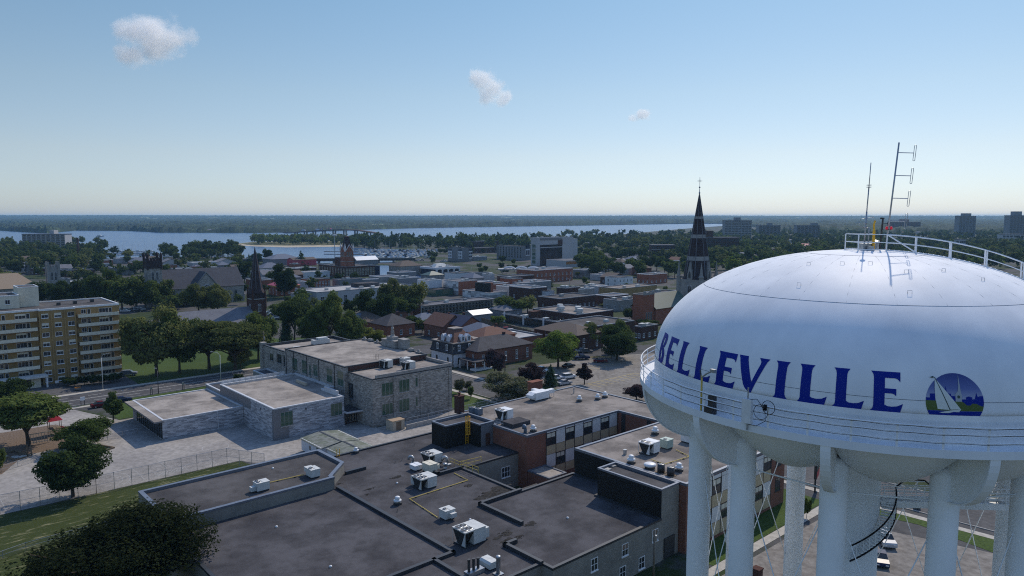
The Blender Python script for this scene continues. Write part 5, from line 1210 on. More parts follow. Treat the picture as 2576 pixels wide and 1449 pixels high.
# wing behind the tower columns
RD = 10.22; DJ = lambda x, y: ab(ZJ(x, y), RD)
rtu('white air unit with black fan hatches nearest the white tower columns', *DJ(2020, 805), RD, 2.7, 2.2, 1.9, 2, True, col='white', flip=False)
rtu('pale green air unit standing behind the white unit by the tower columns', *DJ(2190, 745), RD, 1.6, 1.5, 1.5, 1, False, col='greenish') if M.setdefault('greenish', plain('pale_green_casing', (0.36,0.45,0.40), 0.5)) else 0
mushroom('white mushroom vent at the parapet behind the black-walled stair block', *DJ(1848, 872), RD, 1.15)
mushroom('broad low white ventilator beside two black round condensers', *DJ(2025, 920), RD, 1.3, True)
condenser('black round condenser on the right-hand roof, left of a pair', *DJ(2130, 955), RD, 1.1, 1.25, 'dmetal', True)
condenser('black round condenser on the right-hand roof, right of a pair', *DJ(2222, 985), RD, 1.1, 1.25, 'dmetal', True)
mushroom('white mushroom vent on a black curb right of the black condensers', *DJ(2300, 945), RD, 1.1)
mushroom('white mushroom vent near the far edge of the right-hand roof', *DJ(2075, 595), RD, 1.15)
a, b = DJ(1790, 785); mb = MB(); mb.lathe([(.28,0),(.28,.8)], 12); one('vent_pipe', mb, M['gmetal'], 'short fat galvanised vent stub left of the white unit', 'vent pipe', W(a, b, RD), TH)
rtu('white air unit mostly hidden behind the leftmost tower column', *DJ(2400, 690), RD, 2.0, 1.8, 1.6, 1, False, col='white')
# stone school roof
RS = 11.15; SF = lambda x, y: ab(ZF(x, y), RS)
rtu('white air unit with slanted coil on the stone school roof, left of three', *SF(1455, 585), RS, 2.4, 2.3, 1.9, 2, True)
rtu('white air unit with slanted coil on the stone school roof, right of three', *SF(1655, 600), RS, 2.8, 2.2, 1.9, 4, True)
rtu('white air unit on the stone school roof, behind the other two', *SF(1625, 545), RS, 2.3, 1.8, 1.5, 2, False)
a, b = ab(ZF(850, 350), 11.0); rtu('wide pale air unit on the far low roof of the stone school', a-2, b, 10.95, 5.0, 2.0, 1.3, 2, False, box=(1.5,.2,1.3,4.5,1.8,1.9))
a, b = ab(ZF(628, 388), 11.0); mb = MB(); mb.box(-1.2,-.8,0,1.2,.8,.35); mb.box(-1.0,-.6,.35,1.0,.6,.5); one('skylight', mb, M['white'], 'small white skylight on the far low roof of the stone school', 'skylight', W(a, b, 10.95), TH)
for (x, y), l in (((1362,490), 'left'), ((1388,488), 'right')):
    mb = MB(); mb.tube([(-.25,0,0),(-.25,0,1.2),(.25,0,1.2),(.25,0,0)], .035, 5); mb.tube([(-.25,0,.6),(.25,0,.6)], .03, 5); one('ladder_hoop', mb, M['dmetal'], l+' one of two thin ladder hoops on the stone school hall roof', 'ladder', W(*ab(ZF(x, y), 12.4), 12.4), TH)
# ------------------------------------------------------------------ the town: buildings set out from their roof corners
def along(q, e, z, u):
    """distance from plan point q along e until column u, at height z"""
    k = (u-CX_)/F_; d0 = q[1]*cos(PITCH)-(z-CAM_H)*sin(PITCH); return (k*d0-q[0])/(e[0]-k*e[1]*cos(PITCH))
def locate(N_, rx, lx, by=None, h=None, wd=None):
    u, v = N_
    if by is not None: x, y, _ = P(u, by); h = hgt(u, by, v)
    else: x, y, _ = P(u, v, h)
    wa = along((x, y), E1, h, rx) if rx is not None else 10
    wb = wd if wd is not None else along((x, y), E2, h, lx)
    a, b = AB(x, y); return a, b, abs(wa), abs(wb), h
def wgrid(B, wa, wb, h, rows, colsS=0, colsW=0, z0=1.0, zt=0.8, w_=1.1, hh=1.5, frame='white', glass='glass', arch=False, a_off=0.0):
    pit = (h-zt-z0)/rows
    for r in range(rows):
        z = z0+r*pit
        for i in range(colsS): win(B.o, a_off+(wa-a_off)*(i+.5)/colsS, 0, z, w_, min(hh, pit*.75), 'S', 2 if w_ > .8 else 1, 2, frame, glass, arch=arch, fw=.1)
        for i in range(colsW): win(B.o, 0, wb*(i+.5)/colsW, z, w_, min(hh, pit*.75), 'W', 2 if w_ > .8 else 1, 2, frame, glass, arch=arch, fw=.1)
def tb(name, label, cat, N_, rx, lx=None, by=None, h=None, wd=None, wall='brick_d', roof='roof_dark2', cop='coping', drop=.5, rows=0, cS=0, cW=0, group=None, wargs={}, units=0, seed=1):
    a, b, wa, wb, h = locate(N_, rx, lx, by, h, wd)
    B = Bld(name, label, cat, a, b, group); B.wa, B.wb, B.h = wa, wb, h
    B.flat([(a,b),(a+wa,b),(a+wa,b+wb),(a,b+wb)], 0, h, M[wall], M[roof], M[cop] if cop else None, drop, min(.45, wa*.05+.2), .35)
    if rows: wgrid(B, wa, wb, h, rows, cS, cW, **wargs)
    rng = random.Random(seed)
    for i in range(units):
        x, y = wa*(.15+.7*(i+rng.random()*.6)/max(1,units)), wb*(.25+.5*rng.random()); q = MB(); s = rng.uniform(.8, 1.3); q.box(-s,-s*.8,0,s,s*.8,s*1.1); q.box(-s*1.06,-s*.86,s*1.1,s*1.06,s*.86,s*1.2)
        obj('roof_vent', q, M['offwhite' if i%2 else 'gmetal'], B.o, (x, y, h-drop))
    return B
def roofmesh(wa, wb, z, rise, kind, ov=.45, ridge='a'):
    mb = MB(); x0, y0, x1, y1 = -ov, -ov, wa+ov, wb+ov; t = .14
    if kind == 'gable':
        if ridge == 'a': mb.xprism([(y0,z),(wb/2,z+rise),(y1,z),(y1,z-t),(wb/2,z+rise-t*1.4),(y0,z-t)], x0, x1)
        else: mb.yprism([(x0,z),(wa/2,z+rise),(x1,z),(x1,z-t),(wa/2,z+rise-t*1.4),(x0,z-t)], y0, y1)
    else:
        m = min(wa, wb)/2+ov
        if wa >= wb: r0, r1 = (x0+m, wb/2), (x1-m, wb/2)
        else: r0, r1 = (wa/2, y0+m), (wa/2, y1-m)
        vs = [(x0,y0,z),(x1,y0,z),(x1,y1,z),(x0,y1,z),(*r0,z+rise),(*r1,z+rise)]
        f = [(0,1,5,4),(1,2,5),(2,3,4,5),(3,0,4)] if wa >= wb else [(0,1,4),(1,2,5,4),(2,3,5),(3,0,4,5)]
        mb.add(vs, f); mb.add([(x0,y0,z),(x1,y0,z),(x1,y1,z),(x0,y1,z),(x0,y0,z-t),(x1,y0,z-t),(x1,y1,z-t),(x0,y1,z-t)], [(0,4,5,1),(1,5,6,2),(2,6,7,3),(3,7,4,0),(4,7,6,5)])
    return mb
def gable_wall(wa, wb, h, rise, ridge):
    mb = MB()
    if ridge == 'a': mb.add([(0,0,h),(0,wb,h),(0,wb/2,h+rise*.93),(wa,0,h),(wa,wb,h),(wa,wb/2,h+rise*.93)], [(0,2,1),(3,4,5)])
    else: mb.add([(0,0,h),(wa,0,h),(wa/2,0,h+rise*.93),(0,wb,h),(wa,wb,h),(wa/2,wb,h+rise*.93)], [(0,1,2),(3,5,4)])
    return mb
def house(label, base, wa, wb, h, rise, kind='hip', wall='brick', roof='shingle_d', ridge='a', rows=1, cS=0, cW=0, chimney=True, group=None, name='house', cat='house', wargs={}, ov=.45, fdn=True):
    a, b = ab(base) if base[0] > -5000 else base
    B = Bld(name, label, cat, a, b, group); B.wa, B.wb, B.h = wa, wb, h; FOOT.append(([a,a+wa],[b,b+wb]))
    mb = MB(); mb.box(0,0,0,wa,wb,h-.02,'t')
    if kind == 'gable': g = gable_wall(wa, wb, h-.02, rise, ridge); mb.add(g.v, g.f)
    obj('wall', mb, M[wall], B.o)
    rf = obj('roof', roofmesh(wa, wb, h, rise, kind, ov, ridge), M[roof], B.o)
    if rows: wgrid(B, wa, wb, h, rows, cS, cW, **wargs)
    if chimney:
        mb = MB(); mb.box(-.4,-.4,0,.4,.4,1.9); mb.box(-.48,-.48,1.9,.48,.48,2.05); obj('chimney', mb, M['brick_d'], rf, (wa*.7, wb*.5, h+rise*.55))
    return B
# --- houses beyond the stone school
Hb = house('house with dark fish-scale mansard, white window hoods and steep brown-red upper roof', ZG(415,690), 13.5, 12, 4.3, .1, 'hip', 'stucco_w', 'shingle_d', rows=1, cS=3, cW=2, chimney=False, wargs=dict(w_=.9, hh=2.2, frame='dmetal'), ov=.3)
mb = MB(); f = lambda z0, z1, i0, i1: mb.add([(-i0,-i0,z0),(13.5+i0,-i0,z0),(13.5+i0,12+i0,z0),(-i0,12+i0,z0),(-i1,-i1,z1),(13.5+i1,-i1,z1),(13.5+i1,12+i1,z1),(-i1,12+i1,z1)], [(0,1,5,4),(1,2,6,5),(2,3,7,6),(3,0,4,7)])
f(4.4,5.0,.45,.1); f(5.0,7.4,.1,-.35); man = obj('mansard', mb, M['shingle_d'], Hb.o)
mb = MB(); mb.box(.0,.0,7.4,13.5,12,7.7); obj('cornice', mb, M['roof_tan'], Hb.o)
mb = MB(); mb.add([(.8,1,7.7),(9.5,1,7.7),(9.5,10,7.7),(.8,10,7.7),(3.5,4,11.4),(6.6,4,11.4),(6.6,7,11.4),(3.5,7,11.4)], [(0,1,5,4),(1,2,6,5),(2,3,7,6),(3,0,4,7)]); obj('upper_roof', mb, M['shingle_r'], Hb.o)
mb = MB(); mb.box(3.2,3.7,11.4,6.9,7.3,11.75); obj('roof_deck', mb, M['roof_tan'], Hb.o)
for x, face in ((4.6,'S'),(7.0,'S')):
    mb = MB(); mb.yprism([(-.8,0),(-.8,1.6),(0,2.3),(.8,1.6),(.8,0)], 0, 2.2); d = obj('dormer', mb, M['stucco_w'], Hb.o, (x, .85, 7.75)); win(d, 0, 0, .2, .9, 1.3, 'S', 2, 2, 'white', 'glass', pane=False)
for y in (4.0, 7.0):
    mb = MB(); mb.xprism([(-.8,0),(-.8,1.6),(0,2.3),(.8,1.6),(.8,0)], 0, 2.2); d = obj('dormer', mb, M['stucco_w'], Hb.o, (.85, y, 7.75))
for x in (2.0, 6.2, 9.0, 11.6): win(Hb.o, x, -.35, 5.2, 1.0, 1.5, 'S', 2, 2, 'white', 'glass', arch=True, fw=.12)
for y in (3, 8): win(Hb.o, -.35, y, 5.2, 1.0, 1.5, 'W', 2, 2, 'white', 'glass', arch=True, fw=.12)
Hb = house('large brick house with a broad dark grey roof and white corner porch', ZG(640,700), 24, 13, 5.4, 3.2, 'hip', 'brick', 'shingle_d', rows=2, cS=5, cW=3, wargs=dict(w_=.9, hh=1.5))
mb = MB(); mb.box(-3.5,-3.2,2.7,4.5,-.02,2.95); mb.box(-3.5,.0,2.7,-.02,5,2.95); obj('porch_roof', mb, M['shingle_d'], Hb.o); mb = MB(); mb.box(-3.3,-3.0,0,4.4,-.3,.5); obj('porch_floor', mb, M['white'], Hb.o)
for x, y in ((-3.2,-2.9),(.5,-2.9),(4.2,-2.9),(-3.2,4.8),(-3.2,1)): mb = MB(); mb.box(-.14,-.14,.0,.14,.14,2.7); obj('porch_post', mb, M['white'], Hb.o, (x, y, 0))
house('brick house with brown-red tiled roof dotted with small white vents', ZG(700,560), 15, 11, 5.6, 2.8, 'hip', 'brick_o', 'shingle_r', rows=1, cS=2, cW=2)
B = house('orange brick house with blue-grey hip roof next to a flat pale roof', ZG(670,520), 11, 14, 5.6, 3.0, 'hip', 'brick_o', 'shingle_b', rows=2, cS=2, cW=2, chimney=False)
B = tb('office_building', 'flat orange brick building with pale roof and four roof fans', 'building', ZG(835,440), ZG(1255,420)[0], ZG(730,395)[0], h=5.0, wd=17, wall='brick_o', roof='roof_pale', rows=1, cS=5, units=4, seed=4)
house('brick house with dark navy gabled roof and white barge boards', ZG(490,440), 10, 15, 5.8, 3.4, 'gable', 'brick', 'shingle_n', 'b', rows=2, cS=2, cW=2, wargs=dict(w_=1.2, hh=1.6))
house('brick house with steep brown-red roof behind the mansard house', ZG(320,425), 11, 13, 5.0, 4.2, 'gable', 'brick', 'shingle_r', 'b', rows=1, cS=2, cW=2)
house('long white metal-roofed outbuilding behind the navy gabled house', ZG(600,262), 11, 7, 3.2, 1.8, 'gable', 'stucco_g', 'white', 'a', rows=0, chimney=False)
house('low house with blue-grey roof left of the brown-red gable', ZG(90,330), 12, 9, 3.6, 2.6, 'hip', 'stucco_g', 'shingle_b', rows=1, cS=2, cW=1)
house('brick house with dark hip roof and rounded front gable', ZF(1480,300), 13, 13, 5.2, 3.8, 'hip', 'brick_o', 'shingle_d', rows=1, cS=3, cW=2, wargs=dict(w_=1.1, hh=2.0))
house('brick house with long dark roof left of the rounded gable', ZF(1245,250), 12, 15, 4.6, 3.6, 'hip', 'brick_o', 'shingle_br', rows=1, cS=2, cW=1)
house('brick house with pale blue-grey pyramid roof by the trees', ZF(1180,245), 10, 10, 4.2, 3.4, 'hip', 'brick', 'shingle_b', rows=1, cS=1, cW=1, chimney=False)
house('small house with grey gabled roof under the big trees', ZB(1330,1085), 9, 13, 3.6, 3.0, 'gable', 'brick', 'shingle_d', 'a', rows=1, cS=2)
house('brown brick house with wide brown hip roof behind the bright maple', ZG(1580,545), 14, 22, 6.0, 2.6, 'hip', 'brick_d', 'shingle_br', rows=2, cS=2, cW=5, chimney=False)
house('little house with pale grey hip roof beside the strip of shops', ZC(420,1060), 11, 12, 3.0, 2.6, 'hip', 'stucco_g', 'slate', rows=1, cS=2, chimney=False)
B = house('small white gabled shed with grey roof among the flat roofs', ZC(1130,965), 9, 12, 4.0, 1.6, 'gable', 'stucco_w', 'roof_grey', 'b', rows=1, cS=1, chimney=False, name='shed', cat='shed')
# --- flat roofed blocks, near to far
B = tb('shop_strip', 'low strip of shops with white brick piers and grey gravel roof', 'shops', ZC(1075,1130), ZC(1110,1120)[0], ZC(390,1065)[0], h=3.6, wall='glass', roof='roof_warm', rows=0, units=3, seed=2)
for i in range(4): mb = MB(); mb.box(-.25,-.35,0,.25,.35,4.6); obj('pier', mb, M['white'], B.o, (-.2, B.wb*(.12+.28*i), 0))
mb = MB(); mb.box(-2.4,-1.6,0,2.4,1.6,3.0); obj('plant_room', mb, M['brick_d'], B.o, (B.wa*.5+3, B.wb*.62, 3.15))
B = tb('warehouse', 'long dark brick flat-roofed block with big roof ventilators', 'warehouse', ZC(1105,1035), ZC(1440,985)[0], ZC(680,975)[0], h=5.2, wall='brick_d', roof='roof_warm', rows=1, cS=5, cW=8, wargs=dict(w_=.8, hh=2.0, z0=.8, frame='beige'), seed=3)
for i in range(4):
    mb = MB(); mb.box(-1.2,-1.2,0,1.2,1.2,.5); mb.lathe([(1.1,.5),(1.25,.8),(1.45,1.0),(1.45,2.0),(1.3,2.3),(0,2.35)], 12); obj('roof_ventilator', mb, M['offwhite'], B.o, (B.wa*(.25+.2*(i%2)), B.wb*(.15+.2*i), 4.7))
B = tb('balcony_apartments', 'three storey white apartment row with open balcony galleries and red brick end', 'apartment building', ZB(1555,950), ZB(2240,880)[0], ZB(1435,915)[0], by=ZB(1555,1055)[1], wall='stucco', roof='roof_grey', rows=3, cS=22, wargs=dict(w_=.9, hh=1.7, z0=.6, frame='dmetal'), units=3)
B.box('end_wall', B.a0-.06, B.b0-.02, 0, B.a0-.01, B.b0+B.wb+.02, B.h+.05, M['brick_o'])
for z in (B.h*.33, B.h*.66, B.h+.0):
    mb = MB(); mb.box(1.0,-2.2,z-.12,B.wa,-.02,z); gl = obj('gallery', mb, M['concrete_d'] if z < B.h-.5 else M['roof_grey'], B.o)
    if z < B.h-.5:
        mb = MB(); mb.box(1.0,-2.2,z+.9,B.wa,-2.12,z+1.0)
        for i in range(int(B.wa/.9)): mb.box(1.0+i*.9,-2.2,z,1.05+i*.9,-2.15,z+.9)
        obj('gallery_rail', mb, M['dmetal'], gl)
for i in range(15): mb = MB(); mb.box(-.07,-.07,0,.07,.07,B.h); obj('post', mb, M['dmetal'], B.o, (1.0+i*(B.wa-1.1)/14, -2.1, 0))
B = tb('library', 'long two storey building with pale flat roof behind the street trees', 'library', ZB(570,825), ZB(1535,860)[0]-12, ZB(420,800)[0], h=7.5, wd=26, wall='stucco', roof='roof_pale', rows=1, cS=9, wargs=dict(w_=2.2, hh=3.4, z0=1.5, frame='white'), units=5, seed=9)
mb = MB(); mb.box(-7,-4,0,7,4,2.2); obj('plant_room', mb, M['roof_dark'], B.o, (B.wa*.62, B.wb*.6, 7.0))
Hl = house('low wing with blue-grey hip roof at the left end of the pale-roofed library', ZB(450,935), 14, 16, 4.8, 3.0, 'hip', 'stucco', 'slate', rows=1, cS=3, cW=2, chimney=False, name='library_wing', cat='building')
B = tb('civic_building', 'long dark red brick three storey building below the clock tower', 'office building', Q1(1690,1022), Q1(2240,990)[0], Q1(1178,990)[0], by=Q1(1690,1232)[1], wall='brick_d', roof='roof_dark2', cop='coping', rows=3, cS=11, cW=10, wargs=dict(w_=1.5, hh=1.5, z0=1.6, zt=1.2, frame='cream', glass='glass'), units=4)
x0 = B.wa; B.flat([(B.a0+B.wa+.02,B.b0+1),(B.a0+B.wa*1.2,B.b0+1),(B.a0+B.wa*1.2,B.b0+14),(B.a0+B.wa+.02,B.b0+14)], 0, B.h-.5, M['glass_blue'], M['roof_dark2'], M['coping'], .4, .4, .3, wname='glazed_end')
B.flat([(B.a0+1,B.b0+2),(B.a0+B.wa*.36,B.b0+2),(B.a0+B.wa*.36,B.b0+B.wb*.42),(B.a0+1,B.b0+B.wb*.42)], B.h-.4, B.h+6.8, M['brick_d'], M['roof_dark2'], M['coping'], .4, .4, .3, wname='penthouse_wall', foot=False)
B = tb('bank_building', 'dark glass office box with white arched concrete frame', 'office building', Q2(985,800), Q2(1410,775)[0], Q2(700,790)[0], by=Q2(1000,972)[1], wall='glass_blue', roof='roof_grey', cop='stucco_w', rows=0, units=4, seed=6)
mb = MB()
for i in range(5): x = B.wa*i/4; mb.box(x-.5,-1.2,0,x+.5,-.02,B.h-1.6)
for i in range(4):
    c = B.wa*(i+.5)/4; w2 = B.wa/8-.5; mb.yprism([(c-w2,B.h-1.2),(c-w2,B.h-2.6)]+[(c-w2*cos(pi*j/8), B.h-2.6+1.1*sin(pi*j/8)) for j in range(1,8)]+[(c+w2,B.h-2.6),(c+w2,B.h-1.2)], -1.2, -.6)
mb.box(-1.3,-1.3,B.h-1.5,B.wa+.5,-.06,B.h+.2); mb.box(-1.3,-.02,B.h-1.5,-.06,B.wb,B.h+.2)
obj('arched_frame', mb, M['stucco_w'], B.o)
mb = MB(); mb.add([(-7,-4,0),(7,-4,0),(7,4,0),(-7,4,0),(-4,-2,2.6),(4,-2,2.6),(4,2,2.6),(-4,2,2.6)], [(0,1,5,4),(1,2,6,5),(2,3,7,6),(3,0,4,7),(4,5,6,7)]); obj('plant_room', mb, M['offwhite'], B.o, (B.wa*.5, B.wb*.55, B.h-.4))
B = tb('panelled_building', 'tall block with a white and grey checkered panel wall and red brick side', 'office building', Q2(1405,1058), Q2(1760,1035)[0], Q2(1092,1030)[0], by=Q2(1405,1325)[1], wall='brick_o', roof='roof_grey', cop='stucco', units=3, seed=8)
B.box('panel_wall', B.a0-.12, B.b0, .2, B.a0-.02, B.b0+B.wb, B.h-.4, M['checker'])
B.flat([(B.a0-14,B.b0+B.wb*.25),(B.a0-1,B.b0+B.wb*.25),(B.a0-1,B.b0+B.wb*.8),(B.a0-14,B.b0+B.wb*.8)], 0, 4.2, M['glass_green'], M['roof_dark'], M['coping_d'], .3, .3, .3, wname='glass_link')
B = tb('panelled_annex', 'lower block with checkered panel walls carrying a black rooftop box', 'office building', Q2(1990,1275), Q2(2330,1235)[0], Q2(1482,1210)[0], by=Q2(1990,1410)[1], wall='checker', roof='roof_grey', cop='stucco', units=2, seed=11)
B.flat([(B.a0+2,B.b0+B.wb*.25),(B.a0+B.wa*.45,B.b0+B.wb*.25),(B.a0+B.wa*.45,B.b0+B.wb*.62),(B.a0+2,B.b0+B.wb*.62)], B.h-.4, B.h+5, M['black'], M['roof_dark'], M['coping_d'], .3, .3, .3, wname='rooftop_box', foot=False)
B.box('rooftop_brick', B.a0+B.wa*.45+.05, B.b0+B.wb*.25, B.h-.4, B.a0+B.wa*.6, B.b0+B.wb*.55, B.h+4.8, M['brick_o'])
# courthouse
B = tb('courthouse', 'tall pale stone-panelled courthouse slab with a deep dark glazed front', 'courthouse', Q3(470,235), Q3(1160,225)[0], Q3(355,228)[0], by=Q3(470,765)[1], wall='stucco', roof='roof_pale', cop='stucco', units=3, seed=5)
a, _ = on_plane(Q3(532,400), 'b', B.b0); a2, _ = on_plane(Q3(945,400), 'b', B.b0); _, zt = on_plane(Q3(700,365), 'b', B.b0)
B.box('dark_front', a, B.b0-.25, 0, a2, B.b0-.02, zt, M['glass_d']) if M.setdefault('glass_d', plain('dark_curtain_wall', (0.02,0.016,0.022), 0.15, 0, .5, dirt=False)) else 0
B.box('clerestory', a, B.b0-.35, zt-3.0, a2, B.b0-.26, zt-2.2, M['stucco']); B.box('dark_return', a2-6, B.b0-.3, zt-.5, a2+.3, B.b0-.03, B.h-2.5, M['brick_d'])
B.box('header_band', a, B.b0-.3, B.h-2.6, a2, B.b0-.02, B.h-.6, M['grey_panel'])
for i in range(8): B.box('mullion', a+(a2-a)*(i+1)/9-.1, B.b0-.4, 1, a+(a2-a)*(i+1)/9+.1, B.b0-.26, zt-3.2, M['dmetal'])
for r in range(5):
    z = 2+r*(B.h-8)/5; win(B.o, 0, B.wb*.5, z, B.wb*.55, 3.2, 'W', 4, 1, 'gmetal', 'glass_green', sill=False)
B.flat([(B.a0+B.wa*.98,B.b0+1),(B.a0+B.wa*1.14,B.b0+1),(B.a0+B.wa*1.14,B.b0+B.wb),(B.a0+B.wa*.98+.5,B.b0+B.wb)], 0, B.h-2, M['stucco'], M['roof_pale'], M['stucco'], .4, .4, .3, wname='side_tower')
B.box('slot_window', B.a0+B.wa*1.0, B.b0+.9, 8, B.a0+B.wa*1.0+.6, B.b0+.98, B.h-3, M['dmetal'])
B2 = tb('courthouse_annex', 'low pale annex of the courthouse with a rust-orange panel and dark windows', 'courthouse', Q3(1015,668), Q3(1720,640)[0], None, by=Q3(1015,800)[1], wd=26, wall='stucco', roof='roof_grey', cop='stucco')
x1, _ = on_plane(Q3(1228,730), 'b', B2.b0); B2.box('orange_panel', B2.a0+.5, B2.b0-.12, 3.0, x1, B2.b0-.02, B2.h-1.0, M['brick_or']) if M.setdefault('brick_or', noisy('rust_orange_panel', (0.34,0.14,0.04), (0.46,0.20,0.07), 1.5)) else 0
x0, _ = on_plane(Q3(1345,730), 'b', B2.b0); x1, _ = on_plane(Q3(1568,730), 'b', B2.b0); B2.box('long_window', x0, B2.b0-.12, 1, x1, B2.b0-.02, B2.h-1.6, M['glass_blue'])
B3 = tb('courthouse_block', 'pale middle tier between the courthouse slab and its low annex', 'courthouse', Q3(1235,545), Q3(1610,550)[0], None, by=Q3(1235,760)[1]-10, wd=18, wall='stucco', roof='roof_dark2', cop='stucco')
# condos
B = tb('condominium', 'new six storey white and dark grey condominium block beside the harbour road', 'apartment building', Q2(1485,470-50), Q2(1665,470-45)[0], Q2(1205,470-50)[0], by=Q2(1485,690)[1], wall='grey_panel', roof='roof_grey', cop='dmetal', units=2, seed=3)
for r in range(4):
    z = 3.5+r*3.1
    for x in (.12, .88): pass
mb = MB(); hw = B.h-4.0
for x0, x1 in ((.62,.98),): mb.box(B.wa*x0,-.5,3.2,B.wa*x1,-.02,hw)
obj('white_bay', mb, M['stucco_w'], B.o)
for y0, y1 in ((.02,.3),(.7,.97)):
    mb = MB(); mb.box(-.5,B.wb*y0,3.2,-.02,B.wb*y1,hw); obj('white_bay', mb, M['stucco_w'], B.o)
for r in range(4):
    for x in (.71,.89): win(B.o, B.wa*x, -.5, 4.2+r*3.4, 2.0, 2.2, 'S', 1, 1, 'dmetal', 'glass_blue', sill=False)
    for y in (.1,.22,.77,.9): win(B.o, -.5, B.wb*y, 4.2+r*3.4, 1.6, 2.2, 'W', 1, 1, 'dmetal', 'glass_blue', sill=False)
B = tb('condominium', 'grey brick condominium block with a white window bay left of the courthouse', 'apartment building', Q3(190,395), Q3(352,395)[0], Q3(-290,385)[0], by=Q3(190,665)[1], wall='stucco_g', roof='roof_grey', cop='dmetal', rows=5, cW=9, wargs=dict(w_=1.8, hh=1.9, z0=3, frame='dmetal'))
B.box('dark_face', B.a0+.2, B.b0-.1, 3, B.a0+B.wa, B.b0-.02, B.h-1, M['grey_panel']); B.box('white_bay', B.a0+B.wa*.38, B.b0-.6, 5, B.a0+B.wa*.86, B.b0-.11, B.h-3, M['stucco_w'])
for r in range(2):
    for x in (.5,.73): win(B.o, B.wa*x, -.6, 6+r*6.5, 2.4, 5, 'S', 1, 2, 'dmetal', 'glass_blue', sill=False)
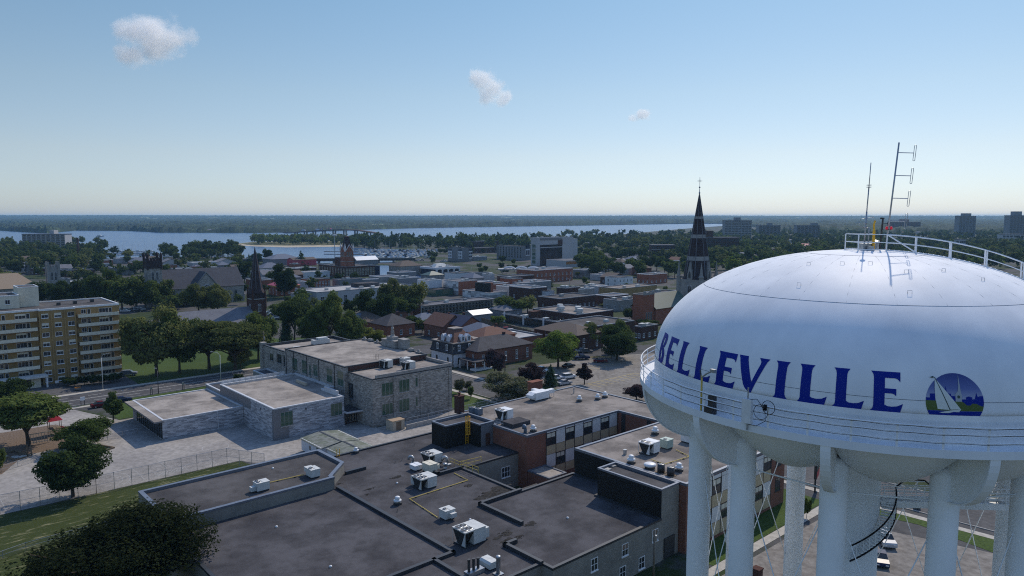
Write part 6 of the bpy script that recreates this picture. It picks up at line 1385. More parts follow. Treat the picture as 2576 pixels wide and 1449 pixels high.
# downtown rows of flat roofs
ROW = [
 (Q1(1000,1262), Q1(1340,1290)[0]+8, Q1(985,1250)[0]-4, 7.0, 12, 'brick_o', 'roof_dark2', 2, 7, 'long red brick shop row with tall windows'),
 (Q1(740,1315), Q1(985,1285)[0], Q1(690,1300)[0], 6.0, 12, 'stucco', 'roof_grey', 1, 3, 'white rendered shop with three tall windows'),
 (Q1(1580,1270), Q1(2050,1235)[0], Q1(1440,1225)[0], 6.0, None, 'stucco_g', 'roof_dark2', 1, 5, 'grey rendered shop with a stepped parapet'),
 (Q1(2060,1265), Q1(2320,1240)[0], Q1(2000,1215)[0], 7.0, None, 'stucco_g', 'roof_grey', 1, 4, 'grey shop with three white-framed windows'),
 (Q1(2330,1215), Q1(2700,1190)[0], Q1(2130,1170)[0], 7.5, None, 'stone_l', 'roof_grey', 1, 4, 'pale stone shop beside the civic building'),
 (Q2(300,1000), Q2(660,960)[0], Q2(100,985)[0], 7.0, None, 'stucco_g', 'roof_grey', 1, 4, 'long grey shop front below the river'),
 (Q2(840,1040), Q2(1090,1035)[0], Q2(830,1035)[0]-4, 9.0, 12, 'stucco_w', 'roof_grey', 0, 0, 'white blank-walled block left of the checkered wall'),
 (Q2(1360,905), Q2(1500,905)[0]+20, Q2(1350,900)[0]-5, 7.0, 14, 'stucco_w', 'roof_dark2', 0, 0, 'white-edged flat shop behind the checkered block'),
 (Q2(1720,900), Q2(1990,885)[0], Q2(1640,895)[0], 8.0, None, 'stucco_g', 'roof_dark2', 1, 3, 'grey gable-ended hall right of the glass bank'),
 (Q2(2010,920), Q2(2085,905)[0], Q2(2000,915)[0]-3, 8.0, 9, 'stucco', 'roof_grey', 1, 1, 'narrow white shop beside the arched bridge'),
 (Q3(440,850), Q3(1145,870)[0], Q3(425,845)[0]-5, 9.5, 20, 'brick_o', 'roof_grey', 2, 9, 'wide red brick hall before the courthouse'),
 (Q3(5,1010), Q3(205,1035)[0], Q3(-20,1000)[0]-6, 8.0, 12, 'brick_o', 'roof_dark2', 2, 5, 'red brick arcaded building left of the arched bridge'),
 (Q3(-60,970), Q3(420,970)[0], Q3(-90,960)[0]-6, 8.0, 12, 'brick_d', 'roof_dark', 0, 0, 'dark red block in front of the arched bridge'),
 (Q3(215,1085), Q3(740,1085)[0], Q3(200,1070)[0]-5, 6.0, 16, 'stucco_g', 'roof_grey', 1, 6, 'long grey flat roof right of the arcaded building'),
 (Q3(-60,1160), Q3(330,1160)[0], Q3(-300,1130)[0], 6.0, None, 'stucco', 'roof_grey', 0, 0, 'large pale blank shed wall beside the checkered annex'),
 (Q3(345,1185), Q3(660,1215)[0], Q3(340,1180)[0]-6, 7.5, 18, 'brick_d', 'roof_grey', 1, 5, 'dark brick shop with rooftop boxes'),
 (Q3(650,1240), Q3(800,1245)[0], Q3(640,1235)[0]-8, 5.5, 12, 'stucco_w', 'roof_dark', 0, 0, 'small white building with a dark sign panel'),
 (Q3(1000,1185), Q3(1290,1165)[0], Q3(840,1150)[0], 7.5, None, 'brick_d', 'roof_dark2', 1, 4, 'dark red brick block in the middle of the shop rows'),
 (Q3(1290,1205), Q3(1560,1160)[0], Q3(1250,1200)[0], 7.5, None, 'stone_l', 'roof_grey', 1, 3, 'tall tan gable wall in the middle of the shop rows'),
 (Q3(900,1385), Q3(1580,1310)[0], Q3(890,1370)[0]-5, 6.5, 16, 'brick_d', 'roof_dark2', 1, 8, 'long dark low block with a chimney at its corner'),
 (Q3(1850,1335), Q3(2200,1255)[0], Q3(1570,1300)[0], 5.5, None, 'brick_d', 'roof_grey', 0, 0, 'wide flat grey roof with skylights, upper one of two'),
 (Q3(2030,1420), Q3(2500,1320)[0], Q3(1720,1380)[0], 5.5, None, 'stone_l', 'roof_dark2', 1, 5, 'wide flat dark roof with skylights, lower one of two'),
 (Q3(1365,845), Q3(1750,860)[0], Q3(1350,835)[0]-5, 6.5, 12, 'grey_panel', 'roof_grey', 1, 8, 'dark two storey shop with a row of white windows'),
 (Q3(1700,935), Q3(1950,935)[0], Q3(1690,930)[0]-4, 4.5, 12, 'stucco', 'roof_grey', 1, 3, 'low cream garage with dark doors'),
 (Q3(2010,985), Q3(2280,1010)[0], Q3(2005,985)[0]-6, 7.0, 12, 'stucco_w', 'shingle_d', 2, 4, 'square white two storey house with dark flat roof'),
 (Q3(1630,1150), Q3(1810,1140)[0], Q3(1610,1145)[0]-4, 5.0, 12, 'stucco', 'roof_pale', 0, 0, 'white flat roof beyond the tan gable wall'),
 (ZC(1500,790), ZC(1850,795)[0], ZC(1480,785)[0]-5, 5.0, 16, 'brick_y', 'roof_warm', 0, 0, 'long tan-brick wall with flat roof left of the big spire'),
 (ZC(1840,830), ZC(2040,820)[0], ZC(1730,815)[0], 8.5, None, 'brick_o', 'roof_dark2', 2, 6, 'red brick block of shops just below the big spire'),
 (ZC(1180,615), ZC(1340,625)[0], ZC(1165,610)[0]-4, 6.0, 12, 'grey_panel', 'roof_grey', 0, 0, 'dark flat shop at the foot of the courthouse annex'),
 (ZC(1700,1150), ZC(1860,1175)[0], ZC(1640,1140)[0], 5.5, None, 'brick_d', 'roof_warm', 1, 3, 'brown brick house with slanted skylight beside the tank'),
 (ZC(1230,1150), ZC(1640,1150)[0], ZC(1220,1140)[0]-6, 5.0, 20, 'brick_d', 'roof_dark2', 0, 0, 'dark flat brick building hidden behind the dark maple'),
 (ZA(150,585), ZA(310,575)[0], ZA(140,580)[0]-5, 5.0, 14, 'stucco_w', 'roof_pale', 1, 5, 'white shop with stepped roof at far left'),
 (ZA(250,560), ZA(315,555)[0], ZA(245,558)[0]-3, 8.0, 8, 'stucco_g', 'roof_grey', 0, 0, 'small rooftop storey behind the white shop at far left'),
 (ZA(310,605), ZA(460,600)[0], ZA(305,600)[0]-5, 5.0, 12, 'brick_d', 'roof_dark2', 1, 3, 'dark brick shop left of the battlemented stone tower'),
 (ZA(600,620), ZA(890,605)[0], ZA(580,615)[0]-5, 5.5, 14, 'brick_d', 'roof_dark2', 1, 4, 'dark brick block right of the battlemented stone tower'),
 (ZA(740,520), ZA(850,520)[0], ZA(735,518)[0]-4, 5.0, 12, 'stucco_w', 'roof_pale', 0, 0, 'white shed below the chimney stack'),
 (ZA(760,565), ZA(1050,565)[0], ZA(750,560)[0]-5, 5.0, 12, 'stucco', 'roof_grey', 1, 4, 'long pale flat roof in the left middle distance'),
 (ZA(1120,600), ZA(1260,605)[0], ZA(1110,598)[0]-5, 4.5, 12, 'brick_o', 'redmetal', 1, 3, 'low shop with a faded red roof'),
 (ZA(1100,505), ZA(1320,500)[0], ZA(1090,500)[0]-5, 5.5, 14, 'stucco', 'roof_pale', 0, 0, 'wide pale warehouse roof near the water at left'),
 (ZA(1535,570), ZA(1670,575)[0], ZA(1530,568)[0]-4, 6.0, 12, 'brick_o', 'roof_dark2', 1, 3, 'red brick block just right of the square church tower'),
 (ZA(1815,545), ZA(2050,560)[0], ZA(1800,540)[0]-5, 6.0, 14, 'stucco', 'roof_pale', 1, 4, 'pale flat block beyond the grey stone church'),
 (ZA(1815,585), ZA(1930,590)[0], ZA(1800,580)[0]-4, 4.5, 10, 'brick_o', 'redmetal', 0, 0, 'dark red shop beyond the grey stone church'),
 (ZA(1950,590), ZA(2050,600)[0], ZA(1935,585)[0]-3, 4.5, 10, 'stucco_w', 'roof_pale', 0, 0, 'small white shop beyond the grey stone church'),
 (ZA(600,700), ZA(660,690)[0], ZA(590,695)[0]-4, 7.0, 10, 'stone', 'roof_dark2', 0, 0, 'stone annex beside the battlemented tower'),
 (ZA(660,725), ZA(800,715)[0], ZA(650,700)[0]-3, 5.0, 14, 'stone', 'roof_pale', 1, 2, 'stone hall with white flat roof beside the battlemented tower'),
 (ZB(350,600), ZB(570,590)[0], ZB(340,590)[0]-4, 5.0, 14, 'brick_d', 'roof_pale', 1, 5, 'brick shop with white coping left of the civic building'),
 (ZB(360,560), ZB(420,560)[0], ZB(350,558)[0]-3, 6.5, 10, 'brick_o', 'roof_dark2', 0, 0, 'small red brick block before the harbour wall'),
 (ZB(1330,640), ZB(1510,620)[0], ZB(1320,635)[0]-4, 6.0, 14, 'stucco_g', 'roof_grey', 1, 5, 'grey hall by the river before the glass bank'),
 (ZB(2010,410), ZB(2280,400)[0], ZB(2000,405)[0]-4, 7.0, 20, 'brick_d', 'roof_dark2', 1, 6, 'dark long school beyond the park'),
 (ZB(2080,345), ZB(2290,345)[0], ZB(2065,342)[0]-3, 12.0, 20, 'brick_d', 'roof_dark2', 1, 6, 'upper dark hall of the school beyond the park'),
 (ZB(2050,490), ZB(2180,492)[0], ZB(2045,488)[0]-4, 4.5, 12, 'stucco_g', 'roof_pale', 1, 4, 'low pavilion beside the white condominium'),
]
for i, (N_, rx, lx, h, wd, wl, rf, rows, cS, lb) in enumerate(ROW):
    h_ = h
    tb('shop_building', lb, 'building', N_, rx, lx, h=h_, wd=wd, wall=wl, roof=rf, cop='coping_l' if rf in ('roof_pale','roof_grey') else 'coping', drop=.5, rows=rows, cS=cS, cW=2 if rows else 0, units=(i*7)%4, seed=i, wargs=dict(w_=1.1, hh=1.8, z0=1.0))
house('green metal hip roof pavilion among the shops', Q2(860,1060), 13, 11, 4.5, 2.6, 'hip', 'stucco_g', 'greenmetal', rows=0, chimney=False, name='pavilion', cat='building')
house('brown stone hall with hip roof beside the river', Q2(300,965), 22, 16, 8.0, 4.0, 'hip', 'stone', 'shingle_br', rows=1, cS=5, cW=3, chimney=False, name='riverside_hall', cat='building')
house('waterside building with blue-grey hip roof left of the clock tower', Q1(300,1000), 30, 22, 6.0, 4.5, 'hip', 'stucco_g', 'shingle_b', rows=1, cS=5, chimney=False)
house('blue-grey roofed house beside the narrow dark steeple', Q1(130,1190), 18, 14, 6.0, 4.0, 'hip', 'stucco', 'shingle_b', rows=1, cS=3, chimney=False)
house('low barn with curved white roof behind the civic building', Q1(1905,1000), 24, 12, 5.0, 3.5, 'gable', 'stucco_g', 'white', rows=0, chimney=False, name='boat_shed', cat='shed')
house('red and yellow sided market hall near the harbour wall', Q1(710,1015), 24, 14, 6.0, 2.0, 'gable', 'redmetal', 'shingle_br', rows=0, chimney=False, name='market_hall', cat='building')
B = house('yellow-trimmed brick house with a bright red roof beside the dark steeple', (700, 745), 14, 14, 6.0, 3.8, 'hip', 'brick_o', 'redmetal', rows=2, cS=3, cW=3, wargs=dict(w_=1.0, hh=1.5))
mb = MB(); mb.box(-.25,-.25,5.3,14.25,-.02,5.85); mb.box(-.25,-.02,5.3,-.02,14.2,5.85); obj('yellow_trim', mb, M['pipe_y'], B.o)
mb = MB(); mb.yprism([(1.5,6.1),(4.5,8.4),(7.5,6.1)], -.4, 3); obj('front_gable', mb, M['redmetal'], B.o)
house('tiny blue-green roofed cottage in front of the grey stone church', Q7(1085,800), 9, 9, 3.0, 2.6, 'hip', 'stucco', 'shingle_b', rows=0, chimney=False)
# the crowd of small roofs in the middle distance: six kinds in six neighbourhoods
KIND = [('stucco_w','roof_pale','white flat-roofed',None),('brick_o','roof_dark2','red brick flat-roofed',None),('stucco_g','shingle_b','grey hip-roofed','hip'),('brick_d','shingle_br','dark brick gabled','gable'),('stucco','slate','pale gabled','gable'),('grey_panel','roof_grey','dark grey flat-roofed',None)]
AREA = [((0,230),(668,700),'among the trees behind the tan church'),((250,420),(662,700),'in the streets beyond the square church tower'),((430,600),(668,706),'beyond the grey stone church roof'),((640,790),(700,738),'behind the bright red roof'),((1180,1330),(722,745),'among the shops below the arched bridge'),((1400,1680),(655,720),'on the streets below the suburb')]
rng = random.Random(77)
for (u0, u1), (v0, v1), where in AREA:
    for wl, rf, nm, kd in KIND:
        for tr in range(60):
            u, v = rng.uniform(u0, u1), rng.uniform(v0, v1); a, b = ab((u, v)); wa, wb = rng.uniform(12, 24), rng.uniform(11, 18)
            if not any(min(A_)-2 < a+wa and a-2 < max(A_) and min(B_)-2 < b+wb and b-2 < max(B_) for A_, B_ in FOOT): break
        else: continue
        h = rng.uniform(4, 7)
        if kd: house(f'{nm} building {where}', (u, v), wa*.8, wb*.8, h, 3, kd, wl, rf, rng.choice('ab'), rows=1, cS=3, cW=2, chimney=False, name='town_building', cat='building')
        else:
            B = Bld('town_building', f'{nm} building {where}', 'building', a, b); B.flat([(a,b),(a+wa,b),(a+wa,b+wb),(a,b+wb)], 0, h, M[wl], M[rf], M['coping_l'], .5, .4, .3); wgrid(B, wa, wb, h, 1, 4, 3)
            mb = MB(); mb.box(-1,-.8,0,1,.8,1.1); obj('roof_vent', mb, M['gmetal'], B.o, (wa*.6, wb*.4, h-.5))
# --- churches
def spire(mb, r, z0, z1, n=8, ph=pi/8): mb.lathe([(r,z0),(.06,z1)], n, ph=ph)
def gothic(parent, x, y, z, w_, h_, face='S', frame='stucco', glass='glass'): return win(parent, x, y, z, w_, h_, face, 2, 2, frame, glass, arch=True, fw=.14)
# great spire at right, half hidden by the tank
a, b = ab((1752, 790)); SM = Bld('church_tower', 'tall dark slate church spire with pale bands and a gilded cross, left of the tank', 'church', a, b); SM.flat([(a-6.6,b-6.6),(a+6.6,b-6.6),(a+6.6,b+6.6),(a-6.6,b+6.6)], 0, 17.5, M['stone_l'], M['roof_dark'], M['stone_l'], .3, .4, .3)
mb = MB(); mb.lathe([(7.2,17.4),(6.55,19.2),(.18,59.0)], 8, ph=pi/8+.0); sp_ = obj('spire', mb, M['slate_p'], SM.o)
rz_ = lambda z: 6.55+(0.18-6.55)*(z-19.2)/39.8
for z0, z1 in ((26.6,28.6),(37.4,39.2),(46.8,47.9)):
    mb = MB(); mb.lathe([(rz_(z0)+.06,z0),(rz_(z1)+.06,z1)], 8, ph=pi/8, cap=False); obj('pale_band', mb, M['stone_l'], sp_)
mb = MB()
for i in range(8):
    t_ = pi/8+i*pi/4; mb.tube([(rz_(z)*1.01*cos(t_), rz_(z)*1.01*sin(t_), z) for z in (19.2, 58.5)], .22, 5, r2=.06)
obj('ridge_roll', mb, M['slate'], sp_)
mb = MB(); mb.lathe([(.25,58.8),(.45,59.3),(.2,59.8),(.12,61.5),(.5,62.0),(.1,62.4),(.08,63.5)], 10); mb.tube([(0,0,63),(0,0,66.8)], .1, 6); mb.tube([(-1.2*E1[0],1.2*E1[1],65),(1.2*E1[0],-1.2*E1[1],65)], .1, 6)
for x in (-.8,.8): mb.tube([(x*E1[0]*.5,-x*E1[1]*.5,64.4),(x*E1[0]*.5,-x*E1[1]*.5,65.6)], .07, 5)
obj('cross', mb, M['gmetal'], SM.o)
for i, (x, y) in enumerate(((-6.4,-6.4),(6.4,-6.4),(6.4,6.4),(-6.4,6.4))):
    mb = MB(); mb.lathe([(1.1,10),(1.1,18.5),(1.3,18.6),(1.3,19.2),(.9,19.4),(.08,25.5)], 8, ph=pi/8); mb.lathe([(.08,25.4),(.25,25.7),(0,26)], 6); obj('pinnacle', mb, M['stone_l'], SM.o, (x, y, 0))
for f_, rz in (('S',0),('W',-pi/2),('N',pi),('E',pi/2)):
    mb = MB(); mb.yprism([(-1.5,17.5),(-1.5,19.5),(0,26.2),(1.5,19.5),(1.5,17.5)], -6.7, -3.0); g = obj('lucarne', mb, M['stone_l'], SM.o, (0,0,0), rz)
    mb = MB(); mb.yprism([(-.6,18.2),(-.6,20),(0,21.6),(.6,20),(.6,18.2)], -6.8, -6.71); obj('louvre', mb, M['dmetal'], g)
    gothic(SM.o, {'S':0,'W':-6.6,'N':0,'E':6.6}[f_], {'S':-6.6,'W':0,'N':6.6,'E':0}[f_], 8, 2.2, 6, f_)
# narrow dark steeple with a long grey roof beside it
a, b = ab((648, 828)); ST = Bld('church', 'narrow dark brick steeple and long grey roof of the church left of centre', 'church', a, b)
ST.flat([(a-2.9,b-2.9),(a+2.9,b-2.9),(a+2.9,b+2.9),(a-2.9,b+2.9)], 0, 13.4, M['brick_d'], M['roof_dark'], M['stone_l'], .3, .3, .4, wname='tower_wall')
mb = MB(); mb.box(-2.5,-2.5,13.1,2.5,2.5,15.6); mb.lathe([(3.5,15.6),(2.7,17.6),(.1,35.0)], 8, ph=pi/8); obj('spire', mb, M['slate_p'], ST.o)
for i, (x, y) in enumerate(((-2.7,-2.7),(2.7,-2.7),(2.7,2.7),(-2.7,2.7))):
    mb = MB(); mb.lathe([(.5,9),(.5,14.5),(.06,18.5)], 6); obj('pinnacle', mb, M['brick_d'], ST.o, (x, y, 0))
mb = MB()
for i in range(8): t_ = pi/8+i*pi/4; mb.tube([(2.7*cos(t_),2.7*sin(t_),17.6),(.1*cos(t_),.1*sin(t_),34.8)], .13, 5, r2=.05)
obj('ridge_roll', mb, M['slate'], ST.o)
for f_ in 'SW': gothic(ST.o, 0 if f_ == 'S' else -2.9, -2.9 if f_ == 'S' else 0, 8.0, 1.3, 2.6, f_)
mb = MB(); mb.box(-40,-9,0,-2.95,9,4.4,'t'); g = gable_wall(37, 18, 4.4, 5.6, 'a'); mb.add([(x-40,y-9,z) for x,y,z in g.v], g.f); obj('nave_wall', mb, M['brick_d'], ST.o)
mb = roofmesh(37, 18, 4.5, 5.6, 'gable', .04); mb.v = [(x-40,y-9,z) for x,y,z in mb.v]; obj('nave_roof', mb, M['slate'], ST.o)
FOOT.append(([a-40,a],[b-9,b+9]))
# grey stone church with square tower and rose window
a, b = ab((389, 772)); GC = Bld('church', 'grey limestone church with rose window and a square pinnacled tower', 'church', a, b)
GC.flat([(a-3.5,b-3.5),(a+3.5,b-3.5),(a+3.5,b+3.5),(a-3.5,b+3.5)], 0, 20.6, M['stone'], M['roof_dark'], M['stone'], .3, .3, .3, wname='tower_wall')
mb = MB(); mb.box(-3.6,-3.6,20.6,3.6,3.6,25.0)
for i in range(5):
    for s in (-1, 1): q = -3+i*1.5; mb.box(q-.38,s*3.3-.3,25.0,q+.38,s*3.3+.3,26.0); mb.box(s*3.3-.29,q-.39,25.0,s*3.3+.29,q+.39,25.98)
obj('belfry', mb, M['slate_p'], GC.o)
for x, y in ((-3.3,-3.3),(3.3,-3.3),(3.3,3.3),(-3.3,3.3)): mb = MB(); mb.lathe([(.6,20),(.6,26.6),(.75,26.7),(.7,27.8),(.25,28.9),(0,29.1)], 8); obj('pinnacle', mb, M['slate_p'], GC.o, (x, y, 0))
for f_ in 'SW':
    for q in (-1.1, 1.1): gothic(GC.o, q if f_ == 'S' else -3.5, -3.5 if f_ == 'S' else q, 14.5, 1.3, 4.0, f_)
    mb = MB(); mb.lathe([(1.3,0),(1.3,.12)], 20); c = obj('clock_face', mb, M['stucco'], GC.o, (1.0 if f_ == 'S' else -3.52, -3.52 if f_ == 'S' else -1.0, 12.4)); c.rotation_euler = (pi/2, 0, 0) if f_ == 'S' else (pi/2, 0, -pi/2)
L_, Wn = 42, 20
mb = MB(); mb.box(4.65,-4,0,4.65+L_,-4+Wn,9,'t'); g = gable_wall(L_, Wn, 9, 10, 'a'); mb.add([(x+4.65,y-4,z) for x,y,z in g.v], g.f); obj('nave_wall', mb, M['stone'], GC.o)
mb = roofmesh(L_, Wn, 9.1, 10, 'gable', .5); mb.v = [(x+4.65,y-4,z) for x,y,z in mb.v]; obj('nave_roof', mb, M['slate_d'], GC.o)
mb = MB(); mb.yprism([(0,0),(0,9.2),(6.5,17.2),(13,9.2),(13,0)], 0, 9); obj('transept_wall', mb, M['stone'], GC.o, (18, -8.5, 0))
mb = MB(); mb.yprism([(-.4,8.9),(6.5,17.4),(13.4,8.9),(13.4,9.4),(6.5,17.95),(-.4,9.4)], -.15, 10); obj('transept_roof', mb, M['slate_d'], GC.o, (18, -8.5, 0))
mb = MB(); mb.yprism([(-.5,8.9),(6.5,17.5),(13.5,8.9),(13.5,9.5),(6.5,18.1),(-.5,9.5)], -.3, -.16); obj('gable_coping', mb, M['stone_l'], GC.o, (18, -8.5, 0))
RW = MB(); RW.lathe([(2.6,0),(2.6,.2)], 24); rw = obj('rose_window', RW, M['stucco'], GC.o, (24.5, -8.52, 8.6)); rw.rotation_euler = (pi/2, 0, 0)
mb = MB()
for i in range(12): t_ = 2*pi*i/12; mb.lathe([(.42,.2),(.42,.24)], 10, 1.75*cos(t_), 1.75*sin(t_))
mb.lathe([(.8,.2),(.8,.24)], 14); obj('pane', mb, M['glass'], rw)
for x in (8, 13): gothic(GC.o, x, -4, 2.6, 1.8, 3.6, 'S', 'stone_l')
for x in (36, 42): gothic(GC.o, x, -4, 2.6, 1.8, 3.6, 'S', 'stone_l')
FOOT.append(([a+4,a+48],[b-9,b+17]))
# battlemented tower and tan-roofed church behind the apartment block
a, b = ab((137, 752)); TT = Bld('church', 'church with a battlemented stone tower and sandy tan roof at left', 'church', a, b)
TT.flat([(a-2.8,b-2.8),(a+2.8,b-2.8),(a+2.8,b+2.8),(a-2.8,b+2.8)], 0, 18.8, M['stone_l'], M['roof_dark'], None, .3, wname='tower_wall')
mb = MB()
for i in range(4):
    for s in (-1, 1): q = -2.1+i*1.4; mb.box(q-.35,s*2.6-.2,18.8,q+.35,s*2.6+.2,19.9); mb.box(s*2.6-.19,q-.36,18.8,s*2.6+.19,q+.36,19.88)
obj('battlement', mb, M['stone_l'], TT.o)
for x, y in ((-2.6,-2.6),(2.6,-2.6),(2.6,2.6),(-2.6,2.6)): mb = MB(); mb.box(-.6,-.6,0,.6,.6,21); mb.box(-.5,-.5,21,.5,.5,21.8); obj('buttress', mb, M['stone_l'], TT.o, (x, y, 0))
for f_ in 'SW':
    for q in (-.9, .9): gothic(TT.o, q if f_ == 'S' else -2.8, -2.8 if f_ == 'S' else q, 11, 1.2, 4.5, f_)
mb = MB(); mb.box(-46,-8,0,-8,10,8,'t'); obj('nave_wall', mb, M['stone'], TT.o)
mb = roofmesh(38, 18, 8.1, 8, 'hip', .5); mb.v = [(x-46,y-8,z) for x,y,z in mb.v]; obj('nave_roof', mb, M['shingle_t'], TT.o); FOOT.append(([a-46,a],[b-8,b+10]))
# red brick clock tower of the town hall
a, b = ab((874, 697)); CT = Bld('clock_tower', 'red brick town hall clock tower with white pinnacled gables by the harbour', 'clock tower', a, b)
CT.flat([(a-3.7,b-3.7),(a+3.7,b-3.7),(a+3.7,b+3.7),(a-3.7,b+3.7)], 0, 21.5, M['brick_o'], M['roof_dark'], None, .3, wname='tower_wall')
for z in (12.2, 16.5): CT.box('string_course', a-3.85, b-3.85, z, a+3.85, b+3.85, z+.5, M['stone_l'])
for f_, rz in (('S',0),('W',-pi/2),('N',pi),('E',pi/2)):
    mb = MB(); mb.yprism([(-2.9,21.4),(0,25.8),(2.9,21.4)], -3.85, -3); g = obj('clock_gable', mb, M['brick_o'], CT.o, (0,0,0), rz)
    mb = MB(); mb.yprism([(-3.1,21.4),(0,26.2),(3.1,21.4),(2.6,21.4),(0,25.4),(-2.6,21.4)], -4.05, -3.86); obj('gable_coping', mb, M['stucco_w'], g)
    for q in (-1.7, 0, 1.7): gothic(CT.o, {'S':q,'W':-3.7,'N':q,'E':3.7}[f_], {'S':-3.7,'W':q,'N':3.7,'E':q}[f_], 17.2, .9, 2.4, f_, 'stone_l')
mb = MB(); mb.lathe([(4.9,21.5),(2.9,27),(1.9,31.0),(2.3,31.2),(2.1,32),(.3,32.6)], 4, ph=pi/4); obj('steep_roof', mb, M['slate_p'], CT.o)
for x, y in ((-3.6,-3.6),(3.6,-3.6),(3.6,3.6),(-3.6,3.6)): mb = MB(); mb.lathe([(.7,20.5),(.7,23.4),(.08,26.8)], 8); obj('pinnacle', mb, M['stucco_w'], CT.o, (x, y, 0))
mb = MB(); mb.tube([(0,0,32),(0,0,37)], .12, 5); obj('flagpole', mb, M['gmetal'], CT.o)
# red brick battlemented church with green roof beside the tank
a, b = ab(ZC(1720,1130)); RC_ = Bld('church', 'red brick church with a stepped parapet front and green roof beside the tank', 'church', a, b)
RC_.flat([(a-3.8,b-3),(a+3.8,b-3),(a+3.8,b+3),(a-3.8,b+3)], 0, 14.0, M['brick_o'], M['roof_dark'], M['stone_l'], .4, .4, .4, wname='tower_wall')
mb = MB(); mb.yprism([(-3.8,14),(-3.8,15.4),(-2.8,15.4),(-1.9,14.4),(0,14.9),(1.9,14.4),(2.8,15.4),(3.8,15.4),(3.8,14)], -3.06, -2.7); obj('stepped_parapet', mb, M['stone_l'], RC_.o)
for q in (-1.6, 0, 1.6): gothic(RC_.o, q, -3, 1.5, 1.0, 4.0, 'S', 'stone_l')
mb = roofmesh(26, 14, 7, 6, 'gable', .4); mb.v = [(x+3.9,y-4,z) for x,y,z in mb.v]; obj('nave_roof', mb, M['greenmetal'], RC_.o); mb = MB(); mb.box(3.9,-3.8,0,29.8,9.8,6.9); obj('nave_wall', mb, M['brick_o'], RC_.o)
# arched white bridge, harbour wall, high bridge across the bay
t = thing('arch_bridge', 'white concrete bridge with two low arches crossing the river', 'bridge', P(*Q3(0, 985)))
x1, y1, _ = P(*Q3(420, 985)); x0, y0, _ = P(*Q3(-260, 985)); L = hypot(x1-x0, y1-y0); an = atan2(y1-y0, x1-x0); t.location = (x0, y0, 0); t.rotation_euler = (0, 0, an)
mb = MB(); mb.box(0,-4,6,L,4,7); obj('deck', mb, M['stucco'], t)
for k_ in range(3):
    c = L*(k_*2+1)/6+4; r = L/6.6
    for y in (-4.2, 4.2):
        mb = MB(); mb.smooth = True; mb.tube([(c-r*cos(q), y, 6.4+r*.42*sin(q)) for q in [pi*j/16 for j in range(17)]], .55, 6)
        for j in range(1, 8): q = -r+2*r*j/8; mb.tube([(c+q, y, 6.5),(c+q, y, 6.4+r*.42*sqrt(max(0,1-(q/r)**2)))], .18, 4)
        obj('arch', mb, M['stucco_w'], t)
t = thing('harbour_road_bridge', 'long dark low road bridge along the harbour behind the civic building', 'bridge', (0,0,0))
x0, y0, _ = P(590, 664); x1, y1, _ = P(1045, 660); L = hypot(x1-x0, y1-y0); an = atan2(y1-y0, x1-x0); t.location = (x0, y0, 0); t.rotation_euler = (0, 0, an)
mb = MB(); mb.box(0,-4,2.2,L,4,4.6); obj('deck', mb, M['dmetal'], t); mb = MB(); mb.box(0,-4.3,4.6,L,-4,5.4); obj('parapet', mb, M['concrete'], t)
for i in range(12): mb = MB(); mb.box(-1,-3.5,0,1,3.5,2.2); obj('pier', mb, M['concrete_d'], t, (L*(i+.5)/12, 0, 0))
t = thing('high_bridge', 'long high steel bridge on paired piers across the bay', 'bridge', (0,0,0))
BP = [(1115,889,0.2),(1250,902,.6)]
pxs = [(715,587.0,583.5),(760,586,582),(800,585.5,580.5),(840,585,578.5),(880,584.5,578),(905,584,579),(935,583,582.5),(960,582.5,586)]
pts = []
dec = [(716,584.0,3.5),(745,583,5),(775,580.8,8),(805,578.8,12),(838,577.0,17),(868,576.4,21),(900,577.8,20),(930,582,13),(958,586.8,6)]
for u, v, hh in dec:
    d = 2050-(u-716)/242*420; r = ray(u, v); pts.append((r[0]/r[1]*d, d, max(3, CAM_H-(v-544)/F_*d)))
t.location = (pts[4][0], pts[4][1], 0); o_ = t.location
mb = MB(); dd = MB()
for (x0,y0,z0),(x1,y1,z1) in zip(pts, pts[1:]):
    l = hypot(x1-x0,y1-y0); nx, ny = -(y1-y0)/l*6, (x1-x0)/l*6
    mb.add([(x-o_.x, y-o_.y, z) for x,y,z in ((x0-nx,y0-ny,z0-2.4),(x1-nx,y1-ny,z1-2.4),(x1+nx,y1+ny,z1-2.4),(x0+nx,y0+ny,z0-2.4),(x0-nx,y0-ny,z0),(x1-nx,y1-ny,z1),(x1+nx,y1+ny,z1),(x0+nx,y0+ny,z0))], [(0,3,2,1),(4,5,6,7),(0,1,5,4),(1,2,6,5),(2,3,7,6),(3,0,4,7)])
obj('deck', mb, M['brick_d'], t)
def deckpt(u):
    for (u0,_,_),(u1,_,_),p0,p1 in zip(dec, dec[1:], pts, pts[1:]):
        if u0 <= u <= u1: q = (u-u0)/(u1-u0); return tuple(a_+(b_-a_)*q for a_, b_ in zip(p0, p1))
for u in (742,748,766,772,788,794,812,818,838,844,865,871,893,899,925,932):
    x, y, z = deckpt(u); mb = MB(); mb.box(-1.6,-4,0,1.6,4,z-2.4); obj('pier', mb, M['concrete_d'], t, (x-o_.x, y-o_.y, 0), .1)
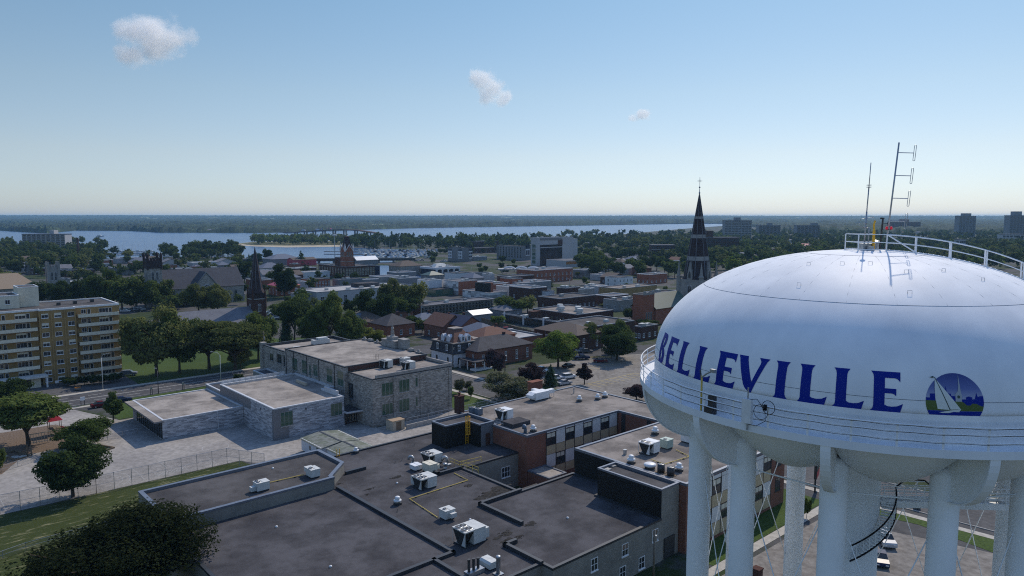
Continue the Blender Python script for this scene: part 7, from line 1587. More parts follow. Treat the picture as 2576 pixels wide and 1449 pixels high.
# high blocks on the horizon and other far buildings
def far_tower(label, pxrect, d, cols, rows, wall='stucco_g', cat='apartment building', top=None, frame='stucco', dpt=18, name='high_rise', rz=0.0):
    u0, v0, u1, vb = pxrect; r0 = ray(u0, 600); r1 = ray(u1, 600); x0 = r0[0]/r0[1]*d; x1 = r1[0]/r1[1]*d
    rr = ray((u0+u1)/2, v0); h = CAM_H+rr[2]/rr[1]*d; wd_ = x1-x0
    t = thing(name, label, cat, (x0, d, 0), rz); mb = MB(); mb.box(0,0,0,wd_,dpt,h); obj('wall', mb, M[wall], t)
    mb = MB(); mb.box(-.4,-.4,h,wd_+.4,dpt+.4,h+.9); obj('roof', mb, M['roof_grey'], t)
    if top: mb = MB(); mb.box(wd_*top[0],3,h+.9,wd_*top[1],dpt-3,h+.9+top[2]); obj('lift_house', mb, M[wall], t)
    if rows:
        m_ = MB(); m_.box(-wd_/cols*.36,-.25,0,wd_/cols*.36,-.02,h/rows*.42); wm = m_.mesh('window', M['glass']); b_ = MB(); b_.box(0,-.9,0,wd_,-.03,h/rows*.16); bm = b_.mesh('balcony', M[frame])
        for r in range(rows):
            link('balcony', bm, t, (0,0,h*(r+.05)/rows))
            for c in range(cols): link('window', wm, t, (wd_*(c+.5)/cols, 0, h*(r+.35)/rows))
    return t
T_ = lambda zfn, x0, y0, x1, y1: (*zfn(x0, y0), *zfn(x1, y1))
far_tower('slab apartment block standing by the water at far left', T_(Q6,235,98,692,215), 1010, 9, 9, 'stucco', top=(.62,.72,5), frame='stucco_g', dpt=16)
far_tower('broad dark apartment slab on the horizon right of the spire', T_(Q4,1385,265,1722,430), 1500, 8, 11, 'stucco_g', top=(.4,.6,6), frame='stucco')
far_tower('pair-gabled pale apartment block right of the broad dark slab', T_(Q4,1812,325,2085,420), 1650, 6, 6, 'stucco_g', top=(.45,.65,5), frame='brick_d')
far_tower('pale apartment block just left of the tank aerials', T_(Q4,2290,325,2576,420), 1650, 6, 6, 'stucco_g', top=(.7,.95,5), frame='brick_d')
far_tower('brick hospital-like block behind the looped dipole mast', T_(Q5,196,213,470,280), 2300, 9, 6, 'brick', top=(.4,.6,8), frame='brick_d', dpt=30)
far_tower('grey apartment tower on the right horizon, left of two', T_(Q5,832,157,990,290), 1700, 5, 13, 'stucco_g', top=(.3,.75,6), frame='slate')
far_tower('grey apartment tower at the right edge of the horizon', T_(Q5,1312,152,1470,300), 1500, 5, 13, 'stucco_g', top=(.3,.75,8), frame='slate')
far_tower('long dark four storey block with a white lift house, right of the spire', T_(Q4,1145,482,1570,600), 900, 12, 4, 'brick_d', top=(.05,.25,8), frame='slate_p')
far_tower('dark flat apartment block among trees left of the spire', T_(Q4,470,578,762,680), 820, 7, 3, 'brick_d', frame='stone', dpt=14)
far_tower('pale low block beyond the tank rail at far right', T_(Q5,1250,330,1456,360), 1300, 6, 2, 'stucco', dpt=14)
far_tower('pinkish low school block among trees beyond the roof ladder', T_(Q5,850,380,905,420), 1050, 3, 2, 'stucco', dpt=14)
far_tower('dark brick block behind trees near the water at left', T_(Q6,800,218,955,262), 1150, 5, 3, 'brick_d', dpt=14)
mb = MB(); mb.lathe([(1.6,0),(1.1,24)], 10); x, y, _ = P(*Q6(838,360)); one('factory_chimney', mb, M['brick_d'], 'short brick chimney stack rising from the left waterfront', 'chimney', (x, y, 0))
# cottages scattered in the leafy suburb at right
HS = [(Q4,90,840,'brick','shingle_br'),(Q4,285,830,'stucco_g','shingle_b'),(Q4,360,820,'stucco_g','shingle_d'),(Q4,440,810,'stucco_w','shingle_d'),(Q4,290,690,'brick','shingle_br'),(Q4,700,545,'stucco_g','slate'),(Q4,860,540,'brick','shingle_d'),(Q4,800,830,'brick','shingle_r'),(Q4,380,958,'brick_o','shingle_br'),(Q4,1250,730,'stucco','shingle_b'),(Q4,1330,680,'stucco_g','shingle_d'),(Q4,1400,720,'stucco_w','slate'),(Q4,1420,800,'brick_o','shingle_r'),(Q4,1640,760,'stucco_g','shingle_b'),(Q4,1740,780,'brick','shingle_d'),(Q4,1800,700,'stucco','shingle_d'),(Q4,1850,740,'stucco_w','shingle_br'),(Q4,2090,700,'brick_o','shingle_t'),(Q4,2270,640,'brick_o','shingle_r'),(Q4,2420,625,'stucco','redmetal'),(Q4,2480,650,'stucco_w','shingle_br'),(Q4,1220,600,'brick_d','shingle_d'),(Q4,2200,545,'stucco','slate'),(Q4,560,730,'stucco_w','shingle_d'),(Q5,470,325,'stucco','slate'),(Q5,700,310,'stucco_w','shingle_d'),(Q5,800,350,'stucco_w','slate'),(Q5,1030,310,'stucco_w','white'),(Q5,1110,360,'stucco_w','shingle_t'),(Q5,870,430,'stucco_w','shingle_b'),(Q5,1200,345,'stucco','shingle_d'),(Q5,330,330,'stucco','shingle_br'),(Q3,1800,740,'cream','shingle_d'),(Q3,2060,770,'brick','slate'),(Q3,2330,740,'stucco_g','shingle_b'),(Q3,1430,440,'stucco','slate')]
nm_ = {'brick':'brick','stucco_g':'grey','stucco_w':'white','stucco':'pale','brick_o':'red brick','brick_d':'dark brick','cream':'cream'}; rn_ = {'shingle_br':'brown','shingle_b':'blue-grey','shingle_d':'dark','slate':'slate','shingle_r':'red-brown','shingle_t':'tan','redmetal':'red','white':'white'}
SEEN = {}
for i, (zfn, x, y, wl, rf) in enumerate(HS):
    base = zfn(x, y); side = 'left of the big spire' if base[0] < 1720 else ('between spire and tank' if base[0] < 2130 else 'beyond the tank roof ladder')
    dist = 'near the street' if base[1] > 690 else ('midway' if base[1] > 640 else 'far off')
    lb = f'{nm_[wl]} cottage with {rn_[rf]} {"gabled" if i%2 else "hip"} roof {dist}, {side}'
    SEEN.setdefault(lb, []).append(base[0]); lb += {1: '', 2: ', the other one'}[len(SEEN[lb])]
    if len(SEEN[lb.replace(', the other one', '')]) == 2: lb = lb.replace('the other one', 'right one' if SEEN[lb.replace(', the other one', '')][1] > SEEN[lb.replace(', the other one', '')][0] else 'left one')
    house(lb, base, 9+i%4, 10+i%5, 4.2+(i%3), 3.0, 'gable' if i%2 else 'hip', wl, rf, 'a' if i%4 < 2 else 'b', rows=1, cS=2, cW=2, chimney=i%3 == 0, group='cottages in the leafy suburb')
# cottages along the far shore
mb = MB(); mb.box(0,0,0,12,9,4); g = gable_wall(12,9,4,3,'a'); mb.add(g.v, g.f); mb.mat(1); q = roofmesh(12,9,4,3,'gable',.5); mb.add(q.v, q.f)
shm = [mb.mesh('shore_cottage', [M[w_], M[r_]]) for w_, r_ in (('stucco_w','shingle_d'),('stucco_w','shingle_br'),('stucco','redmetal'),('stucco_w','slate'))]
for i, u in enumerate([388,395,402,520,560,566,572,590,598,606,640,648,655,664,672,683,690,700,705,716,724,731,739,752,760,768,775,790,800,811,822,985,1010,1060,1105]):
    v = shore_v(u)-.4-(i%3)*.25; x, y, _ = P(u, v); z = hill_z(x, y, y)
    tag(link('cottage', shm[i%4], None, (x, y, max(1, z-2)), .2*i, (1.3,1.3,1.25)), 'small pale cottage on the wooded far shore of the bay', 'cottage', 'cottages along the far shore')
# ------------------------------------------------------------------ vehicles
def car_mesh(kind):
    """body, glasshouse and wheels as separate meshes; length along x, about 4.6 m"""
    L, Wd = (4.6, 1.8) if kind == 'sedan' else (4.6, 1.9) if kind == 'suv' else (5.6, 1.95)
    prof = {'sedan': [(-2.3,.35),(2.3,.35),(2.3,.7),(2.15,.82),(1.1,.95),(-1.55,.98),(-2.2,.92),(-2.3,.7)],
            'suv': [(-2.3,.42),(2.3,.42),(2.3,.85),(2.15,1.0),(1.15,1.1),(-2.1,1.12),(-2.28,1.0)],
            'pickup': [(-2.8,.5),(2.8,.5),(2.8,1.0),(2.65,1.1),(1.5,1.18),(-2.8,1.18)]}[kind]
    cab = {'sedan': [(1.15,.93),(.45,1.4),(-.95,1.42),(-1.75,.97)], 'suv': [(1.2,1.08),(.55,1.65),(-1.85,1.68),(-2.2,1.1)], 'pickup': [(1.5,1.16),(.85,1.8),(-.55,1.82),(-.75,1.17)]}[kind]
    b = MB(); w2 = Wd/2; b.yprism(prof, -w2, w2)
    c = 0.86; n = len(cab)
    roof = [(x, z) for x, z in cab]
    top = [cab[1], cab[2]]
    b.add([(cab[1][0]-.05,-w2*c+.12,cab[1][1]),(cab[1][0]-.05,w2*c-.12,cab[1][1]),(cab[2][0]+.05,w2*c-.12,cab[2][1]),(cab[2][0]+.05,-w2*c+.12,cab[2][1]),
           (cab[1][0]-.05,-w2*c+.12,cab[1][1]+.05),(cab[1][0]-.05,w2*c-.12,cab[1][1]+.05),(cab[2][0]+.05,w2*c-.12,cab[2][1]+.05),(cab[2][0]+.05,-w2*c+.12,cab[2][1]+.05)], [(0,1,5,4),(1,2,6,5),(2,3,7,6),(3,0,4,7),(4,5,6,7)])
    if kind == 'pickup': b.add([(-2.7,-.85,1.185),(-.85,-.85,1.185),(-.85,.85,1.185),(-2.7,.85,1.185)], [(0,1,2,3)])
    g = MB(); lo = [(cab[0][0],cab[0][1]),(cab[3][0],cab[3][1])]
    g.add([(cab[0][0],-w2*.95,cab[0][1]),(cab[0][0],w2*.95,cab[0][1]),(cab[3][0],w2*.95,cab[3][1]),(cab[3][0],-w2*.95,cab[3][1]),
           (cab[1][0],-w2*c+.1,cab[1][1]),(cab[1][0],w2*c-.1,cab[1][1]),(cab[2][0],w2*c-.1,cab[2][1]),(cab[2][0],-w2*c+.1,cab[2][1])], [(0,1,5,4),(1,2,6,5),(2,3,7,6),(3,0,4,7)])
    wl = MB()
    n = 14
    for i in range(n): a = 2*pi*i/n; wl.v.append((.33*cos(a), -.11, .33*sin(a)))
    for i in range(n): a = 2*pi*i/n; wl.v.append((.33*cos(a), .11, .33*sin(a)))
    for i in range(n): wl.face(i, (i+1)%n, n+(i+1)%n, n+i)
    wl.face(*range(n)); wl.face(*range(2*n-1, n-1, -1))
    rim = MB()
    for s in (-.125, .125): rim.add([(.19*cos(2*pi*i/10), s, .19*sin(2*pi*i/10)) for i in range(10)], [tuple(range(10))])
    lamp = MB(); lamp.box(-.03,-.2,-.07,.03,.2,.07)
    return L, Wd, b, g, wl, rim, lamp, prof
M['tyre'] = plain('tyre', (0.015,0.015,0.015), .9, dirt=False); M['lamp'] = plain('headlight', (0.7,0.7,0.68), .2, dirt=False); M['tail'] = plain('tail_light', (0.3,0.01,0.01), .3, dirt=False)
CARC = {'white': (0.72,0.73,0.74), 'silver': (0.42,0.43,0.45), 'black': (0.012,0.012,0.014), 'red': (0.33,0.012,0.015), 'blue': (0.02,0.05,0.16), 'grey': (0.13,0.135,0.145), 'dark red': (0.12,0.012,0.015), 'navy': (0.015,0.025,0.07)}
for k_, c in CARC.items(): M['car_'+k_] = plain('car_paint_'+k_.replace(' ', '_'), c, .3, 0, .14, dirt=False)
CARM = {}
def car(label, x, y, rz, kind='sedan', col='silver', name='parked_car', group=None, cat='car', z=0.03):
    if kind not in CARM: CARM[kind] = (car_mesh(kind), {}, {})
    (L, Wd, b, g, wl, rim, lamp, prof), bodies, sh = CARM[kind]
    if col not in bodies:
        bodies[col] = b.mesh('body', M['car_'+col])
    if not sh: sh.update(g=g.mesh('windows', M['glass']), w=wl.mesh('wheel', M['tyre']), r=rim.mesh('rim', M['gmetal']), l=lamp.mesh('headlight', M['lamp']), t=lamp.mesh('tail_light', M['tail']))
    t = thing(name, label, cat, (x, y, z), rz, group)
    link('body', bodies[col], t); link('windows', sh['g'], t)
    for sx_ in (-1, 1):
        for s in (-1, 1): q = link('wheel', sh['w'], t, (sx_*L*.31, s*(Wd/2-.1), .33)); link('rim', sh['r'], q)
    for s in (-1, 1): link('headlight', sh['l'], t, (L/2+.005, s*Wd*.33, prof[2][1]-.12)); link('tail_light', sh['t'], t, (-L/2-.005, s*Wd*.36, prof[2][1]-.1))
    return t
def carpx(label, pt, deg, kind, col, **kw): x, y, _ = P(*pt); return car(label, x, y, radians(deg), kind, col, **kw)
G_ = TH*180/pi
carpx('white crossover parked in the car park beside a purple-leaved tree', ZG(1500,795), G_-6, 'suv', 'white')
carpx('silver saloon parked nearest the flat brick roof in the car park', ZG(1460,852), G_-6, 'sedan', 'silver')
carpx('white pickup truck parked beside the big bright maple', ZG(1235,735), -35, 'pickup', 'white', name='pickup_truck', cat='pickup truck')
carpx('black car in the shade under the bright maple', ZG(1500,690), G_, 'sedan', 'black')
carpx('red saloon parked alone at the far side of the car park', ZG(1800,642), -4, 'sedan', 'dark red')
carpx('dark pickup truck parked by a low yellow rail in front of the dark maple', ZG(1620,615), 10, 'pickup', 'navy', name='pickup_truck', cat='pickup truck')
carpx('grey saloon parked behind the bright maple, right one of two', ZG(1670,550), 0, 'sedan', 'grey'); carpx('silver saloon parked behind the bright maple, left one of two', ZG(1625,545), 0, 'sedan', 'silver')
carpx('white car half hidden beneath the dark conifer in the car park', ZG(1375,810), G_-6, 'suv', 'white')
carpx('bright red hatchback beside a brown wooden fence', ZG(920,345), 30, 'suv', 'red'); carpx('silver estate car just below the bright red hatchback', ZG(965,362), 25, 'suv', 'silver'); carpx('dark green-black car left of the bright red hatchback', ZG(870,342), 30, 'sedan', 'black')
carpx('silver saloon seen between the tower columns, nose to camera', ZO(745,1080), -100, 'suv', 'silver'); carpx('dark blue saloon in front of the silver car between the tower columns', ZO(690,1290), -110, 'sedan', 'navy')
carpx('dark silver car parked in the drive beside the yellow apartment block', ZE(1215,645), 20, 'suv', 'grey')
carpx('red car parked behind the small conical tree by the grey extension', ZE(955,940), 42, 'sedan', 'dark red'); carpx('dark blue car at the left corner of the grey extension roof', ZE(1150,895), 42, 'sedan', 'navy')
for i, (x, y, c) in enumerate(((1165,995,'white'),(1205,1000,'grey'),(1250,998,'silver'),(1290,996,'navy'),(1335,994,'silver'),(1180,1012,'silver'),(1300,1010,'black'))):
    carpx(c+' car in the tight row parked beyond the lawn right of the yellow apartments', ZA(x, y), 15, 'sedan', c, group='cars parked beyond the apartment lawn')
for i, (x, y, c) in enumerate(((1330,885,'black'),(1390,900,'white'),(1425,888,'silver'),(1475,895,'navy'))):
    carpx(['black van on the street before the grey stone church','white pickup on the street before the grey stone church','silver car on the street before the grey stone church','navy car on the street before the grey stone church'][i], ZA(x, y), 8, ('suv','pickup','sedan','sedan')[i], c)
for i, (x, y, c) in enumerate(((140,1020,'white'),(175,1035,'silver'),(150,1050,'navy'),(205,1055,'blue'),(245,1065,'silver'),(190,1075,'white'),(300,1070,'red'),(265,1080,'white'),(230,1042,'grey'))):
    carpx(c+' car packed in the small lot at the foot of the narrow dark steeple', ZB(x, y), 20+i*3, 'sedan', c, group='cars at the foot of the steeple')
for i, (x, y, c) in enumerate(((520,668,'black'),(605,680,'navy'),(660,665,'white'),(720,668,'navy'),(1100,690,'silver'),(1140,668,'white'),(1155,690,'white'))):
    carpx(c+' car on the harbour road beside the white condominium', Q2(x, y), 5, 'sedan', c, group='cars along the harbour road')
for i, (x, y, c) in enumerate(((2010,850,'black'),(1940,800,'white'),(2170,1150,'silver'),(2390,1175,'white'),(1530,970,'white'),(1570,975,'silver'),(2060,915,'silver'))):
    carpx(c+' car on the streets in front of the leafy suburb', Q3(x, y), 12, 'sedan', c, group='cars on the suburb streets')
# ------------------------------------------------------------------ lamps, poles, wires, signs
def street_light(label, base, top, arm, rz=0.0, mat='offwhite', shade='arm'):
    x, y, _ = P(*base); h = hgt(base[0], base[1], top); t = thing('street_light', label, 'street light', (x, y, 0), rz)
    mb = MB(); mb.smooth = True; mb.tube([(0,0,0),(0,0,h*.9)], .11, 8, r2=.08); obj('pole', mb, M[mat], t)
    mb = MB(); mb.smooth = True; mb.tube([(0,0,h*.88),(-arm*.35,0,h*.97),(-arm,0,h)], .05, 6); obj('arm', mb, M[mat], t)
    mb = MB(); mb.box(-arm-.5,-.16,h-.12,-arm+.1,.16,h+.06); obj('lamp_head', mb, M['gmetal'], t); return t
street_light('pale street light with curved arm behind the grey extension', ZE(2085,720), ZE(2030,420)[1], 2.2, radians(0))
street_light('thin pale street light in front of the yellow apartment block', ZE(972,775), ZE(945,440)[1], 1.4, radians(190))
street_light('dark slim lamp post at the roadside behind the grey extension', ZE(1495,815), ZE(1490,575)[1], .3, 0, 'dmetal')
street_light('small lamp in the flower bed before the apartment porch', ZE(370,745), ZE(372,715)[1]-1, .2, 0, 'dmetal')
for i, (fn, x, y, top) in enumerate(((ZC,1025,975,905),(ZG,690,385,285),(Q2,870,665,520),(Q2,635,655,555),(Q2,2225,965,840),(Q3,775,1120,930),(Q3,1085,1120,1000),(Q3,245,880,810),(Q3,1105,860,795),(Q3,975,860,785),(Q2,1650,860,790),(Q1,1285,910,835),(Q1,1400,905,850))):
    street_light(['street light among the flat roofs, white arm','street light beside the navy gabled house','tall light mast on the harbour road, right one','light mast on the harbour road, left one','thin pole light before the arched bridge','tall light pole right of the arched bridge','lamp cluster beyond the shop rows','light pole left of the red hall','light pole right below the orange panel','light pole left below the orange panel','park lamp before the condominium','lamp on the harbour road bridge, left one','lamp on the harbour road bridge, right one'][i], fn(x, y), fn(x, top)[1], 1.5, radians(180*(i%2)))
def power_pole(label, base, top, cross=True, name='utility_pole'):
    x, y, _ = P(*base); h = hgt(base[0], base[1], top); t = thing(name, label, 'utility pole', (x, y, 0), TH)
    mb = MB(); mb.smooth = True; mb.tube([(0,0,0),(0,0,h)], .17, 8, r2=.11); obj('pole', mb, M['pole'], t)
    if cross: mb = MB(); mb.box(-.05,-1.1,h-.8,.05,1.1,h-.66); obj('crossarm', mb, M['pole'], t)
    mb = MB(); mb.lathe([(.2,0),(.2,.75),(.1,.8)], 10); obj('transformer', mb, M['gmetal'], t, (.3, 0, h*.78)); return (x, y, h)
p1 = power_pole('tall weathered utility pole at the left corner of the stone school', ZF(322,585), ZF(310,225)[1])
p2 = power_pole('utility pole beside the mansard house', ZG(408,690), ZG(400,475)[1]); p3 = power_pole('utility pole before the large brick house and purple tree', ZG(900,735), ZG(905,565)[1])
p4 = power_pole('utility pole against the grey school wall at bottom right', (ZK(2195,1159)[0], ZK(2195,1159)[1]+18), ZK(2195,695)[1], False)
p5 = power_pole('utility pole behind the strip of shops', ZG(1415,330), ZG(1415,230)[1]); p6 = power_pole('utility pole before the long dark brick block', ZG(1322,245), ZG(1320,165)[1])
p7 = power_pole('bare pole at the car park edge beside the tank', ZG(2265,1010), ZG(2262,890)[1], False)
def wires(label, pts, n=3, sag=.8):
    mb = MB()
    for k_ in range(n):
        off = (k_-(n-1)/2)*.5
        for (x0,y0,z0),(x1,y1,z1) in zip(pts, pts[1:]):
            ax, ay = pts[0][0], pts[0][1]
            mb.tube([(x0+(x1-x0)*q-ax, y0+(y1-y0)*q-ay+off, z0+(z1-z0)*q-sag*4*q*(1-q)-.3*k_) for q in [i/10 for i in range(11)]], .022, 4)
    return one('power_line', mb, M['cable'], label, 'power line', (pts[0][0], pts[0][1], 0))
x8, y8, _ = W(-150, 149.5); wires('thin power lines running along the road to the stone school corner', [(x8, y8, 9.5), W(-75,149.5,9.8), p1], 3)
wires('thin power lines crossing between the stone school and the purple tree', [p1, (p2[0], p2[1], p2[2]-.3), p3], 2); wires('thin power lines passing in front of the large brick house', [p3, W(98,66,8.5), W(128,40,8.5)], 3)
def board(name, label, cat, base, w_, h_, z, mat, post='dmetal', rz=TH, d=.2):
    x, y, _ = P(*base); t = thing(name, label, cat, (x, y, 0), rz); mb = MB()
    for s in (-w_*.4, w_*.4): mb.box(s-.06,-.06,0,s+.06,.06,z)
    obj('post', mb, M[post], t); mb = MB(); mb.box(-w_/2,-d/2,z,w_/2,d/2,z+h_); obj('panel', mb, M[mat], t); return t
x, y, _ = P(*ZM(1408,660)); t = thing('roadside_sign', 'tall sign with green and red panels seen between the tower columns', 'sign', (x, y, 0), radians(60))
mb = MB(); mb.box(-.14,-.14,0,.14,.14,2.6); obj('post', mb, M['dmetal'], t); mb = MB(); mb.box(-.3,-.22,2.4,3.1,.22,4.9); obj('case', mb, M['dmetal'], t)
mb = MB(); mb.box(-.2,-.26,3.75,3.0,-.23,4.75); obj('green_panel', mb, M['greenmetal'], t); mb = MB(); mb.box(-.2,-.26,2.5,3.0,-.23,3.65); obj('red_panel', mb, M['red'], t); mb = MB(); mb.box(-.35,-.3,4.9,3.2,.3,5.05); obj('cap', mb, M['white'], t)
board('road_sign', 'small white square sign in the forecourt of the yellow apartments', 'sign', ZE(540,745), .9, .7, .9, 'white'); board('road_sign', 'small road sign on the verge left of the conical tree', 'sign', ZE(782,930), 1.0, .9, 1.4, 'white')
board('road_sign', 'small blue-grey sign post on the road median, left', 'sign', ZE(1430,825), .5, .6, 1.5, 'gmetal'); board('road_sign', 'small blue-grey sign post on the road median, right', 'sign', ZE(1730,780), .5, .6, 1.5, 'gmetal')
x, y, _ = P(*ZE(735,785)); mb = MB(); mb.smooth = True; mb.lathe([(.35,0),(.8,.35),(.9,.6),(.5,.75)], 14); t = thing('flower_tub', 'round tub of orange flowers at the kerb by the yellow apartments', 'flower tub', (x, y, 0)); obj('tub', mb, M['concrete_d'], t)
mb = MB(); rng = random.Random(5)
for i in range(220): a_ = rng.random()*6.28; r_ = .85*sqrt(rng.random()); leaf_card(mb, (r_*cos(a_), r_*sin(a_), .7+.25*rng.random()), (0,0,1), .1, rng)
M['flower'] = plain('orange_flowers', (0.5,0.2,0.02), .8, dirt=False); obj('flowers', mb, M['flower'], t, fix=False)
x, y, _ = P(*ZM(840,1449)); mb = MB(); mb.box(-.5,-.5,0,.5,.5,1.5); mb.box(-.6,-.6,1.5,.6,.6,1.65); one('brick_pillar', mb, M['brick_d'], 'square dark brick pillar with pale cap by the front pavement', 'pillar', (x, y-1.0, 0), TH)
x, y, _ = P(*ZO(1105,685)); mb = MB(); mb.box(-.5,-.4,0,.5,.4,1.1); mb.box(-.55,-.45,1.1,.55,.45,1.2); one('utility_box', mb, M['dmetal'], 'dark green utility box on the corner verge between the tower columns', 'utility box', (x, y, 0), TH)
# playground things
x, y, _ = P(*ZE(520,1200)); t = thing('play_frame', 'playground climbing frame with a bright red roof behind the left trees', 'play equipment', (x, y, 0), TH)
mb = MB()
for sx_ in (-1.1, 1.1):
    for s in (-1.1, 1.1): mb.tube([(sx_,s,0),(sx_,s,3.4)], .07, 6)
obj('posts', mb, M['wood'], t); mb = MB(); mb.lathe([(2.0,3.3),(.05,4.9)], 4, ph=pi/4); obj('roof', mb, M['red'], t); mb = MB(); mb.box(-1.1,-1.1,1.4,1.1,1.1,1.55); obj('deck', mb, M['wood'], t)
mb = MB(); mb.add([(1.1,-.35,1.5),(3.8,-.35,.25),(3.8,.35,.25),(1.1,.35,1.5),(1.1,-.35,1.7),(3.8,-.35,.45),(1.1,.35,1.7),(3.8,.35,.45)], [(0,1,2,3),(0,1,5,4),(3,2,7,6)]); obj('slide', mb, M['red'], t)
x, y, _ = P(*ZE(380,1290)); mb = MB()
for i in range(9): mb.box(-2.2+i*.5,-.05,.2,-2.12+i*.5,.05,2.4)
mb.box(-2.3,-.06,2.3,2.0,.06,2.45); mb.box(-2.3,-.06,.5,2.0,.06,.62); one('wooden_panel', mb, M['beige'], 'tan slatted play panel beside the big left tree', 'play equipment', (x, y, 0), TH)
for i, (q, lb) in enumerate((((ZE(0,1395), ZE(150,1450)), 'timber edge of the play bed at far left'), ((ZE(830,1345), ZE(970,1370)), 'timber edged planter below the pale-leaved playground tree'))):
    x0, y0, _ = P(*q[0]); x1, y1, _ = P(*q[1]); l = hypot(x1-x0, y1-y0); mb = MB()
    for b_ in ((0,-.1,l,.1),(0,2.6,l,2.8),(0,.1,.2,2.6),(l-.2,.1,l,2.6)): mb.box(b_[0],b_[1],0,b_[2],b_[3],.35)
    one('timber_planter', mb, M['wood'], lb, 'planter', (x0, y0, 0), atan2(y1-y0, x1-x0))
for i, (x, y) in enumerate(((150,1425),(215,1420),(45,1420))):
    px_, py_, _ = P(*ZE(x, y)); mb = MB(); mb.smooth = True; mb.lathe([(.3,0),(.75,.15),(.7,.5),(.3,.7),(0,.72)], 9); o = one('boulder', mb, M['concrete'], ['flat grey boulder in the play bed, middle one','small pale boulder in the play bed, right one','grey boulder in the play bed, left one'][i], 'boulder', (px_, py_, 0), i*1.3); o.scale = (1.4-.3*i, .8, .7)
for i, (x, y) in enumerate(((255,1400),(300,1400))):
    px_, py_, _ = P(*ZE(x, y)); mb = MB(); mb.tube([(0,0,0),(.1-.3*i,.1,2.4)], .16, 6, r2=.1); one('log_post', mb, M['wood'], ['leaning bare log post in the play bed, left of two','bare log post in the play bed, right of two'][i], 'log', (px_, py_, 0))
t = thing('wood_fence', 'brown board fence along the lane beside the shop strip', 'fence', (0,0,0))
x0, y0, _ = P(*ZG(680,262)); x1, y1, _ = P(*ZG(1200,400)); l = hypot(x1-x0, y1-y0); t.location = (x0, y0, 0); t.rotation_euler = (0, 0, atan2(y1-y0, x1-x0))
mb = MB(); mb.box(0,-.05,.05,l,.05,2.0); obj('boards', mb, M['wood'], t)
pm = MB(); pm.box(-.08,-.1,0,.08,.1,2.15); pm_ = None
for i in range(int(l/2.6)+1):
    if pm_ is None: pm_ = obj('post', pm, M['wood'], t)
    else: link('post', pm_.data, t, (i*2.6, 0, 0))
t = thing('car_park_rail', 'low yellow and green rail at the car park corner by the dark maple', 'railing', P(*ZG(1575,610)), radians(6)); mb = MB(); mb.box(0,-.05,.6,12,.05,.75); mb.box(0,-.05,.3,12,.05,.42)
obj('rail', mb, M['pipe_y'], t); mb = MB()
for i in range(7): mb.box(i*2-.08,-.08,0,i*2+.08,.08,.85)
obj('posts', mb, M['dmetal'], t)
# ------------------------------------------------------------------ boats in the harbour
hull = MB(); hull.add([(-4,-1.3,1.0),(2.2,-1.4,1.1),(5,0,1.3),(2.2,1.4,1.1),(-4,1.3,1.0),(-4,-.9,0),(2.0,-.9,0),(4,0,0.1),(2.0,.9,0),(-4,.9,0)], [(0,1,6,5),(1,2,7,6),(2,3,8,7),(3,4,9,8),(4,0,5,9),(0,1,2,3,4)])
hm = {c: hull.mesh('hull', M[c]) for c in ('offwhite', 'glass_blue')}
cb = MB(); cb.add([(-2.5,-1,1.1),(1.8,-1,1.15),(1.8,1,1.15),(-2.5,1,1.1),(-2.3,-.85,2.3),(.6,-.85,2.3),(.6,.85,2.3),(-2.3,.85,2.3)], [(0,1,5,4),(1,2,6,5),(2,3,7,6),(3,0,4,7),(4,5,6,7)]); cbm = cb.mesh('cabin', M['gmetal']); cbn = cb.mesh('cabin', M['glass_blue'])
mt = MB(); mt.tube([(0,0,1),(0,0,12.5)], .1, 5); mt.tube([(0,0,2.6),(-3.6,0,2.6)], .16, 5); mtm = mt.mesh('mast', M['offwhite'])
def boat(x, y, rz, sail, col, label, group, s=1.0):
    t = thing('sailboat' if sail else 'motorboat', label, 'boat', (x, y, .05), rz, group); t.scale = (s,s,s)
    link('hull', hm['offwhite' if col == 'white' else col], t)
    if sail: link('mast', mtm, t)
    else: link('cabin', cbm if col == 'white' else cbn, t)
rng = random.Random(21)
for row in range(7):
    for i in range(22):
        u = 905+i*9.2+row*1.5+rng.uniform(-2,2); v = 631.5+row*3.0+rng.uniform(-.6,.6)
        if u > 1105-(row*3) or rng.random() < .22: continue
        x, y, _ = P(u, v); sail = rng.random() < .14
        boat(x, y, radians(80+rng.choice((0,180))+rng.uniform(-6,6)), sail, 'glass_blue' if rng.random() < .22 else 'white', 'sailing boat with a bare mast moored in the crowded marina' if sail else 'small motorboat moored in the crowded marina by the wooded point', 'sailing boats in the marina' if sail else 'motorboats in the marina', 1.15)
for row in range(3):
    for i in range(9):
        u = 258+i*15+row*4+rng.uniform(-3,3); v = 634+row*4.0; x, y, _ = P(u, v); sail = rng.random() < .6
        boat(x, y, radians(20+rng.uniform(-9,9)), sail, 'white', 'sailing boat moored in the small left-hand harbour' if sail else 'motorboat moored in the small left-hand harbour', 'sailing boats in the left harbour' if sail else 'motorboats in the left harbour', 1.0)
x, y, _ = P(*Q6(1065,122)); boat(x, y, .2, False, 'white', 'lone white motorboat out on the open bay at left', None, 2.0)
for i, v in enumerate((636.5, 643.0)):
    x0, y0, _ = P(815, v-3); x1, y1, _ = P(1095, v); l = hypot(x1-x0, y1-y0); mb = MB(); mb.box(0,-1,0,l,1,.7); one('dock', mb, M['wood'], ['long floating dock across the marina, far one','long floating dock across the marina, near one'][i], 'dock', (x0, y0, .05), atan2(y1-y0, x1-x0))
mb = MB(); mb.lathe([(.5,0),(.35,18),(.3,30)], 8); mb.lathe([(.4,26),(3.0,26.3),(3.0,27.5),(.4,28)], 10); x, y, _ = P(*Q1(1490,890)); one('radio_mast', mb, M['gmetal'], 'antenna mast with a ring of panels beside the brick clock tower', 'mast', (x, y, 0))
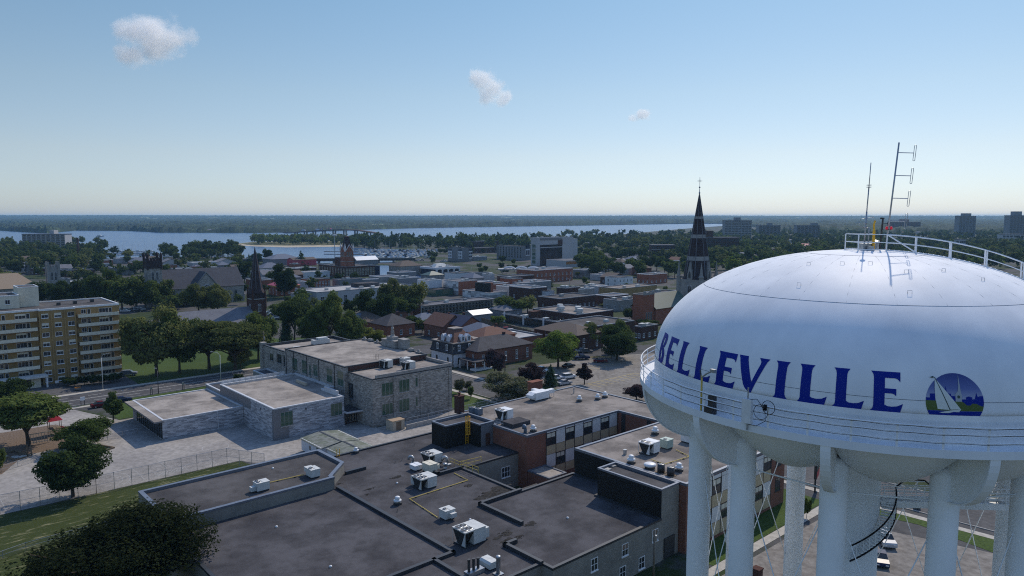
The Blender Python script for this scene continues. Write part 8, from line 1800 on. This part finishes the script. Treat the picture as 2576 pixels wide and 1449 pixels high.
# ------------------------------------------------------------------ trees: the ones that can be told apart, near to far
tree(ZE(270,1310), ZE(220,790)[1], 200, 'locust', 'green', 'large spreading willow-like tree beside the playground at far left')
tree(ZE(810,1320), ZE(880,1035)[1], 130, 'maple', 'green', 'broad green tree right of the red playground roof')
tree(ZH(690,705), ZH(560,135)[1], 160, 'maple', 'dark', 'dark round maple standing in the tall chain-link fence line')
tree(ZE(1070,1092), ZE(1020,800)[1], 72, 'linden', 'green', 'small conical tree at the left end of the grey extension')
tree((290,1545), 1296, 420, 'giant', 'deep', 'huge dark round tree at the bottom left edge')
tree((22,1030), 948, 110, 'maple', 'dark', 'dark tree hiding the left porch of the yellow apartments'); tree((-8,1190), 1120, 40, 'maple', 'green', 'leafy edge of a tree cut off by the left border')
tree((395,945), 765, 150, 'maple', 'olive', 'tall olive maple right of the yellow apartment block'); tree((452,938), 778, 110, 'maple', 'green', 'tall green tree just behind the tall olive maple')
tree((527,928), 796, 150, 'locust', 'olive', 'honey locust on the roadside lawn, left of two'); tree((592,930), 805, 160, 'locust', 'olive', 'honey locust on the roadside lawn, right of two')
tree((650,905), 778, 98, 'maple', 'green', 'round green tree left of the stone school corner'); tree((605,925), 870, 60, 'maple', 'olive', 'low leafy tree overhanging the roadside lawn')
tree((741,862), 744, 96, 'locust', 'dark', 'flat-topped dark tree above the stone school roof, leftmost'); tree((790,885), 770, 80, 'maple', 'green', 'green tree close behind the stone school roof')
tree((832,885), 733, 92, 'tall', 'green', 'tallest pointed tree above the stone school roof'); tree((880,880), 778, 80, 'maple', 'green', 'round tree between the pointed tree and the pale pyramid roof')
tree((943,826), 722, 100, 'maple', 'dark', 'broad dark tree before the pale-roofed library'); tree((985,785), 697, 66, 'maple', 'olive', 'olive tree behind the library roof, left of two'); tree((1042,792), 703, 66, 'oak', 'olive', 'olive tree behind the library roof, right of two')
tree((1020,800), 744, 66, 'oak', 'green', 'green tree at the right end of the library roof'); tree((720,862), 772, 34, 'spruce', 'blue', 'narrow blue-green spruce beside the flat-topped dark tree')
tree((938,868), 822, 66, 'maple', 'yellow', 'small yellow-green tree behind the stone school parapet'); tree((902,866), 838, 48, 'oak', 'yellow', 'yellow-green bush left of the small parapet tree')
tree((1039,834), 790, 46, 'oak', 'green', 'round tree at the red brick end of the balcony apartments, left'); tree((1090,820), 789, 44, 'oak', 'olive', 'round tree before the balcony apartments, right'); tree((1062,838), 800, 40, 'oak', 'green', 'low tree between two round trees by the balcony apartments')
tree(ZG(930,1015), ZG(900,695)[1], 140, 'maple', 'pale', 'large pale-backed leafy tree beyond the brick wing roof', kh=1.0)
tree(ZG(245,625), ZG(245,450)[1], 34, 'spruce', 'blue', 'slim blue spruce beside the mansard house'); tree(ZG(1140,872), ZG(1120,640)[1], 70, 'maple', 'purple', 'thin purple-leaved tree right of the large brick house')
tree(ZG(800,765), ZG(760,510)[1], 66, 'tall', 'purple', 'dark purple-leaved tree in front of the large brick house'); tree(ZG(1330,862), ZG(1320,655)[1], 38, 'spruce', 'blue', 'dark spruce in the car park')
tree(ZG(1650,850), ZG(1620,650)[1], 58, 'linden', 'purple', 'conical purple-leaved tree beside the white crossover'); tree(ZG(2140,1002), ZG(2140,835)[1], 64, 'maple', 'purple', 'sparse purple-leaved tree below the tank walkway')
tree(ZG(1400,695), ZG(1420,318)[1], 112, 'maple', 'bright', 'large bright green maple in the car park'); tree(ZG(1690,500), ZG(1660,248)[1], 60, 'maple', 'olive', 'olive tree behind the bright maple'); tree(ZG(1955,622), ZG(1950,285)[1], 118, 'maple', 'dark', 'very dark round maple beside the tank'); tree(ZG(1945,560), ZG(1940,225)[1], 66, 'maple', 'green', 'green treetop rising behind the very dark maple')
tree(ZG(575,985), ZG(575,855)[1], 16, 'oak', 'bright', 'thin sapling on the lawn beside the stone school'); tree(ZG(470,935), ZG(470,790)[1], 34, 'oak', 'pale', 'small leafy tree behind the stone school wall, left'); tree(ZG(540,905), ZG(540,810)[1], 28, 'oak', 'pale', 'small leafy tree behind the stone school wall, right')
tree(ZG(830,300), ZG(830,190)[1], 40, 'oak', 'bright', 'light green tree by the brown board fence'); tree(ZG(740,380), ZG(735,325)[1], 26, 'oak', 'olive', 'low bush beside the navy gabled house')
tree(ZC(420,1030), ZC(410,850)[1], 54, 'oak', 'green', 'round tree at the right end of the balcony apartments'); tree(ZC(520,1035), ZC(530,880)[1], 58, 'oak', 'green', 'wide tree in the middle of the clump behind the little grey house'); tree(ZC(630,1020), ZC(640,848)[1], 52, 'oak', 'olive', 'rounded tree at the right of the clump behind the little grey house')
tree(ZC(1595,1095), ZC(1595,960)[1], 44, 'oak', 'dark', 'dark tree left of the stepped red brick church'); tree(ZC(1760,1165), ZC(1765,1078)[1], 54, 'oak', 'green', 'leafy bush before the stepped red brick church'); tree(ZC(1400,975), ZC(1400,930)[1], 50, 'oak', 'olive', 'low olive bushes beside the small white shed')
tree(ZE(2245,710), ZE(2245,620)[1], 26, 'oak', 'dark', 'small round evergreen at the road end of the roof screen', 'shrub')
for i, (x, y, t_) in enumerate(((640,740,655),(700,745,665),(800,735,640),(880,735,635),(960,725,630),(1040,715,620),(1100,700,615))):
    tree(ZE(x, y), ZE(x, t_)[1], 30, 'oak', 'dark', 'dark clipped bush in the hedge along the yellow apartment front', 'shrub', 'hedge bushes by the apartments')
for i, (x, y, t_, w_) in enumerate(((1145,250,95,16),(1140,420,180,14),(1230,250,100,30))): tree(ZE(x, y+60), ZE(x, t_)[1], w_, 'oak', 'dark', ['small dark tree at the corner of the apartment block, upper','small dark tree at the corner of the apartment block, lower','dark tree behind the drive of the apartment block'][i])
tree(ZM(1330,900), ZM(1330,700)[1], 22, 'oak', 'green', 'weedy green bush at the end of the brick wing, between columns', 'shrub')
MID = [(100,772,702,66,'oak','dark'),(158,778,704,76,'maple','dark'),(215,773,690,66,'oak','dark'),(268,780,674,82,'maple','green'),(308,782,690,84,'oak','green'),(366,778,690,80,'maple','green'),(408,772,692,56,'oak','green'),(333,782,726,44,'oak','dark'),(440,778,738,74,'oak','green'),(500,790,709,76,'maple','olive'),(548,788,712,70,'maple','olive'),(563,730,666,60,'oak','dark'),(615,718,650,52,'elm','dark'),(716,748,659,72,'maple','dark'),(20,720,680,56,'oak','yellow'),(470,770,735,54,'oak','green'),(240,765,700,50,'oak','green'),(585,742,690,44,'oak','dark'),(745,790,735,54,'oak','green'),(700,800,760,50,'oak','green')]
MLB = ['dark tree behind the apartment roof, before the tan church','wide dark tree below the battlemented tower','dark tree right of the battlemented tower','tall green tree left of the square church tower','broad green tree below the square church tower','green tree before the grey church wall','small crown at the foot of the grey church','dark clipped tree above the apartment roof corner','low green crown before the rose window','wide olive tree right of the rose window','olive tree nearest the narrow dark steeple','dark tree at the right end of the grey church roof','tall dark tree beside the narrow dark steeple','large dark tree above the bright red roof','yellow-green crown at the far left border','green crown under the rose window gable','small green crown beside the stone hall','dark crown left of the narrow dark steeple','green crown right of the bright red roof','low crown below the bright red roof']
for (u, vb, vt, w_, kd, lf), lb in zip(MID, MLB): tree((u, vb), vt, w_, kd, lf, lb)
tree((674,662), 623, 30, 'oak', 'dark', 'dark round tree by the harbour left of the conifer'); tree((758,668), 631, 34, 'fir', 'dark', 'lone dark conifer standing before the harbour water'); tree((648,664), 634, 28, 'oak', 'dark', 'dark tree at the harbour edge beside the steeple tip')
# ------------------------------------------------------------------ scattered trees, each its own object
def free(x, y, m):
    a, b = AB(x, y)
    for A_, B_ in FOOT:
        if min(A_)-m < a < max(A_)+m and min(B_)-m < b < max(B_)+m: return False
    return True
def scatter(label, group, u0, u1, v0, v1, n, kinds, h=(9,16), asp=(.75,1.1), gap=.6, seed=1, vpow=1.0, avoid=None, m=2.0, mass=False):
    rng = random.Random(seed); k = 0; tries = 0
    while k < n and tries < n*40:
        tries += 1; u = rng.uniform(u0, u1); q = rng.random()**vpow; v = v0(u)+(v1(u)-v0(u))*q if callable(v0) else v0+(v1-v0)*q
        if avoid and avoid(u, v): continue
        x, y, _ = P(u, v); hh = rng.uniform(*h); wd = hh*rng.uniform(*asp)
        if not free(x, y, m): continue
        if any((x-a)**2+(y-b)**2 < ((wd+w_)*.5*gap)**2 for a, b, w_ in TREES): continue
        kd, lf = rng.choice(kinds); k += 1
        if mass: massed(x, y, hh, wd, kd, lf, rng)
        else: tree_at(x, y, hh, wd, kd, lf, label, group=group)
    return k
MASS = MB(); MLF = ['green','dark','olive','bright']; MCR = {}
def massed(x, y, h, w_, kd, lf, rng):
    if kd not in MCR: sh, nc, nl, ls = SPEC[kd]; MCR[kd] = make_crown(sum(map(ord, kd)), sh, nc, nl, ls)
    cm = MCR[kd]; t_ = rng.random()*6.28; c, s = cos(t_)*w_, sin(t_)*w_; n = len(MASS.v); TREES.append((x, y, w_))
    MASS.v += [(x+a*c-b*s, y+a*s+b*c, z*h) for a, b, z in cm.v]; MASS.f += [tuple(n+q for q in f) for f in cm.f]; MASS.m += [MLF.index(lf)]*len(cm.f); MASS.sm += [False]*len(cm.f)
K_ = lambda *a: [tuple(q.split(':')) for q in a]
MIX = K_('oak:green','oak:dark','elm:green','oak:green','ash:olive','fir:dark')
FARMIX = K_('far_oak:green','far_oak:dark','far_elm:green','far_elm:dark','far_oak:olive','far_elm:olive','far_fir:dark')
roadgap = lambda u, v: (1300 < u < 1345 and 655 < v < 690) or (880 < u < 1240 and v > 652)
scatter('dark green tree in the wooded left waterfront before the white slab block', 'trees on the left waterfront', -30, 250, 627, 690, 46, K_('oak:dark','oak:green','elm:dark','oak:dark','elm:green','fir:dark'), (10,17), seed=3, vpow=.8)
scatter('dark green tree between the left harbour and the grey stone church', 'trees above the grey church', 240, 420, 652, 700, 14, MIX, (8,14), seed=4)
scatter('tall dark tree on the little point between the left harbour and the island', 'trees on the harbour point', 410, 606, 637, 652, 24, K_('oak:dark','elm:dark','oak:dark','oak:green'), (13,22), seed=5, gap=.45)
scatter('street tree among the low roofs behind the grey church and steeple', 'street trees behind the steeple', 420, 640, 655, 705, 16, MIX, (7,12), seed=6)
scatter('olive tree on the sandy island in the bay', 'trees on the island', 640, 866, 607.5, 617, 110, K_('far_oak:olive','far_elm:olive','far_oak:bright','far_elm:bright','far_oak:green'), (11,19), (.85,1.2), .42, seed=7, mass=True)
scatter('tree in the dense wood beyond the marina', 'trees beyond the marina', 884, 1330, 608, 629, 190, K_('far_oak:dark','far_elm:green','far_oak:green','far_elm:dark','far_fir:dark'), (12,21), (.8,1.1), .42, seed=8, mass=True)
scatter('tree in the park between the marina and the condominiums', 'trees in the harbour park', 1080, 1330, 630, 668, 22, K_('oak:dark','elm:green','oak:green','oak:olive'), (7,11), (.8,1.1), .5, seed=9, avoid=lambda u, v: 1110 < u < 1215 and v > 640)
scatter('small street tree on the lawn before the courthouse', 'young trees before the courthouse', 1200, 1340, 676, 692, 12, K_('oak:dark','oak:green'), (6,8), (.7,.9), .8, seed=10)
scatter('tree among the downtown flat roofs', 'trees among the downtown roofs', 1060, 1700, 690, 745, 9, MIX, (5,8), seed=11, m=3)
scatter('tree in the woodland on the near edge of the far bay behind the courthouse', 'trees behind the courthouse', 1330, 1760, 590, 632, 150, FARMIX, (11,19), (.8,1.1), .45, seed=12, mass=True)
scatter('tree in the leafy suburb around the big spire', 'suburb trees round the spire', 1450, 1760, 630, 700, 40, K_('oak:dark','elm:green','oak:green','ash:dark','elm:dark'), (10,17), (.85,1.15), .5, seed=13, vpow=.8)
scatter('tree in the leafy suburb between the spire and the tank', 'suburb trees behind the tank', 1740, 2160, 590, 690, 210, K_('far_oak:dark','far_elm:green','far_oak:green','far_oak:olive','far_elm:dark','far_elm:olive','far_oak:bright'), (10,17), (.85,1.15), .5, seed=14, vpow=.9, mass=True)
scatter('tree in the leafy suburb beyond the tank roof rail', 'suburb trees beyond the roof rail', 2120, 2640, 590, 680, 230, K_('far_oak:dark','far_elm:green','far_oak:green','far_oak:olive','far_elm:dark','far_elm:olive','far_oak:bright'), (10,16), (.85,1.15), .5, seed=15, vpow=.9, mass=True)
scatter('', None, 150, 900, 690, 800, 60, FARMIX, (6,11), (.8,1.1), .6, seed=31, mass=True, m=2.5)
scatter('', None, -20, 620, 640, 700, 60, FARMIX, (7,13), (.8,1.1), .6, seed=32, mass=True, m=2.5)
scatter('', None, -40, 262, 616, 690, 150, FARMIX, (9,17), (.8,1.15), .45, seed=34, mass=True, m=2.5)
scatter('', None, 410, 606, 634, 652, 20, FARMIX, (11,18), (.8,1.15), .45, seed=35, mass=True)
# the rest of the far canopy reads as one mass
rng = random.Random(44); cnt = 0
for i in range(16000):
    u = rng.uniform(1380, 2700); v = 584+rng.random()**1.3*72
    if u < 1900 and v < 584+(1900-u)*.04+2: continue
    if u < 1510 and v > 628: continue
    x, y, _ = P(u, v); h = rng.uniform(8, 15)
    if not free(x, y, 3) or any((x-a)**2+(y-b)**2 < 20 for a, b, _w in TREES[-1500:]): continue
    cnt += 1
    if cnt > 1500: break
    massed(x, y, h, h*rng.uniform(.85,1.2), rng.choice(['far_oak','far_elm']), rng.choice(MLF[:3]), rng)
me = MASS.mesh('far_trees', [LEAF[q] for q in MLF]); o = link('far_trees', me); o['kind'] = 'stuff'
# ------------------------------------------------------------------ clouds (high above the haze) and the haze itself
def cloud(label, u0, v0, u1, v1, d, seed, dens, blobs):
    cx, cv = (u0+u1)/2, (v0+v1)/2; r = ray(cx, cv); k_ = d/r[1]; c = (r[0]*k_, d, CAM_H+r[2]*k_)
    wd, hh = (u1-u0)/F_*d*1.02, (v1-v0)/F_*d; dp = wd*.7
    mb = MB(); mb.smooth = True; n, m = 32, 16
    for j in range(m+1):
        for i in range(n):
            t = 2*pi*i/n; q = pi*j/m; mb.v.append((cos(t)*sin(q)*wd*.62, sin(t)*sin(q)*dp*.62, cos(q)*hh*.66))
    for j in range(m):
        for i in range(n): mb.face(j*n+i, (j+1)*n+i, (j+1)*n+(i+1)%n, j*n+(i+1)%n)
    k = N('cloud_vapour'); t = k.t; k.t.nodes.remove(k.b)
    v = k.coord('Object')
    # union of soft lobes, eroded by fractal noise
    acc = None
    for (bx, bz, br) in blobs:
        sb = k.n('VectorMath'); sb.operation = 'SUBTRACT'; k.l(v, sb.inputs[0]); sb.inputs[1].default_value = (bx*wd/2, 0, bz*hh/2)
        sc = k.n('VectorMath'); sc.operation = 'MULTIPLY'; k.l(sb.outputs[0], sc.inputs[0]); sc.inputs[1].default_value = (2/(wd*br), 2/(dp*br), 2/(hh*br))
        ln = k.n('VectorMath'); ln.operation = 'LENGTH'; k.l(sc.outputs[0], ln.inputs[0])
        if acc is None: acc = ln.outputs['Value']
        else:
            mn = k.n('Math'); mn.operation = 'SMOOTH_MIN'; mn.inputs[2].default_value = .35; k.l(acc, mn.inputs[0]); k.l(ln.outputs['Value'], mn.inputs[1]); acc = mn.outputs[0]
    mp = k.n('Mapping'); mp.inputs['Location'].default_value = (seed*37.1, seed*11.3, 0); mp.inputs['Scale'].default_value = (1/wd,1/wd,1/wd); k.l(v, mp.inputs[0])
    f = k.noise(mp.outputs[0], 4.2, 9, .68)
    a = k.n('Math'); a.operation = 'SUBTRACT'; a.inputs[0].default_value = 1.0; k.l(acc, a.inputs[1])
    b = k.n('Math'); b.operation = 'MULTIPLY_ADD'; k.l(f, b.inputs[0]); b.inputs[1].default_value = 2.6; b.inputs[2].default_value = -1.25
    s = k.n('Math'); s.operation = 'ADD'; k.l(a.outputs[0], s.inputs[0]); k.l(b.outputs[0], s.inputs[1])
    mr = k.n('MapRange'); k.l(s.outputs[0], mr.inputs[0]); mr.inputs[1].default_value = .1; mr.inputs[2].default_value = .6; mr.inputs[3].default_value = 0; mr.inputs[4].default_value = dens
    pv_ = k.n('VolumePrincipled'); pv_.inputs['Color'].default_value = (1,1,1,1); pv_.inputs['Anisotropy'].default_value = .35; k.l(mr.outputs[0], pv_.inputs['Density'])
    k.l(pv_.outputs[0], k.t.nodes['Material Output'].inputs['Volume'])
    o = one('cloud', mb, k.m, label, 'cloud', c); return o
cloud('largest white cumulus cloud, high at upper left', 283, 36, 484, 172, 2600, 1, .021, [(-.05,.25,.75),(.45,.2,.6),(-.55,.35,.45),(-.45,-.5,.5),(.1,-.2,.6)])
cloud('middle white cumulus puff above the town centre', 1170, 176, 1296, 278, 3000, 2, .024, [(-.3,.45,.6),(.05,.0,.6),(.5,-.35,.45),(-.1,-.3,.5)])
cloud('smallest wispy white cloud, right of the other two', 1578, 270, 1640, 310, 3600, 3, .026, [(.2,.1,.75),(-.5,-.3,.5)])
hz = MB(); hz.box(-16500,-900,-1,16500,16200,76)
k = N('haze_air'); k.t.nodes.remove(k.b); pv_ = k.n('VolumePrincipled'); pv_.inputs['Color'].default_value = (.36,.66,1.0,1); pv_.inputs['Density'].default_value = 6.2e-5; pv_.inputs['Anisotropy'].default_value = .15
k.l(pv_.outputs[0], k.t.nodes['Material Output'].inputs['Volume']); HAZE = struct('haze', hz, k.m, kind='stuff')
